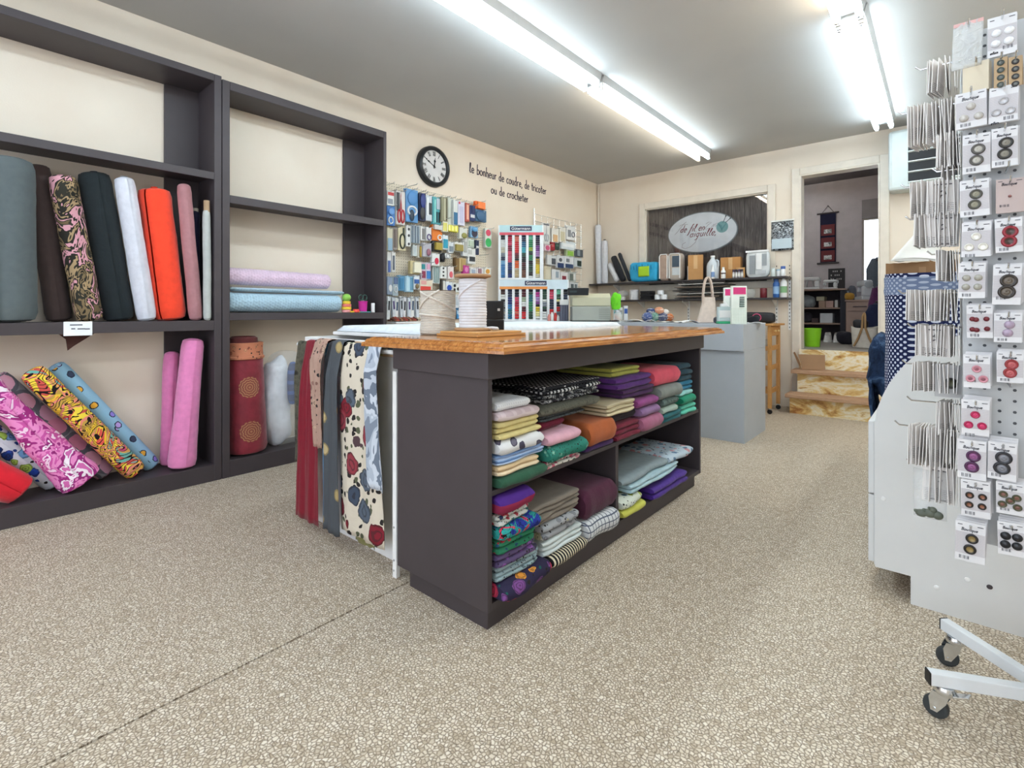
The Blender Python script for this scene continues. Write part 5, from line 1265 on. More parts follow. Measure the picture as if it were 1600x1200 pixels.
# loose papers and cards
for i, (u, v, w, d_, rz, c, lb) in enumerate(((1000,501,.30,.20,.3,'#e2e2e0','white open magazine on the counter before the yarn heap'),(1048,500,.24,.17,-.2,'#d9d6d0','cream sheet of paper in the middle of the counter'),(1075,502,.22,.15,.5,'#e6e6e6','white sheet of paper right of the middle of the counter'),(992,498.5,.14,.18,1.0,'#3a3a3e','dark booklet on the counter behind the shears'),(1094,501,.09,.12,.2,'#c9505a','red and black booklet next to the beige tote'),(1180,503.3,.16,.14,.1,'#e4e6e8','white folded paper on the right end of the counter'))):
    p = oY(u, v, (4.50,4.52,4.37,4.68,4.62,4.60)[i]); p.z = CT; T = Matrix.Translation(p) @ Matrix.Rotation(YAW*.2 + rz, 4, 'Z')
    mb = MB(T)
    def pf(a, b): return ((a-.5)*w, (b-.5)*d_, .002 + (.022 if i % 2 == 0 else .008)*abs(sin(a*pi*1.6 + i))*min(1, 6*min(a, 1-a)+.1))
    mb.grid(pf, 14, 6)
    tag(mb.build('paper', mat(c, .6), smooth=True, thick=.0015), lb, 'paper')
# beige tote with arched strap
p = oZ(1108,505,CT)
T = Matrix.Translation(p) @ Matrix.Rotation(YAW, 4, 'Z')
t = thing('tote_bag', p, 'beige leather tote with a tall arched strap on the counter', 'bag')
def tf(u, v):
    th = 2*pi*u; w = .085*(1-.42*v) ; d_ = .045*(1-.75*v)
    return (w*math.copysign(abs(cos(th))**.6, cos(th)) + .02*v, d_*math.copysign(abs(sin(th))**.6, sin(th)) + .05, .006 + .22*v)
MB(T).grid(tf, 28, 8).build('body', cloth('#cfbfb3', .6, ws=8), t, smooth=True, weld=True, angle=180)
mb = MB(T)
for dd in (0,):
    pts = [(-.035 + .085*(1-cos(a))*.5, .05 + dd, .16 + .24*sin(a)**.8) for a in [pi*i/18 for i in range(19)]]
    for i in range(18):
        (x0,y0,z0),(x1,y1,z1) = pts[i], pts[i+1]
        nx, nz = -(z1-z0), x1-x0; l = math.hypot(nx, nz); nx, nz = nx/l*.006, nz/l*.006
        mb.add([(x0-nx,y0-.016,z0-nz),(x1-nx,y1-.016,z1-nz),(x1+nx,y1-.016,z1+nz),(x0+nx,y0-.016,z0+nz),(x0-nx,y0+.016,z0-nz),(x1-nx,y1+.016,z1-nz),(x1+nx,y1+.016,z1+nz),(x0+nx,y0+.016,z0+nz)],
               [(0,1,2,3),(7,6,5,4),(0,4,5,1),(1,5,6,2),(2,6,7,3),(3,7,4,0)])
mb.build('strap', cloth('#c9b6a8', .6, ws=8), t, smooth=True)
# two blister packs with pink headers and a tub with green base
for i, (u, v, rz, lb) in enumerate(((1137,505.3,-.15,'tall white blister pack with pink header, behind the gridded one'),(1155,506.5,.02,'tall white gridded blister pack with pink header at the counter edge'))):
    p = oZ(u, v, CT); T = Matrix.Translation(p + Vector((0,.05*(1-i),0))) @ Matrix.Rotation(YAW + rz, 4, 'Z')
    h = .305; w = .125 if i else .095
    o = MB(T).box(-w/2,0,0,w/2,.022,h).build('blister_pack', mat('#dfe6df', .4), bevel=.002); tag(o, lb, 'packet')
    MB(T).box(-w*.38,-.002,h*.78,w*.42,-.0003,h*.96).build('pink_header', mat('#cf3a7a', .4), o)
    m2 = MB(T)
    for k in range(6): m2.box(w*.02,-.006,h*.45+k*h*.048,w*.32,-.0004,h*.475+k*h*.048)
    m2.build('needle_insert', mat('#2c4a46', .4), o)
    if i:
        m2 = MB(T)
        for k in range(11): m2.box(-w*.5,-.0008,.004+k*.012,w*.5,-.0002,.0048+k*.012)
        for k in range(10): m2.box(-w*.48+k*w*.105,-.0008,.004,-w*.48+k*w*.105+.0008,-.0002,.128)
        m2.build('printed_grid', mat('#9db8a8', .5), o)
p = oZ(1133,506,CT); T = Matrix.Translation(p) @ Matrix.Rotation(YAW, 4, 'Z')
t = thing('pin_box', p, 'clear box with white label and green base at the counter edge', 'box')
MB(T).box(-.055,0,0,.055,.05,.02).build('base', mat('#3fa878', .4), t, bevel=.004)
MB(T).box(-.052,.003,.0205,.052,.047,.14).build('cover', mat('#c3d3d4', .15), t, bevel=.004)
MB(T).box(-.045,-.0005,.05,.045,.0022,.11).build('label', M_WHITE, t)
MB(T).box(-.03,.012,.1405,.03,.04,.165).build('cap', M_WHITE, t, bevel=.006)
MB(T).rod((.0,.03,.19),(.09,.02,.075),.006).build('white_stick', M_WHITE, t)
tag(lump('mouse', 'small dark grey round case left of the clear pin box', 'case', oZ(1121,505.3,CT), (.03,.035,.028), mat('#3f3f46', .4), 41, .02), cat='case')
tag(lump('blue_pouch', 'blue grey pouch right of the gridded blister pack', 'pouch', oZ(1168,504,CT), (.045,.035,.022), cloth('#6d86ab'), 42, .1), cat='pouch')
tag(lump('black_cable', 'small black coiled pouch behind the blue grey one', 'pouch', Vector((oY(1176,502,4.74).x,4.74,CT)), (.06,.03,.03), cloth('#26262b'), 43, .3, freq=18), cat='pouch')
# ---------------------------------------------------------------- shop sign behind the inner window
SY = YB + .118
sa, sb = oY(1045.5, 368, SY), oY(1152, 357, SY)
sw = (sb.x - sa.x)/2; scx = (sa.x + sb.x)/2; szc = (oY(1098, 332.5, SY).z + oY(1098, 393.5, SY).z)/2; sh = (oY(1098, 332.5, SY).z - oY(1098, 393.5, SY).z)/2
sg = thing('shop_sign', (scx, SY, szc - sh), 'oval pale sign with red script and a teal yarn ball, behind the inner window', 'sign')
MB().prism([(scx + sw*cos(2*pi*i/64), szc + sh*sin(2*pi*i/64)) for i in range(64)], SY - .016, SY, 'xz').build('sign_board', mat('#e9edf1', .5), sg, bevel=.003)
MB().prism([(scx + (sw+.012)*cos(2*pi*i/64), szc + (sh+.012)*sin(2*pi*i/64)) for i in range(64)], SY - .006, SY + .001, 'xz').build('rim', mat('#7d868c', .5), sg)
ys = SY - .017
def onsign(a, b): return (scx + a, ys, szc + b)
tx = MB()
pen(tx, 'de fil en', lambda a, b: onsign(-.64*sw + a, .09*sh + b), .74*sw, .185*sh, .0048, .45)
pen(tx, 'aiguille,', lambda a, b: onsign(-.35*sw + a, -.20*sh + b), .80*sw, .185*sh, .0048, .45)
tx.build('red_script', mat('#7a1f36', .6), sg)
fl_ = MB()
def curve(pts, r=.0019): fl_.tube([onsign(a*sw, b*sh) for a, b in pts], r, 5)
curve([(-.80,.02),(-.72,.14),(-.62,.34),(-.50,.56),(-.44,.62)]); curve([(-.66,.44),(-.52,.52),(-.40,.48)])
curve([(.10,.14),(.20,.34),(.30,.44),(.22,.48),(.14,.40)])
curve([(.12,.12),(.28,.18),(.38,.36),(.34,.20),(.44,.38),(.40,.20),(.48,.34)])
curve([(-.12,-.30),(-.18,-.50),(-.32,-.70),(-.48,-.78),(-.58,-.70),(-.56,-.52),(-.46,-.44)]); 
fl_.build('flourish', mat('#8a6f7a', .6), sg)
bc = (.60, .16); br = .165*sw
MB().prism([(scx + bc[0]*sw + br*cos(2*pi*i/28), szc + bc[1]*sh + br*sin(2*pi*i/28)) for i in range(28)], ys - .002, ys, 'xz').build('yarn_ball', mat('#7fb0b2', .6), sg)
st_ = MB()
for k in range(5):
    st_.tube([onsign(bc[0]*sw + br*(-.8+.30*k*.55) + br*.5*t - br*.1*k*t*t, bc[1]*sh + br*(.75-.1*k) - br*(1.4)*t*(.55+.08*k)) for t in [i/8 for i in range(9)]], .003, 5)
for k in range(4):
    st_.tube([onsign(bc[0]*sw + br*(.8-.18*k) - br*.6*t, bc[1]*sh + br*(.5-.25*k) - br*.5*t*t) for t in [i/8 for i in range(9)]], .003, 5)
st_.build('yarn_strand', mat('#3f7f88', .6), sg)['kind'] = 'stuff'
for (a, b) in (((.62,.36),(.70,.68)), ((.68,.34),(.82,.54))):
    nd = MB().tube([onsign(a[0]*sw, a[1]*sh), onsign(b[0]*sw, b[1]*sh)], .0035, 6).build('knitting_needle', mat('#4a5a60', .5), sg)
    q = onsign(b[0]*sw, b[1]*sh); MB().ell(q, (.009,.003,.009), 8, 6).build('needle_knob', mat('#35424a', .5), nd)

# ---------------------------------------------------------------- wall shelves on the back wall
M_SHELF = mat('#3a3536', .45)
def wallshelf(x0, x1, z, label):
    t = thing('wall_shelf', ((x0+x1)/2, YB, z - .02), label, 'shelf')
    MB().box(x0, YB - .25, z - .02, x1, YB - .012, z).build('board', M_SHELF, t, bevel=.002)
    for xx in (x0 + .35, -2.42, -1.42):
        if x0 < xx < x1:
            MB().prism([(YB - .012, z - .022), (YB - .20, z - .022), (YB - .20, z - .034), (YB - .03, z - .10), (YB - .012, z - .11)], xx - .004, xx + .004, 'yz').build('bracket', M_WHITE, t)
    return t
ZS1, ZS2 = 1.432, 1.203
wallshelf(-3.72, -1.272, ZS1, 'upper dark wall shelf below the shop sign')
wallshelf(-3.36, -1.268, ZS2, 'lower dark wall shelf above the counter clutter')
for xx in (-2.42, -1.42, -1.29):
    o = MB().box(xx - .013, YB - .010, .85, xx + .013, YB - .001, 1.62 if xx < -1.5 else 1.40).build('shelf_standard', M_WHITE)
    m = MB()
    for k in range(18): m.box(xx - .004, YB - .0108, .87 + k*.04, xx + .004, YB - .0102, .885 + k*.04)
    tag(o, 'white slotted shelf rail on the back wall, %s' % ('under the shop sign' if xx < -2 else ('left of the trolley top' if xx < -1.4 else 'next to the doorway casing')), 'shelf rail')
    s_ = m.build('slots', M_BLACK, o); s_['kind'] = 'stuff'
Z1 = ZS1 + .0008; Z2 = ZS2 + .0008
bolt((-3.63,6.09,Z1+.006),(-3.665,6.10,2.25), .045, cloth('#d6d8df'), 'tall white fabric bolt standing at the left end of the upper wall shelf', wr=.08, seed=51)
bolt((-3.535,6.07,Z1+.006),(-3.56,6.10,2.02), .043, cloth('#cfd0d6'), 'shorter white fabric bolt with a grey core, beside the tall one', wr=.08, seed=52, core=('#6d6a62', .03))
bolt((-3.34,6.06,Z1+.035),(-3.475,6.09,1.70), .036, cloth('#d9d9dc'), 'white fabric bolt leaning left under the black ones', wr=.08, seed=53)
bolt((-3.25,6.06,Z1+.04),(-3.415,6.09,1.79), .042, cloth('#2c2d31'), 'black fabric bolt leaning on the white one on the upper wall shelf', wr=.14, seed=54, flat=1.1)
bolt((-3.155,6.06,Z1+.036),(-3.325,6.09,1.83), .024, cloth('#37383d'), 'thin charcoal fabric bolt on top of the black one', wr=.14, seed=55)
def softbox(name, label, cat, x0, x1, y0, y1, z0, z1, m, seed, amp=.05, pw=.35):
    return lump(name, label, cat, ((x0+x1)/2, (y0+y1)/2, z0), ((x1-x0)/2, (y1-y0)/2, (z1-z0)/2), m, seed, amp, pw=pw)
t = softbox('blue_bag', 'bright blue soft pack with lime green label on the upper wall shelf', 'bag', -3.13, -2.74, 5.98, 6.16, Z1, 1.69, cloth('#35a9d6', .35, wr=.5), 61, .10)
m = MB()
m.grid(lambda u, v: (-2.985 + .15*u, 5.962 - .006*sin(v*pi), 1.50 + .13*v), 8, 6)
m.build('lime_label', mat('#a9d32f', .4), t, smooth=True, thick=.002)
m = MB()
for i in range(8): m.tube([(-3.10 + .04*i, 5.972, 1.66 - .02*(i%2)), (-3.09+.04*i, 5.968, 1.60 - .01*(i%3))], .004, 5)
m.build('dark_print', mat('#1f6f94', .5), t)
for i, (x0, x1, c, lb) in enumerate(((-2.715, -2.60, '#b0998a', 'beige quilted blanket pack with white piping, left of two'), (-2.59, -2.44, '#bdb0a4', 'beige blanket pack with navy label, right of two'))):
    t = softbox('blanket_pack', lb, 'bag', x0, x1, 5.98, 6.15, Z1, 1.775, cloth(c, wr=.5), 63 + i, .03)
    MB().tube([(x0+.008, 5.985, Z1+.03), (x0+.006, 5.982, 1.74), (x0+.02, 5.985, 1.765), (x1-.02, 5.985, 1.765), (x1-.006, 5.982, 1.74), (x1-.008, 5.985, Z1+.03)], .006, 6).build('piping', M_WHITE, t, smooth=True)
    if i:
        MB().box(x0+.05, 5.976, 1.60, x1-.012, 5.979, 1.735).build('navy_label', mat('#4a5866', .4), t)
        MB().box(x0+.05, 5.976, 1.50, x1-.012, 5.979, 1.59).build('pale_label', mat('#c9cfd2', .4), t)
def carton(label, x, y, z, w, d, h, rz, c='#b98a58', flaps=True, name='cardboard_box', parent=None):
    T = Matrix.Translation((x, y, z)) @ Matrix.Rotation(rz, 4, 'Z')
    t = thing(name, (x, y, z), label, 'box')
    MB(T).box(-w/2,-d/2,0,w/2,d/2,h).build('body', mat(c, .8), t, bevel=.003)
    MB(T).box(-.022,-d/2-.0008,h*.45,.022,-d/2-.0002,h).build('tape', mat('#c9a06c', .4), t)
    if flaps:
        MB(T).box(-w/2,-d/2,h+.0005,w/2,-.001,h+.005).build('flap', mat(c, .8), t)
        MB(T).box(-w/2,.001,h+.0005,w/2,d/2,h+.005).build('flap', mat(c, .8), t)
    return t
carton('tall cardboard box left of the clear jug on the upper wall shelf', -2.283, 6.07, Z1, .17, .13, .295, radians(18))
carton('wide cardboard box behind the bottles on the upper wall shelf', -1.885, 6.122, Z1, .22, .11, .245, radians(6), '#b5834e')
def bottle(label, c, prof, m, cap=None, lab=None, name='bottle', n=18):
    t = thing(name, c, label, 'bottle')
    MB().lathe(prof, c, n).build('body', m, t, smooth=True)
    r1, z1 = prof[-1]
    if cap: MB().lathe([(cap[1],z1+.0004),(cap[1],z1+cap[2]),(cap[1]*.8,z1+cap[2]+.003),(.001,z1+cap[2]+.003)], c, 14).build('cap', mat(cap[0], .4), t, smooth=True)
    if lab:
        R_ = max(r for r, z in prof) + .0006
        MB().lathe([(R_, lab[1]), (R_, lab[2])], c, n, caps=False).build('label', mat(lab[0], .5), t, smooth=True)
    return t
jug = thing('jug', (-2.07, 6.04, Z1), 'clear white plastic jug on the upper wall shelf', 'jug')
MB().lathe([(.062,0),(.070,.006),(.070,.15),(.06,.19),(.028,.235),(.022,.245),(.022,.258)], (-2.07,6.04,Z1), 20).build('body', mat('#c9d0d6', .2), jug, smooth=True)
MB().lathe([(.025,.2584),(.025,.278),(.001,.28)], (-2.07,6.04,Z1), 14).build('cap', M_WHITE, jug, smooth=True)
MB().tube([(-2.02,6.02,Z1+.225),(-1.995,6.01,Z1+.21),(-1.992,6.01,Z1+.16),(-2.01,6.015,Z1+.13)], .009, 8).build('handle', mat('#c9d0d6', .2), jug, smooth=True)
bottle('white spray bottle with blue label before the jug', (-2.04,5.952,Z1), [(.018,0),(.020,.003),(.020,.09),(.010,.12),(.008,.14)], M_WHITE, ('#d9dde0',.010,.02), ('#7f9ac4',.02,.08))
bottle('small white bottle with dark lettering before the wide box', (-1.925,5.965,Z1), [(.022,0),(.025,.004),(.025,.085),(.014,.10),(.012,.108)], M_WHITE, ('#e4e4e4',.014,.018), ('#5a4a4a',.05,.065))
for i, (x, c) in enumerate(((-1.815,'#3a2f4a'),(-1.785,'#2c2a3a'),(-1.755,'#4a3a52'),(-1.725,'#33303c'))):
    bottle('small glass jar with dark cap, number %s from the left before the zip bag' % ('one','two','three','four')[i], (x,5.975,Z1), [(.011,0),(.013,.003),(.013,.062),(.010,.068)], mat('#b9b6bb', .15), (c,.0135,.026), ('#dcdad6',.015,.05), 'jar')
carton('small open kraft box behind the dark capped jars', -1.755, 6.02, Z1, .09, .05, .115, .3, '#c4955f')
t = softbox('zip_bag', 'clear zip bag of white printed packets on the upper wall shelf', 'bag', -1.70, -1.46, 6.03, 6.10, Z1, 1.73, mat('#d3d6d6', .25), 66, .06)
for i, (x0, z0, x1, z1, c) in enumerate(((-1.66,1.47,-1.60,1.68,'#8d9296'),(-1.59,1.52,-1.53,1.70,'#e6e6e4'),(-1.57,1.47,-1.49,1.51,'#b8bcc0'),(-1.53,1.56,-1.48,1.69,'#9aa0a4'))):
    MB().box(x0,6.018,z0,x1,6.022,z1).build('printed_packet', mat(c, .4), t)
MB().box(-1.70,6.02,1.715,-1.46,6.028,1.735).build('zip_strip', M_WHITE, t)
bottle('pale glass jar at the right end of the upper wall shelf', (-1.415,6.02,Z1), [(.022,0),(.024,.003),(.024,.07),(.018,.08)], mat('#c7d2cf', .15), ('#cfd6d4',.02,.012), None, 'jar')
bottle('white tub with pale blue lid at the right end of the upper wall shelf', (-1.368,6.06,Z1), [(.026,0),(.028,.003),(.028,.06),(.026,.064)], M_WHITE, ('#a9c4d4',.029,.014), None, 'tub')
bottle('blue capped white jar, rightmost on the upper wall shelf', (-1.318,6.02,Z1), [(.022,0),(.024,.003),(.024,.072),(.02,.078)], M_WHITE, ('#4a66a8',.024,.028), None, 'jar')
# lower wall shelf
t = thing('roll_stack', (-3.08, 6.03, Z2), 'white stack of ribbon reels on the lower wall shelf', 'reel')
for k in range(6): MB().lathe([(.02,0),(.058,0),(.06,.002),(.06,.019),(.058,.021),(.02,.021)], (-3.08,6.03,Z2+k*.0222), 20).build('reel', mat('#dcdde0', .5), t, smooth=True)
for i, (x, z, r, h, lb) in enumerate(((-2.74,0,.038,.062,'white thread cone lying low, left of three on the lower wall shelf'),(-2.655,0,.04,.062,'white thread cone, right of three on the lower wall shelf'),(-2.70,.063,.042,.05,'white thread cone, topmost of three on the lower wall shelf'))):
    c = (x, 6.0, Z2 + z)
    tag(MB().lathe([(r,0),(r,h*.85),(r*.85,h),(.001,h)], c, 18).build('thread_cone', mat('#dddfe2', .6), smooth=True), lb, 'cone')
for i in range(5):
    o = MB(Matrix.Translation((-2.88, 6.03, Z2 + i*.0222)) @ Matrix.Rotation(.1*(-1)**i, 4, 'Z')).box(-.085+.01*(i%2),-.07,0,.06+.008*(i%3),.07,.021).build('black_tray', M_BLACK, bevel=.004)
    tag(o, 'flat black tray, %s of the pile beside the thread cones' % ('lowest','second','middle','fourth','topmost')[i], 'tray')
for i, (x, w, h, c, lb) in enumerate(((-3.235,.05,.045,'#e3e3e4','small white carton left of the ribbon reels'),(-3.30,.06,.07,'#8d9094','grey tangled notions box at the left end of the lower wall shelf'))):
    o = MB().box(x-w/2,5.98,Z2,x+w/2,6.04,Z2+h).build('small_box', mat(c, .5), bevel=.003); tag(o, lb, 'box')
NB_ = 11
for i in range(NB_):
    w = .30 + .09*noise.noise((i*1.7, 0, 0)); x = -2.20 + .12*noise.noise((i*2.3, 5, 0)); rz = .12*noise.noise((i*3.1, 9, 0))
    T = Matrix.Translation((x, 6.04, Z2 + .0006 + i*.0188)) @ Matrix.Rotation(rz, 4, 'Z')
    mb = MB(T)
    sag = .004
    mb.grid(lambda u, v: ((u-.5)*2*w, (v-.5)*.17, .0085 + sag*sin(u*pi*2 + i)*.5), 10, 2)
    o = mb.build('flat_board', mat(('#2b2a2c','#8d7a6c','#35322f','#d0ccc8','#4a4442','#26262a')[i % 6], .6), thick=.0075)
    tag(o, ('black','tan','dark brown','pale grey','brown','charcoal')[i % 6] + ' flat board, %s from the bottom of the pile on the lower wall shelf' % (ORD + ('eleventh',))[i], 'board')
bottle('dark red candle on the lower wall shelf', (-1.512,6.02,Z2), [(.034,0),(.036,.003),(.036,.10),(.033,.105)], mat('#6a1f28', .3), None, None, 'candle')['category'] = 'candle'
bottle('blue spray can on the lower wall shelf', (-1.385,6.02,Z2), [(.030,0),(.033,.004),(.033,.15),(.024,.17)], mat('#3a66a8', .3), ('#2f5690',.024,.03), ('#8fb0d6',.04,.12))
bottle('white bottle with green leaf label, rightmost on the lower wall shelf', (-1.312,6.02,Z2), [(.030,0),(.033,.004),(.033,.16),(.022,.185)], M_WHITE, ('#dfe2e0',.016,.016), ('#7fa87a',.05,.12))
lump('crumpled_film', 'crumpled clear plastic film above the cash register', 'plastic', (-3.47, 5.99, 1.335), (.10,.04,.035), clear(), 71, .5, freq=20) if False else None
tag(lump('crumpled_film', 'x', 'plastic film', (-3.25, 6.05, Z2+.047), (.07,.05,.04), clear(), 71, .5, freq=20), 'crumpled clear film lying over the small cartons on the lower wall shelf')
tag(lump('clear_cup', 'x', 'cup', (-1.64, 6.02, Z2), (.05,.04,.05), clear('#d5dcda'), 72, .3), 'clear crumpled plastic cup left of the dark red candle')
# silver packet pinned beside the doorway
a, b = oY(1205, 347, 6.17), oY(1240, 390, 6.17)
t = thing('silver_packet', ((a.x+b.x)/2, 6.185, b.z), 'silver foil packet of black buttons hanging between window and doorway', 'packet')
g = G('foil'); M_FOIL = g.out(g.ramp(g.noise(g.co(), 45, 3, .7, 1), [(.35,'#26282b'),(.5,'#8d9398'),(.62,'#d3d7da')], True), .25, .3, h=g.noise(g.co(), 40, 3), hs=.6, hd=.01)
m = MB(); m.grid(lambda u, v: (a.x + (b.x-a.x)*u, 6.176 - .012*sin(pi*u)*sin(pi*v) + .004*noise.noise((u*9, v*9, 3)), b.z + (a.z-b.z)*v), 14, 14)
m.build('foil_pouch', M_FOIL, t, smooth=True, thick=.006)
MB().box(a.x+.01, 6.150, b.z+.02, b.x-.015, 6.156, b.z+.13).build('pale_label', mat('#b9c8d0', .3), t)
MB().box(a.x-.004, 6.168, a.z-.004, b.x+.008, 6.184, a.z+.012).build('header_strip', mat('#dcdcd8', .4), t)

# ---------------------------------------------------------------- steps up to the doorway
g = G('worn_painted_board'); o = g.co(scale=(1, 1, 2.2)); n = g.noise(o, 3.2, 5, .6, 1.0); n2 = g.noise(o, 30, 3)
M_STEP = g.out(g.ramp(g.math('ADD', n, g.math('MULTIPLY', g.math('SUBTRACT', n2, .5), .12)), [(.33,'#96602c'),(.41,'#c99d5c'),(.48,'#e0c688'),(.55,'#ece4d2'),(.61,'#e6d2a0'),(.68,'#a8702f')]), .6, h=n2, hs=.1, hd=.004)
M_TREAD = tweed('bare_tread_wood', ['#9a775a','#b8957a','#a8866a'], 8, (1,8,8))
sp = thing('steps', (-.85, 6.0, 0), 'three wooden steps with worn yellow and white paint below the doorway', 'steps')
MB().box(-1.215, 5.83, 0, -.45, 5.85, .165).build('riser', M_STEP, sp)
MB().box(-1.245, 5.76, .166, -.44, 6.0, .205).build('tread', M_TREAD, sp, bevel=.006)
MB().box(-1.175, 5.985, .206, -.45, 6.005, .40).build('riser', M_STEP, sp)
MB().box(-1.225, 5.925, .401, -.44, 6.16, .44).build('tread', M_TREAD, sp, bevel=.006)
MB().box(-1.19, 6.145, .441, -.45, 6.165, .645).build('riser', M_STEP, sp)
for x in (-1.16, -.47): MB().box(x, 5.86, 0, x + .03, 6.15, .165).build('stringer', M_DARK, sp); MB().box(x, 6.01, .206, x+.03, 6.15, .40).build('stringer', M_DARK, sp)
t = thing('cardboard_flap', (-1.12, 6.03, .441), 'folded brown cardboard standing on the upper step', 'cardboard')
M_CARD = mat('#9c7a5c', .85)
MB(Matrix.Translation((-1.13, 5.99, .4415)) @ Matrix.Rotation(radians(-12), 4, 'X')).prism([(0,0),(.205,.015),(.20,.165),(-.045,.16)], 0, .006, 'xz').build('large_panel', M_CARD, t)
MB(Matrix.Translation((-1.135, 5.99, .4415)) @ Matrix.Rotation(radians(150), 4, 'Z')).prism([(0,0),(.05,.07),(.10,.17),(.085,.18),(.03,.09)], -.003, .003, 'xz').build('bent_panel', M_CARD, t)

# ---------------------------------------------------------------- wooden trolley beside the counter
M_PINE = tweed('pine', ['#a87a48','#c4935c','#b88650'], 9, (9,9,1))
TX0, TX1, TY0, TY1 = -1.66, -1.335, 5.60, 5.98
tw = thing('wooden_trolley', ((TX0+TX1)/2, (TY0+TY1)/2, 0), 'pine kitchen trolley on casters between the counter and the steps', 'trolley')
for x in (TX0, TX1 - .035):
    for y in (TY0, TY1 - .035):
        MB().box(x, y, .06, x+.035, y+.035, .905).build('leg', M_PINE, tw, bevel=.003)
        c = (x+.0175, y+.0175)
        MB().rod((c[0], c[1], .04), (c[0], c[1], .06), .008).build('caster_stem', M_METAL, tw)
        MB(Matrix.Translation((c[0], c[1], .024)) @ Matrix.Rotation(pi/2, 4, 'X')).lathe([(.004,-.009),(.022,-.009),(.024,-.005),(.024,.005),(.022,.009),(.004,.009)], n=16).build('caster_wheel', M_BLACK, tw, smooth=True)
MB().box(TX0-.02, TY0-.02, .9055, TX1+.03, TY1+.06, .925).build('top', M_PINE, tw, bevel=.004)
for z in (.22, .46, .66):
    MB().box(TX0+.0355, TY0+.005, z, TX1-.0355, TY1-.005, z+.012).build('shelf', M_PINE, tw)
    MB().box(TX1-.03, TY0+.036, z-.01, TX1-.008, TY1-.036, z+.035).build('side_rail', M_PINE, tw)
    MB().box(TX0+.036, TY0+.006, z-.01, TX1-.036, TY0+.024, z+.035).build('side_rail', M_PINE, tw)
dw = MB().box(TX1-.034, TY0+.037, .80, TX1-.004, TY1-.037, .90).build('drawer', M_PINE, tw, bevel=.003)
for y in (TY0+.12, TY0+.25): MB(Matrix.Translation((TX1-.004, y, .85)) @ Matrix.Rotation(pi/2, 4, 'Y')).lathe([(.005,0),(.005,.01),(.012,.014),(.012,.022),(.006,.026),(.001,.026)], n=14).build('knob', mat('#e3c48a', .4), dw, smooth=True)
tag(lump('rag', 'x', 'cloth', (-1.48, 5.78, .673), (.09,.10,.045), cloth('#b9b4ac'), 81, .3), 'grey crumpled cloth on the upper trolley shelf')
tag(lump('rag', 'x', 'cloth', (-1.48, 5.78, .473), (.08,.09,.03), cloth('#d9d2c9'), 82, .3), 'white crumpled cloth on the middle trolley shelf')
t = softbox('black_case', 'black zip case with a pink round emblem on the trolley top', 'case', -1.68, -1.34, 5.72, 5.86, .9255, 1.045, mat('#222226', .5), 83, .04, .5)
q = Vector((-1.50, 5.704, .988))
m = MB(); m.tube([q + Vector((.042*cos(2*pi*i/20), 0, .038*sin(2*pi*i/20))) for i in range(20)], .005, 6, closed=True); m.build('emblem_ring', mat('#c9527a', .4), t)
m = MB(); m.ell(q, (.018,.005,.018), 12, 8); m.build('emblem', mat('#e3a0b4', .4), t)

# ---------------------------------------------------------------- things in the room up the steps
ZF = ZU + .0005
def at(u, v, y): return oY(u, v, y)
SYF = 8.02
x0, x1 = at(1232, 452, SYF).x, at(1321, 452, SYF).x
zt = at(1300, 451, SYF).z; z2 = at(1300, 480.5, SYF).z; z3 = at(1300, 505, SYF).z
su = thing('storage_shelf', ((x0+x1)/2, SYF+.2, ZF), 'dark storage shelf holding sewing machines in the upper room', 'shelf')
M_NAVY = mat('#2c2c36', .6); M_TANB = mat('#9c8476', .6)
for a, b in ((x0, x0+.05), (x1-.06, x1)): MB().box(a, SYF, ZF, b, SYF+.42, zt-.021).build('side_panel', M_NAVY, su)
MB().box(x0+.05, SYF+.40, ZF, x1-.06, SYF+.42, zt-.021).build('back_panel', mat('#4a4448', .8), su)
MB().box(x0-.01, SYF-.02, zt-.02, x1+.01, SYF+.43, zt).build('top', M_TANB, su)
for z in (z2, z3): MB().box(x0+.0505, SYF+.002, z-.018, x1-.0605, SYF+.399, z).build('shelf_board', M_TANB, su)
def sewing(label, c, rz, k=1.0, color='#cfd2d4'):
    T = Matrix.Translation(c) @ Matrix.Rotation(rz, 4, 'Z') @ Matrix.Scale(k, 4)
    t = thing('sewing_machine', c, label, 'sewing machine'); m_ = mat(color, .35)
    MB(T).box(-.20,-.085,0,.20,.085,.055).build('base', m_, t, bevel=.012)
    MB(T).box(.10,-.07,.0555,.20,.07,.21).build('column', m_, t, bevel=.015)
    MB(T).box(-.19,-.06,.211,.20,.06,.30).build('arm', m_, t, bevel=.02)
    MB(T).box(-.19,-.05,.13,-.11,.05,.2105).build('needle_head', m_, t, bevel=.01)
    MB(T).rod((-.15,0,.06),(-.15,0,.13),.006).build('needle_bar', M_METAL, t)
    MB(T @ Matrix.Translation((.201,0,.23)) @ Matrix.Rotation(pi/2,4,'Y')).lathe([(.03,0),(.055,.003),(.055,.02),(.04,.025),(.001,.025)], n=18).build('handwheel', mat('#a9adb0', .4), t, smooth=True)
    MB(T).rod((.02,0,.30),(.02,0,.36),.004).build('spool_pin', M_METAL, t)
    return t
sewing('white sewing machine at the left on the storage shelf top', at(1266, 450, SYF+.2) * 1 + Vector((0,0,0)) if False else Vector((at(1265, 450, SYF+.2).x, SYF+.2, zt+.0008)), radians(10), .60)
sewing('white sewing machine beside the dark board on the storage shelf top', Vector((at(1297, 450, SYF+.2).x, SYF+.2, zt+.0008)), radians(-8), .44)
a, b = at(1294, 420, SYF+.35), at(1320, 449, SYF+.35)
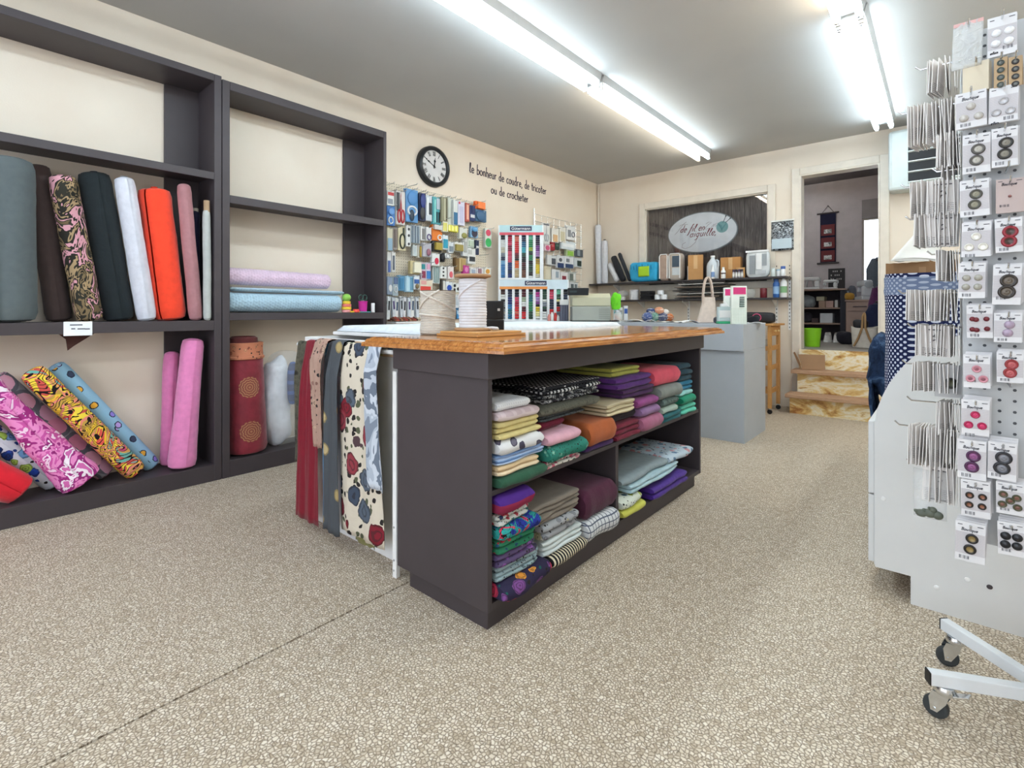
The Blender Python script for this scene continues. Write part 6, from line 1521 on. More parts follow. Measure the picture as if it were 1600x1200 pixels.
t = MB(Matrix.Translation((0,0,0))).box(a.x, SYF+.36, zt+.0008, b.x, SYF+.38, a.z).build('dark_board', mat('#2b282b', .6)); tag(t, 'black board with pale printed marks behind the sewing machines', 'board')
m = MB()
for i in range(3):
    for k in range(6):
        if (i*5+k*3) % 4: m.box(a.x+.03+k*(b.x-a.x-.06)/6, SYF+.3575, a.z-.05-.055*i, a.x+.03+(k+.6)*(b.x-a.x-.06)/6, SYF+.3595, a.z-.03-.055*i)
m.build('printed_marks', mat('#a9a5a3', .6), t)
tag(MB().tube([(at(1258,440,SYF+.3).x, SYF+.33, zt+.005), (at(1262,425,SYF+.3).x, SYF+.33, zt+.19), (at(1268,424,SYF+.3).x, SYF+.33, zt+.20), (at(1271,440,SYF+.3).x, SYF+.33, zt+.005)], .012, 8).build('chrome_stand', M_METAL, smooth=True), 'chrome bent stand behind the left sewing machine', 'stand')
for i, (u0, v0, u1, v1, y, c, lb) in enumerate(((1275.5,463.5,1288,470,8.1,'#b9b49a','pale green box lying on the tan box in the storage shelf'),(1279,470.2,1289.5,480.2,8.1,'#a08674','tan box on the upper shelf of the storage unit'),(1290,470,1302,480.2,8.1,'#b9998f','pinkish box right of the tan box in the storage unit'),(1304,469,1309,480.2,8.1,'#cfcac8','narrow white box at the right end of the storage unit'),(1281,489.5,1301,504.5,8.08,'#c9cbd0','white plastic bin on the lower shelf of the storage unit'),(1268,497,1279,504.6,8.1,'#4a3a3c','dark cloth box left of the white bin in the storage unit'))):
    p, q = at(u0, v0, y), at(u1, v1, y); zb = z2 if v1 < 485 else z3
    z0_ = zb + .0008 if i else (at(1289,470.2,8.1).z + .002)
    o = MB().box(p.x, y, z0_, q.x, y+.2, p.z).build('box', mat(c, .6), bevel=.005); tag(o, lb, 'box')
tag(lump('folded_bag', 'x', 'cloth', (at(1262,478,8.15).x, 8.17, z2+.001), (.10,.10,.085), cloth('#8d9396'), 84, .25), 'grey bundle at the left of the storage unit')
tag(lump('dark_bundle', 'x', 'cloth', (at(1257,500,8.15).x+.01, 8.17, z3+.001), (.09,.09,.07), cloth('#34313a'), 85, .25), 'dark bundle at the left of the lower shelf in the storage unit')
for i, u in enumerate((1294.5, 1305.5)):
    c = Vector((at(u, 530, 7.8).x + (i-.5)*.03, 7.84, ZF))
    t = thing('sneaker', c, ('left','right')[i] + ' one of two white sneakers under the storage unit', 'shoe')
    mb = MB()
    mb.grid(lambda uu, v: (c.x + .045*cos(2*pi*uu)*(1-.35*v*v), c.y + (.12*sin(2*pi*uu))*(1-.35*v) + .02*v, c.z + .022 + .07*v*(1 + .5*(sin(2*pi*uu) > 0))), 24, 6)
    mb.lathe([(.03,.10),(.001,.105)], c, 12)
    mb.build('upper', mat('#d3cfcd', .6), t, smooth=True)
    MB().prism([(c.x + .048*cos(2*pi*k/20), c.y + .125*sin(2*pi*k/20)) for k in range(20)], c.z, c.z + .021).build('sole', M_WHITE, t)
# dresser with a sewing machine
DY = 7.85
xa, xb = at(1321.5, 480, DY).x, at(1366, 480, DY).x; zd = at(1340, 468.5, DY).z
dr = thing('dresser', ((xa+xb)/2, DY+.2, ZF), 'tan two drawer dresser in the upper room', 'dresser')
M_DR = mat('#a48a7e', .55)
MB().box(xa, DY+.012, ZF, xb, DY+.42, zd-.021).build('carcass', M_DR, dr)
MB().box(xa-.01, DY-.01, zd-.02, xb+.01, DY+.43, zd).build('top', M_DR, dr, bevel=.004)
zm = at(1340, 486.5, DY).z
for z0_, z1_ in ((zm+.005, zd-.03), (zm-.30, zm-.005), (ZF+.01, zm-.31)):
    if z1_ - z0_ < .05: continue
    d_ = MB().box(xa+.01, DY-.006, z0_, xb-.01, DY+.0115, z1_).build('drawer', M_DR, dr, bevel=.003)
    xc = (xa+xb)/2
    MB().tube([(xc-.07, DY-.0065, (z0_+z1_)/2), (xc-.065, DY-.022, (z0_+z1_)/2), (xc+.065, DY-.022, (z0_+z1_)/2), (xc+.07, DY-.0065, (z0_+z1_)/2)], .006, 6).build('handle', M_DARK, d_)
p = at(1350, 468, DY+.15)
sewing('pale grey sewing machine standing end on at the dresser', Vector((p.x, DY+.2, zd+.0008)), radians(-70), .85, '#c4c6ca')
tag(lump('yellow_cloth', 'x', 'cloth', (at(1328,468,DY+.1).x, DY+.10, zd+.001), (.055,.06,.05), cloth('#a8803a'), 86, .2), 'ochre yellow cloth pile on the dresser')
tag(lump('grey_cloth', 'x', 'cloth', (at(1331,460,DY+.3).x, DY+.36, zd+.001), (.045,.035,.10), cloth('#5d5f68'), 87, .25), 'grey cloth pile behind the yellow cloth on the dresser')
# lime bin
a, b, c_ = at(1251, 513, 6.62), at(1280, 513, 6.62), at(1265, 513, 6.62)
bc_ = Vector(((a.x+b.x)/2 + .01, 6.70, ZF)); r = (b.x-a.x)/2; h = c_.z - ZF
o = MB().lathe([(.001,.003),(r*.80,.0),(r*.82,.004),(r*.99,h-.012),(r*1.03,h-.010),(r*1.03,h),(r*.97,h),(r*.80,.008),(.001,.008)], bc_, 28, caps=False).build('bin', mat('#8fd32a', .4), smooth=True, angle=50)
tag(o, 'lime green waste bin just inside the doorway', 'bin')
# canvas tote with tan straps
a, b = at(1329, 512, 6.75), at(1371, 512, 6.75)
t = thing('canvas_tote', ((a.x+b.x)/2, 6.83, ZF), 'cream canvas tote with crossing tan straps inside the doorway', 'bag')
cx = (a.x+b.x)/2; w = (b.x-a.x)/2; zt_ = at(1345, 512, 6.75).z
MB().grid(lambda u, v: (cx + w*(.92+.10*v)*math.copysign(abs(cos(2*pi*u))**.4, cos(2*pi*u)), 6.85 + .10*math.copysign(abs(sin(2*pi*u))**.4, sin(2*pi*u)) + .01*noise.noise((u*8, v*3, 1)), ZF + .004 + (zt_-ZF)*v + .012*v*sin(u*14)), 40, 8).build('body', cloth('#c9c1b6', wr=.5, ws=8), t, smooth=True, weld=True, angle=180)
for s in (-1, 1):
    pts = [(cx + s*w*.75, 6.742, ZF+.02), (cx + s*w*.40, 6.738, (ZF+zt_)/2), (cx + s*w*.12, 6.740, zt_), (cx + s*w*.10, 6.76, zt_+.12), (cx + s*w*.02, 6.80, zt_+.16)]
    MB().tube(pts, .011, 8).build('strap', mat('#9c7a52', .6), t, smooth=True)
tag(lump('black_pouch', 'x', 'pouch', (cx - w*.35, 6.87, zt_-.02), (.07,.05,.055), mat('#2b2a2e', .6), 88, .2), 'small black pouch poking out of the canvas tote')
tag(lump('dark_bag', 'x', 'bag', (at(1319,530,7.4).x, 7.45, ZF), (.085,.08,.08), cloth('#26242c'), 89, .25), 'dark bag on the upper floor before the dresser')
# coats on the right
tag(lump('navy_coat', 'x', 'coat', (at(1362,500,7.3).x, 7.33, 1.15-.28), (.12,.10,.20), cloth('#2a3150'), 90, .25), 'navy coat piled at the right of the doorway view') if False else None
def coat(lb, x, y, z0, z1, w, c, seed):
    mb = MB()
    mb.grid(lambda u, v: (x + (w*(.45+.55*min(1, 2.2*(1-v)+.2)))*cos(2*pi*u)*(1+.16*noise.noise((u*9, v*2, seed))), y + .05*sin(2*pi*u)*(1+.3*noise.noise((u*11, v*2, seed+4))), z0 + (z1-z0)*v), 28, 12)
    mb.add([(x-w*.2,y-.03,z1),(x+w*.2,y-.03,z1),(x+w*.2,y+.03,z1+.02),(x-w*.2,y+.03,z1+.02)], [(0,1,2,3)])
    return tag(mb.build('coat', cloth(c, wr=.5), smooth=True, angle=180), lb, 'coat')
c1 = (at(1372,430,8.30).x, 8.30, at(1368,404,8.30).z)
coat('slate grey coat hanging at the right of the upper room', c1[0], c1[1], 1.36, c1[2], .13, '#5a626c', 1)
o = MB().rod((c1[0], 8.24, c1[2]-.03), (c1[0], UY, c1[2]-.03), .012).build('coat_peg', M_DARK); tag(o, 'dark coat peg holding the slate grey coat', 'peg')
px_ = at(1389,400,7.45).x
rk = thing('coat_stand', (px_, 7.45, ZF), 'dark coat stand behind the door jamb holding the plum and navy coats', 'coat stand')
MB().rod((px_, 7.45, ZF), (px_, 7.45, 1.75), .015).build('pole', M_DARK, rk); MB().lathe([(.16,0),(.16,.015),(.02,.02)], (px_,7.45,ZF), 20).build('foot', M_DARK, rk)
c2 = (at(1371,470,7.62).x, 7.62, at(1371,450,7.62).z); c3 = (at(1368,490,7.30).x, 7.30, at(1368,476,7.30).z)
for c in (c2, c3): MB().rod((px_, 7.45, c[2]+.034), (c[0], c[1], c[2]+.034), .009).build('arm', M_DARK, rk)
coat('plum coat hanging below the grey one in the upper room', c2[0], c2[1], .85, c2[2], .09, '#5a2f56', 2)
coat('navy coat hanging lowest at the right of the doorway view', c3[0], c3[1], .80, c3[2], .11, '#262c48', 3)
# wall hanging
a, b = at(1281.5, 334, UY-.012), at(1306, 411, UY-.012)
wh = thing('wall_hanging', ((a.x+b.x)/2, UY-.012, b.z), 'narrow navy wall hanging with three red picture pockets in the upper room', 'wall hanging')
xl, xr, zb_, zt2 = a.x, b.x, at(1294,411,UY-.012).z, at(1294,333,UY-.012).z
MB().box(xl, UY-.012, zb_, xr, UY-.006, zt2).build('cloth_back', cloth('#23233a'), wh)
MB().rod((xl-.04, UY-.014, zt2), (xr+.04, UY-.014, zt2), .012).build('top_rod', M_DARK, wh); MB().rod((xl-.04, UY-.014, zb_), (xr+.04, UY-.014, zb_), .012).build('bottom_rod', M_DARK, wh)
MB().tube([(xl+.02, UY-.014, zt2), ((xl+xr)/2, UY-.008, zt2+.11), (xr-.02, UY-.014, zt2)], .004, 5).build('cord', M_DARK, wh)
for k in range(3):
    z1_ = zt2 - (zt2-zb_)*(.23 + .26*k); z0_ = z1_ - (zt2-zb_)*.22
    pk_ = MB().box(xl+.012, UY-.024, z0_, xr-.012, UY-.0125, z1_).build('pocket', mat('#6a2f34', .8), wh, bevel=.003)
    MB().box(xl+.05, UY-.030, z0_+.03, xr-.05, UY-.0245, z1_-.07).build('picture', camo('pocket_print_%d' % k, ['#1f1f22','#8d8f92','#d0d0d0','#3a3a3d'], 22), pk_)
# ---------------------------------------------------------------- wall heater / air unit on the back wall
ax0, az0, az1 = -.405, 2.20, 2.775
acu = thing('air_conditioner', (-.05, YB - .12, az0), 'white wall air conditioner with dark louvres right of the doorway', 'air conditioner')
MB().box(ax0, YB - .21, az0, .42, YB - .001, az1).build('housing', mat('#ccd4d2', .5), acu, bevel=.03)
MB().box(-.255, YB - .2135, az0 + .06, .36, YB - .2102, az1 - .13).build('louvre_recess', M_BLACK, acu)
for k in range(5):
    z = az0 + .06 + k*.0955
    MB(Matrix.Translation((0, YB - .222, z)) @ Matrix.Rotation(radians(-18), 4, 'X')).box(-.257, -.010, -.004, .362, .012, .004).build('louvre', mat('#dfe6e4', .4), acu)
# ---------------------------------------------------------------- white display cabinet on the right
M_CAB = mat('#d6d6d5', .45, var=.02)
cb = thing('display_cabinet', (.3, 3.3, 0), 'white cabinet with a curved end panel behind the button rack', 'cabinet')
prof = [(-.091,0),(.95,0),(.95,1.0),(.16,1.0),(.08,.985),(.0,.952),(-.04,.925),(-.078,.894),(-.108,.858),(-.133,.821),(-.156,.78),(-.174,.735),(-.188,.69),(-.195,.637),(-.195,.1),(-.091,.1)]
MB().prism(prof[::-1], 2.30, 2.318, 'xz').build('end_panel', M_CAB, cb)
MB().box(-.20, 2.3185, .10, .95, 4.4, .64).build('body', M_CAB, cb, bevel=.002)
for z0, z1 in ((.105, .357), (.363, .635)):
    for y0, y1 in ((2.33, 3.03), (3.035, 3.73), (3.735, 4.395)):
        d_ = MB().box(-.2185, y0, z0, -.2005, y1, z1).build('drawer', M_CAB, cb, bevel=.002)
MB().box(-.09, 2.3185, 0, .95, 4.38, .0995).build('plinth', mat('#8a7a66', .8), cb)
for (x, z) in ((.06,.14),(-.02,.085),(-.17,.36),(-.03,.60),(.115,.135)):
    MB(Matrix.Translation((x, 2.2995, z)) @ Matrix.Rotation(pi/2, 4, 'X')).lathe([(.008,0),(.007,.002),(.001,.003)], n=12).build('screw_cap', M_WHITE if x < .1 else M_DARK, cb)
# navy dotted cloth wound on a card, standing on the cabinet
pd = dots('navy_polka_dots', '#1b2247', '#c4c8d6', .021, .21)
pdl = dots('navy_polka_dots_reverse', '#68748f', '#a3abbc', .021, .22)
BX, BY, BZ = -.055, 2.56, .6415
def rb(u, v, wx=.128, wy=.052, z0=0, z1=.56, k=0):
    th = 2*pi*u; e = .45
    x = wx*math.copysign(abs(cos(th))**e, cos(th)); y = wy*math.copysign(abs(sin(th))**e, sin(th))
    return (BX + x + .004*noise.noise((u*6, v*5, k)), BY + y + .004*noise.noise((u*8, v*6, k+3)), BZ + z0 + (z1-z0)*v)
m = MB(); m.grid(lambda u, v: rb(u, v), 40, 14, .66, .50); b_ = m.build('dotted_bolt', pd, smooth=True, angle=180)
tag(b_, 'navy polka dot cloth wound on a cardboard core, standing on the white cabinet', 'fabric bolt')
m = MB(); m.grid(lambda u, v: rb(u, v, .131, .055, .475, .545, 2), 40, 4, .66, .07); m.build('turned_edge', pdl, b_, smooth=True, angle=180)
m = MB(); m.box(BX-.12, BY-.012, BZ+.02, BX+.12, BY+.012, BZ+.585); m.build('cardboard_core', mat('#9c7a58', .85), b_)
m = MB(); m.grid(lambda u, v: (BX-.125+.22*u, BY-.014-.004*sin(u*9), BZ+.55+.055*v+.010*noise.noise((u*9, 0, v))*v), 16, 3); m.build('torn_flap', mat('#8a6848', .85), b_, thick=.003)
A_, B_, C_, D_ = [oY(u, v, yy) for u, v, yy in ((1391,408,2.50),(1432,362,2.56),(1470,370,2.58),(1470,408,2.56))]
pp = thing('folded_paper', (BX, BY, D_.z), 'folded white paper standing open on top of the navy polka dot bolt', 'paper')
m = MB(); m.grid(lambda u, v: tuple((A_.lerp(D_, u)).lerp(B_.lerp(C_, u), v) + Vector((0, .03*sin(pi*v)*u, 0))), 10, 6); m.build('upright_leaf', mat('#e9e7e1', .7), pp, smooth=True, thick=.002)
m = MB(); m.grid(lambda u, v: tuple((A_.lerp(D_, u)).lerp((A_ + Vector((.02,.13,.0))).lerp(D_ + Vector((0,.10,0)), u), v) + Vector((0, 0, .004 + .010*sin(pi*u)))), 10, 4); m.build('lower_leaf', mat('#dad8d2', .7), pp, smooth=True, thick=.002)
# denim heap over the cabinet's front edge
g = G('denim'); n = g.noise(g.co(), 14, 5, .7, 1.2); M_DENIM = g.out(g.ramp(n, [(.32,'#131d30'),(.5,'#223450'),(.68,'#4d6684')]), .9, h=n, hs=.5, hd=.02, spec=.2)
def denim(u, v):
    s = v*.62
    if s < .10: x, z = -.12 - s*.95, .646
    elif s < .40: x, z = -.2255 - .012*sin((s-.1)*8), .646 - (s-.10)*.42
    else: x, z = -.2255, .52
    return (x - .006*abs(sin(u*7)), 2.74 + .34*u, z)
m = MB(); m.grid(lambda u, v: denim(u, v), 14, 16)
dn = lump('denim_heap', 'blue denim trousers heaped over the front edge of the white cabinet', 'trousers', (-.205, 2.90, .642), (.06, .13, .15), M_DENIM, 93, .35, freq=14, pw=.75)
m = MB(); m.grid(lambda u, v: (-.232 - .012*sin(u*9+v*3)**2 - .02*v, 2.78 + .24*u, .52 + .22*v), 14, 8); m.build('trouser_leg', M_DENIM, dn, smooth=True, thick=.01)

# ---------------------------------------------------------------- revolving button rack on casters
RX0, RX1, RY0, RY1, RZ0, RZ1 = .035, .365, 1.635, 1.965, .50, 1.722
rk2 = thing('button_rack', (.2, 1.80, 0), 'grey revolving pegboard rack on wheels, hung with button cards', 'rack')
M_PANEL = mat('#b4b6b8', .5)
MB().box(RX0, RY0, RZ0, RX1, RY0+.006, RZ1).build('pegboard_panel', M_PANEL, rk2)
MB().box(RX0, RY1-.006, RZ0, RX1, RY1, RZ1).build('pegboard_panel', M_PANEL, rk2)
MB().box(RX0, RY0+.0065, RZ0, RX0+.006, RY1-.0065, RZ1).build('pegboard_panel', M_PANEL, rk2)
MB().box(RX1-.006, RY0+.0065, RZ0, RX1, RY1-.0065, RZ1).build('pegboard_panel', M_PANEL, rk2)
hl = MB()
for i in range(13):
    for k in range(48):
        x = RX0 + .0127 + i*.0254; z = RZ0 + .0127 + k*.0254
        hl.lathe([(.0032,0),(.001,.0002)], n=6) if False else hl.add([(x + .0036*cos(2*pi*j/6), RY0 - .0004, z + .0036*sin(2*pi*j/6)) for j in range(6)], [tuple(range(6))[::-1]])
h_ = hl.build('peg_holes', mat('#4a4c50', .8), rk2); h_['kind'] = 'stuff'
MB().rod((.2,1.80,.06), (.2,1.80,RZ1+.02), .018, 12).build('centre_pole', M_WHITE, rk2, smooth=True)
HUB = Vector((.215, 1.80))
for k, (ex, ey, lab) in enumerate(((.0, 2.0, 0), (-.030, 1.685, 1), (.20, 1.49, 2), (.42, 1.64, 3), (.37, 1.99, 4))):
    d = Vector((ex, ey)) - HUB; L = d.length; a = math.atan2(d.y, d.x)
    T = Matrix.Translation((HUB.x, HUB.y, .108)) @ Matrix.Rotation(a, 4, 'Z')
    lg = MB(T).box(.0, -.013, -.016, L, .013, .016).build('leg', mat('#dcdfe2', .35), rk2, bevel=.002)
    MB(T).box(L, -.0128, -.0158, L+.003, .0128, .0158).build('end_cap', M_BLACK, lg)
    c = Vector((HUB.x, HUB.y, 0)) + Vector((d.x, d.y, 0))*(1 - .035/L)
    TW = Matrix.Translation((c.x, c.y, 0)) @ Matrix.Rotation(a + (.9, -.7, .3, 1.2, -.4)[k], 4, 'Z')
    MB(TW).lathe([(.020,.072),(.023,.076),(.023,.083),(.019,.0915),(.001,.0918)], n=16).build('swivel_plate', M_CHROME, lg, smooth=True)
    for s in (-1, 1): MB(TW).prism([(-.012,.072),(.022,.072),(.030,.052),(.026,.02),(.012,.02),(-.006,.05)], s*.013-.001, s*.013+.001, 'xz').build('fork', M_CHROME, lg)
    MB(TW @ Matrix.Translation((.018,0,.0275)) @ Matrix.Rotation(pi/2,4,'X')).lathe([(.004,-.010),(.018,-.010),(.021,-.0105),(.026,-.008),(.0275,0),(.026,.008),(.021,.0105),(.018,.010),(.004,.010)], n=24).build('wheel', mat('#34383a', .6), lg, smooth=True)
    MB(TW @ Matrix.Translation((.018,0,.0275)) @ Matrix.Rotation(pi/2,4,'X')).lathe([(.0035,-.016),(.0035,.016)], n=10).build('axle', M_CHROME, lg)
    if k == 1:
        MB(TW @ Matrix.Translation((.0,0,.066)) @ Matrix.Rotation(radians(28),4,'Y')).box(-.055,-.012,-.002,.004,.012,.002).build('brake_lever', M_CHROME, lg, bevel=.001)
# ---- button cards
M_CARDW = mat('#d9d8da', .55, var=.02)
g = G('woven_backing'); s = g.sep(g.co())
a_ = g.lt(g.math('FRACT', g.math('MULTIPLY', s[0], 520.0)), .3); b2 = g.lt(g.math('FRACT', g.math('MULTIPLY', s[2], 520.0)), .3)
M_BACKING = g.out(g.mix(g.math('MAXIMUM', a_, b2), '#cbc7c9', '#b3afb3'), .6)
_bt = {}
def button(parent, T, r, c, c2, kind):
    k = (round(r, 4), c, c2, kind)
    if k not in _bt:
        mb = MB()
        if kind == 'dome': mb.lathe([(r*.98,0),(r,.0012),(r*.9,.003),(r*.5,.005),(.0003,.0056)], n=18)
        elif kind == 'ring': mb.lathe([(r*.98,0),(r,.0014),(r*.85,.0034),(r*.62,.0030),(r*.5,.0012),(.0003,.0010)], n=18)
        else: mb.lathe([(r*.98,0),(r,.0014),(r*.88,.0034),(r*.72,.0036),(r*.66,.0024),(r*.36,.0022),(r*.30,.0030),(r*.1,.0030),(.0003,.0016)], n=20)
        g = G('button_' + c.strip('#')); w = g.n('ShaderNodeVectorMath', operation='LENGTH'); g.link(g.co(), w.inputs[0])
        f = g.math('SINE', g.math('MULTIPLY', w.outputs['Value'], 5.5/r))
        m_ = g.out(g.ramp(g.math('ADD', g.math('MULTIPLY', f, .5), .5), [(.2, c), (.8, c2)]), .3, .15)
        o = mb.build('button', m_, smooth=True, at=(0,0,0), angle=180)
        _bt[k] = o.data
    else:
        o = bpy.data.objects.new('button', _bt[k]); col.objects.link(o)
    o.parent = parent
    o.matrix_local = T
_face = Matrix(((1,0,0,0),(0,0,-1,0),(0,1,0,0),(0,0,0,1)))      # local z -> world -y
_txt = {}
def brand(parent, kind, w, h):
    k = (kind, round(w, 3))
    if k not in _txt:
        m = MB()
        if kind == 'B': pen(m, 'Boutique', lambda a, b: (-w*.30 + a, -.0007, -h*.22 + b), w*.56, w*.075, .0006, .25, 4)
        else: pen(m, 'elan', lambda a, b: (-w*.42 + a, -.0007, -h*.93 + b), w*.28, w*.06, .0009, .3, 4)
        for i, (x0, x1) in enumerate(((-.42,-.26),(.24,.44))): m.box(w*x0, -.0006, -h*.085, w*x1, -.0002, -h*.068)
        zb = -h*.95 if kind == 'B' else -h*.86; xb = -w*.36 if kind == 'B' else w*.02
        for i in range(11):
            if i not in (3, 7): m.box(xb + i*w*.032, -.0006, zb, xb + i*w*.032 + w*(.012 + .008*(i % 3 == 0)), -.0002, zb + h*.085)
        o = m.build('printing', mat('#3c3c44', .6), parent, local=True); o['kind'] = 'stuff'; _txt[k] = o.data
    else:
        o = bpy.data.objects.new('printing', _txt[k]); col.objects.link(o); o.parent = parent; o['kind'] = 'stuff'
LAY = {1:[(0,.5)], 2:[(.06,.38),(.0,.66)], 3:[(.0,.40),(-.24,.70),(.24,.70)], 4:[(-.2,.40),(.24,.40),(-.22,.66),(.22,.66)], 5:[(-.24,.36),(.24,.42),(.0,.54),(-.28,.68),(.26,.72)], 6:[(-.28,.40),(-.14,.42),(.26,.40),(-.28,.72),(-.12,.74),(.28,.70)]}
FY = 1.575
def card(u0, v0, u1, v1, n, c, c2, r, kind, lb, brandk='B', y=FY, base='white', stack=4, tiltd=0, backing=True):
    p, q = oY(u0, v0, y), oY(u1, v1, y)
    w = q.x - p.x; cx = (p.x+q.x)/2
    zt = oY((u0+u1)/2, v0, y).z; zb = oY((u0+u1)/2, v1, y).z; h = zt - zb
    m_ = M_CARDW if base == 'white' else mat(base, .6)
    t = MB().box(-w/2, 0, -h, w/2, .0008, 0).build('button_card', m_, at=(0,0,0))
    t.location = (cx, y, zt); t.rotation_euler = (0, radians(tiltd), radians(rnd.uniform(-4, 4)))
    tag(t, lb, 'button card')
    if backing:
        MB().box(-w/2+.0005, -.0004, -h*.82, w/2-.0005, -.0001, -h*.26).build('woven_backing', M_BACKING, t, local=True)
    if brandk: brand(t, brandk, w, h)
    for (fx, fz) in LAY.get(n, []):
        button(t, Matrix.Translation((fx*w, -.0005, -fz*h - h*.02)) @ _face, r, c, c2, kind)
    what = lb.split(',')[0]
    for i in range(stack):
        o = t.copy() if False else bpy.data.objects.new('button_card', t.data); col.objects.link(o)
        o.location = (cx + .0025*(i+1)*(.6 + .3*rnd.random()), y + .010 + .011*i, zt + .003*(rnd.random()) + .0025*i)
        o.rotation_euler = (0, radians(tiltd + rnd.uniform(-1.5, 1.5)), radians(rnd.uniform(-3, 3)))
        tag(o, '%s card stacked behind the ' % ('first','second','third','fourth')[i] + what, 'button card', 'cards behind the ' + what)
    hk = MB().tube([(cx, RY0 - .001, zt - .007), (cx, y - .022, zt - .007), (cx, y - .030, zt + .002)], .0022, 6).build('peg_hook', M_CHROME, smooth=True)
    tag(hk, 'chrome hook holding the ' + what, 'hook')
    return t
BC = [
 (1543,24,1589,86,4,'#e4e6ea','#f4f4f6',.0085,'dome','card with four clear domed buttons, top row of the rack','E'),
 (1493,143,1541,199,3,'#b9b4ae','#e6e2dc',.0085,'dome','card with three pearl buttons, left column of the rack','B'),
 (1546,134,1592,190,3,'#a9a7aa','#c9c8ca',.0085,'ring','card with three grey buttons, upper right column of the rack','E'),
 (1504,209,1548,270,2,'#55524e','#b0aca2',.0125,'four','card with two silver rimmed grey buttons, left column of the rack','B'),
 (1549,199,1590,260,2,'#2c2a28','#7d786c',.0125,'four','card with two dark carved buttons, right column of the rack','B'),
 (1499,281,1545,338,2,'#4a4840','#8a8672',.0115,'four','card with two olive grey buttons, left column of the rack','B'),
 (1503,347,1549,401,3,'#d5d2c8','#f0eee6',.009,'ring','card with three white ring buttons, left column of the rack','B'),
 (1554,341,1597,394,2,'#8a1f2c','#4a3a34',.0135,'ring','card with two red rimmed buttons, right column of the rack','B'),
 (1498,411,1540,466,4,'#a3a096','#c9c6bc',.0075,'dome','card with four pearl grey buttons, left column of the rack','B'),
 (1552,414,1597,476,2,'#2f2823','#5d5246',.015,'four','card with two large dark brown buttons, right column of the rack','B'),
 (1510,477,1551,528,6,'#6a1f2a','#4a1520',.0055,'dome','card with six small dark red buttons, left column of the rack','B'),
 (1553,489,1597,535,2,'#a896aa','#8f7d96',.009,'dome','clear packet card with two lilac buttons, right column of the rack','B'),
 (1505,555,1547,606,3,'#c98a96','#8d5360',.0085,'four','card with three pink buttons, left column of the rack','B'),
 (1557,550,1599,598,2,'#8d2c30','#b5585a',.0115,'four','card with two brick red buttons, right column of the rack','B'),
 (1502,625,1546,680,3,'#a81a4c','#d0386a',.0085,'four','card with three magenta buttons, left column of the rack','B'),
 (1496,688,1541,749,2,'#4a2348','#8a4f80',.013,'four','card with two purple buttons, left column of the rack','B'),
 (1544,692,1589,750,2,'#26262b','#77787f',.0145,'four','card with two large black grey buttons, right column of the rack','B'),
 (1501,751,1547,808,4,'#231b18','#8a5a44',.0078,'ring','card with four dark brown buttons, left column of the rack','B'),
 (1556,755,1600,804,5,'#4a4a34','#7a5348',.0078,'four','card with five mottled green brown buttons, right column of the rack','B'),
 (1493,817,1540,878,2,'#1d1a18','#8f7a4c',.0115,'ring','card with two black and gold buttons, bottom of the left column','B'),
 (1558,817,1600,868,4,'#1b1b20','#3a3a44',.009,'dome','card with four black shaped buttons, bottom of the right column','B'),
]
for c in BC: card(*c, stack=3 if c[1] > 100 else 1, tiltd=rnd.uniform(-1.5, 1.5))
card(1556,279,1600,332,1,'#9a6a66','#8a5a58',.003,'dome','pinkish card with nearly no buttons, right column of the rack','B',base='#b7a6a2',stack=2,backing=False)
card(1553,90,1574,136,0,'#333','#333',.004,'dome','left kraft strip with green grey buttons, second row of the rack',None,base='#b59a78',stack=1,backing=False)
card(1576,88,1597,134,0,'#333','#333',.004,'dome','right kraft strip with dark buttons, second row of the rack',None,base='#b59a78',stack=1,backing=False)
for o in [o for o in col.objects if o.get('label','').endswith('second row of the rack') and o.name.startswith('button_card')]:
    for k in range(4): button(o, Matrix.Translation((0, -.0005, -.012 - .0165*k)) @ _face, .0065, '#3c3a3a' if 'right' in o['label'] else '#46504c', '#7d807c', 'four')
card(1504,97,1545,143,0,'#333','#333',.004,'dome','beige blank card, second row of the rack on the left',None,base='#cfc4ae',stack=4,backing=False)
for i, (u, v) in enumerate(((1578,603),(1575,262))):
    p = oY(u, v, FY); o = MB().tube([(p.x, RY0-.001, p.z), (p.x, FY-.02, p.z), (p.x, FY-.028, p.z+.009)], .0022, 6).build('peg_hook', M_CHROME, smooth=True)
    tag(o, ('bare chrome hook below the brick red buttons, right column of the rack','bare chrome hook above the pinkish card, right column of the rack')[i], 'hook')
# clear zip bag at the top left of the rack
p, q = oY(1490, 40, FY), oY(1537, 100, FY)
zb_t = thing('zip_bag', ((p.x+q.x)/2, FY, q.z), 'clear zip bag of small white parts hanging at the top left of the rack', 'bag')
m = MB(); m.grid(lambda u, v: (p.x + (q.x-p.x)*u - .004*(1-v), FY - .008*sin(pi*u)*sin(pi*min(1,(1-v)*1.2)) + .003*noise.noise((u*8, v*8, 2)), q.z - .012 + (p.z-q.z)*v + .012), 14, 14)
m.build('film', clear('#e3e6e6', .1, .45), zb_t, smooth=True, thick=.002)
MB().box(p.x, FY-.002, p.z-.008, q.x, FY+.002, p.z).build('zip_strip', mat('#d3a8a4', .4), zb_t)
for i in range(16):
    MB().lathe([(.004,0),(.006,.002),(.004,.004)], (p.x+.008+(q.x-p.x-.016)*rnd.random(), FY+.003, q.z+.008+.04*rnd.random()), 8).build('white_part', mat('#dfe3e0', .3), zb_t, smooth=True)
hk = MB().tube([((p.x+q.x)/2, RY0, p.z-.014), ((p.x+q.x)/2, FY-.02, p.z-.014), ((p.x+q.x)/2, FY-.028, p.z-.004)], .0022, 6).build('peg_hook', M_CHROME, smooth=True); tag(hk, 'chrome hook holding the clear zip bag at the top of the rack', 'hook')
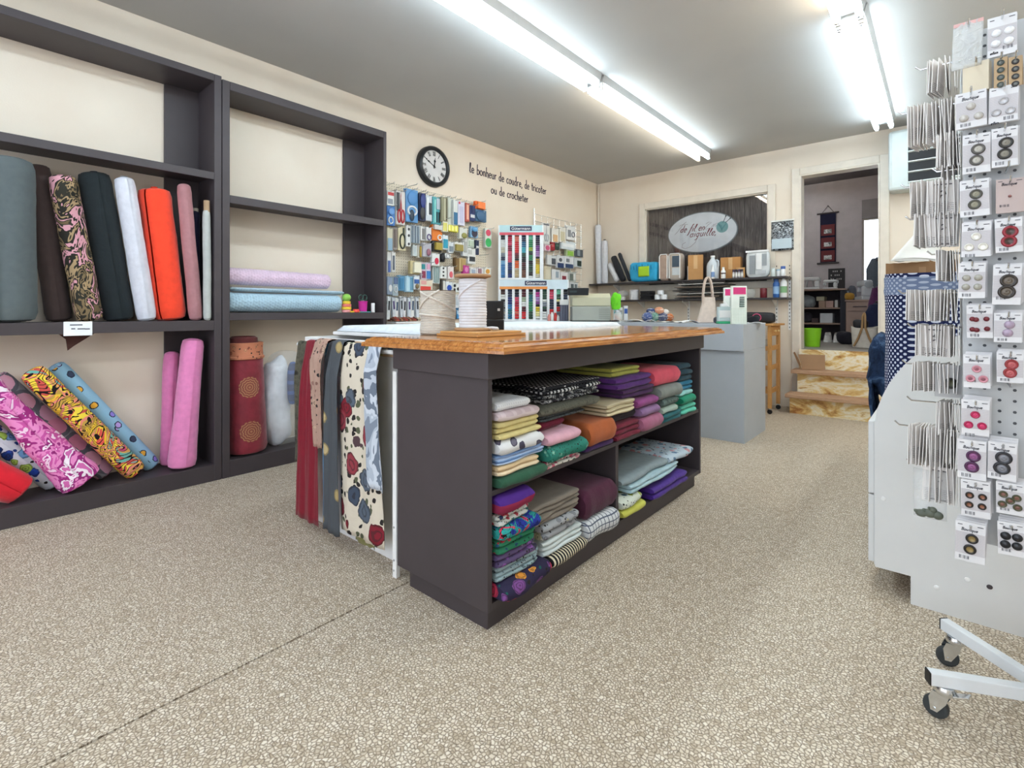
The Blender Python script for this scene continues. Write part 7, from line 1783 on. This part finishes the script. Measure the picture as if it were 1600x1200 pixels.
# ---- cards on the left side of the rack, seen edge on
MESH_SIDE = None
g = G('card_back_print'); s = g.sep(g.co()); 
ln = g.lt(g.math('FRACT', g.math('MULTIPLY', s[2], 210.0)), .45); inz = g.math('MULTIPLY', g.lt(s[2], -.058), g.gt(s[2], -.092)); inx = g.lt(g.math('ABSOLUTE', s[0]), .028)
br_ = g.gt(g.noise(g.co(), 260, 1), .42)
mark = g.math('MULTIPLY', g.math('MULTIPLY', ln, inz), g.math('MULTIPLY', inx, br_))
M_SIDE = g.out(g.mix(mark, '#e9e4e0', '#aaa5a4'), .6)
rows = [  # tip u, v of the card tops, u range, lowest v, number, faced card u or None, name
 (1438,97,1447,1500,148,5,None,'topmost'), (1410,165,1417,1500,229,13,None,'second'), (1455,213,1462,1503,265,8,None,'third'),
 (1464,262,1468,1500,287,3,None,'fourth'), (1415,284,1421,1498,340,8,1474,'fifth'), (1422,336,1427,1496,386,8,1474,'sixth'),
 (1456,393,1460,1500,440,6,None,'seventh'), (1410,454,1416,1502,502,11,None,'eighth'), (1425,508,1430,1502,556,8,1460,'ninth'),
 (1417,567,1424,1500,612,8,None,'tenth'), (1424,627,1462,1500,678,5,None,'eleventh'), (1405,666,1418,1496,728,11,None,'twelfth'), (1424,728,1452,1500,784,4,1468,'lowest')]
def rest_on_hook(u, v): return oY(u, v, SYD)
SYD = 1.765
for (ut, vt, ua_, ub_, vb, n, uf, nm) in rows:
    za = oY((ua_+ub_)/2, vt, SYD).z; zb = oY((ua_+ub_)/2, vb, SYD).z; h = za - zb
    xa, xb = oY(ua_, vt, SYD).x + .010, min(oY(ub_, vt, SYD).x, RX0 - .007)
    xt_ = oY(ut, vt, SYD).x
    hk = MB().tube([(RX0-.001, SYD, za-.006), (xt_, SYD, za-.006), (xt_-.010, SYD, za+.004)], .0022, 6).build('peg_hook', M_CHROME, smooth=True)
    tag(hk, 'chrome hook sticking out left of the rack, %s of the side hooks' % nm, 'hook')
    me = None
    n = int(n*1.6)
    for i in range(n):
        x = xa + (xb-xa)*(i/(max(1, n-1)))
        if me is None:
            o = MB().box(-.034, -.0008, -h, .034, .0008, 0).build('button_card', M_SIDE, at=(0,0,0)); me = o.data
        else: o = bpy.data.objects.new('button_card', me); col.objects.link(o)
        o.location = (x, SYD, za + .003*rnd.random())
        o.rotation_euler = (radians(rnd.uniform(-3, 3)), radians(rnd.uniform(-4, 4)), radians(90 - (12 + 8*sin(i*.9) + rnd.uniform(-2, 2))*min(1, (n-1-i)/5)))
        tag(o, 'edge on button card, %s from the tip of the %s side hook' % (ORD2[i], nm), 'button card', 'edge on cards of the %s side hook' % nm)
    if uf:
        p = oY(uf, vt, SYD - .012)
        o = MB().box(-.034, -.0008, -h, .034, .0008, 0).build('button_card', M_SIDE, at=(0,0,0)); o.location = (p.x, SYD - .012, za - .002); o.rotation_euler = (0, radians(2), radians(8))
        tag(o, 'button card turned to show its printed back, on the %s side hook' % nm, 'button card')
        m = MB()
        m.tube([(-.006,-.0012,-.03),(.002,-.0012,-.026),(.006,-.0012,-.036),(-.004,-.0012,-.040),(-.006,-.0012,-.046)], .0022, 5); m.tube([(.002,-.0012,-.026),(.004,-.0012,-.018)], .0016, 5); m.box(-.018,-.0011,-.012,.018,-.0009,-.009); m.box(-.016,-.0011,-h+.006,.016,-.0009,-h+.009)
        m.build('rider_emblem', mat('#5a5658', .6), o, local=True)['kind'] = 'stuff'
p = oY(1484, 572, SYD - .05)
o = MB().box(-.030, -.0008, -.085, .030, .0008, 0).build('button_card', mat('#b9b8b8', .6), at=(0,0,0)); o.location = (p.x, SYD - .014, p.z); o.rotation_euler = (0, 0, radians(6)); tag(o, 'grey card with one big black button, on the tenth side hook', 'button card')
button(o, Matrix.Translation((.002, -.0012, -.048)) @ _face, .0145, '#1c1d18', '#4a4a30', 'ring')
p = oY(1453, 738, SYD - .02)
t = thing('button_bag', (p.x, SYD - .012, p.z - .12), 'clear bag with grey green animal shaped toggles hanging lowest on the rack side', 'bag')
m = MB(); m.grid(lambda u, v: (p.x - .034 + .068*u, SYD - .012 - .006*sin(pi*u), p.z - .125 + .13*v), 8, 8); m.build('film', clear('#e6e8e8', .1, .25), t, smooth=True, thick=.0015)
for i, (dx_, dz_, rx, rz_) in enumerate(((-.018,-.112,.013,.010),(.0,-.108,.014,.012),(.016,-.110,.012,.011),(.006,-.098,.009,.008))):
    m = MB(); m.ell((p.x+dx_, SYD-.024, p.z+dz_), (rx,.008,rz_), 12, 8); m.ell((p.x+dx_-rx*.8, SYD-.024, p.z+dz_+rz_*.4), (rx*.45,.006,rz_*.45), 8, 6); m.build('toggle', mat('#5d6256', .5), t, smooth=True)
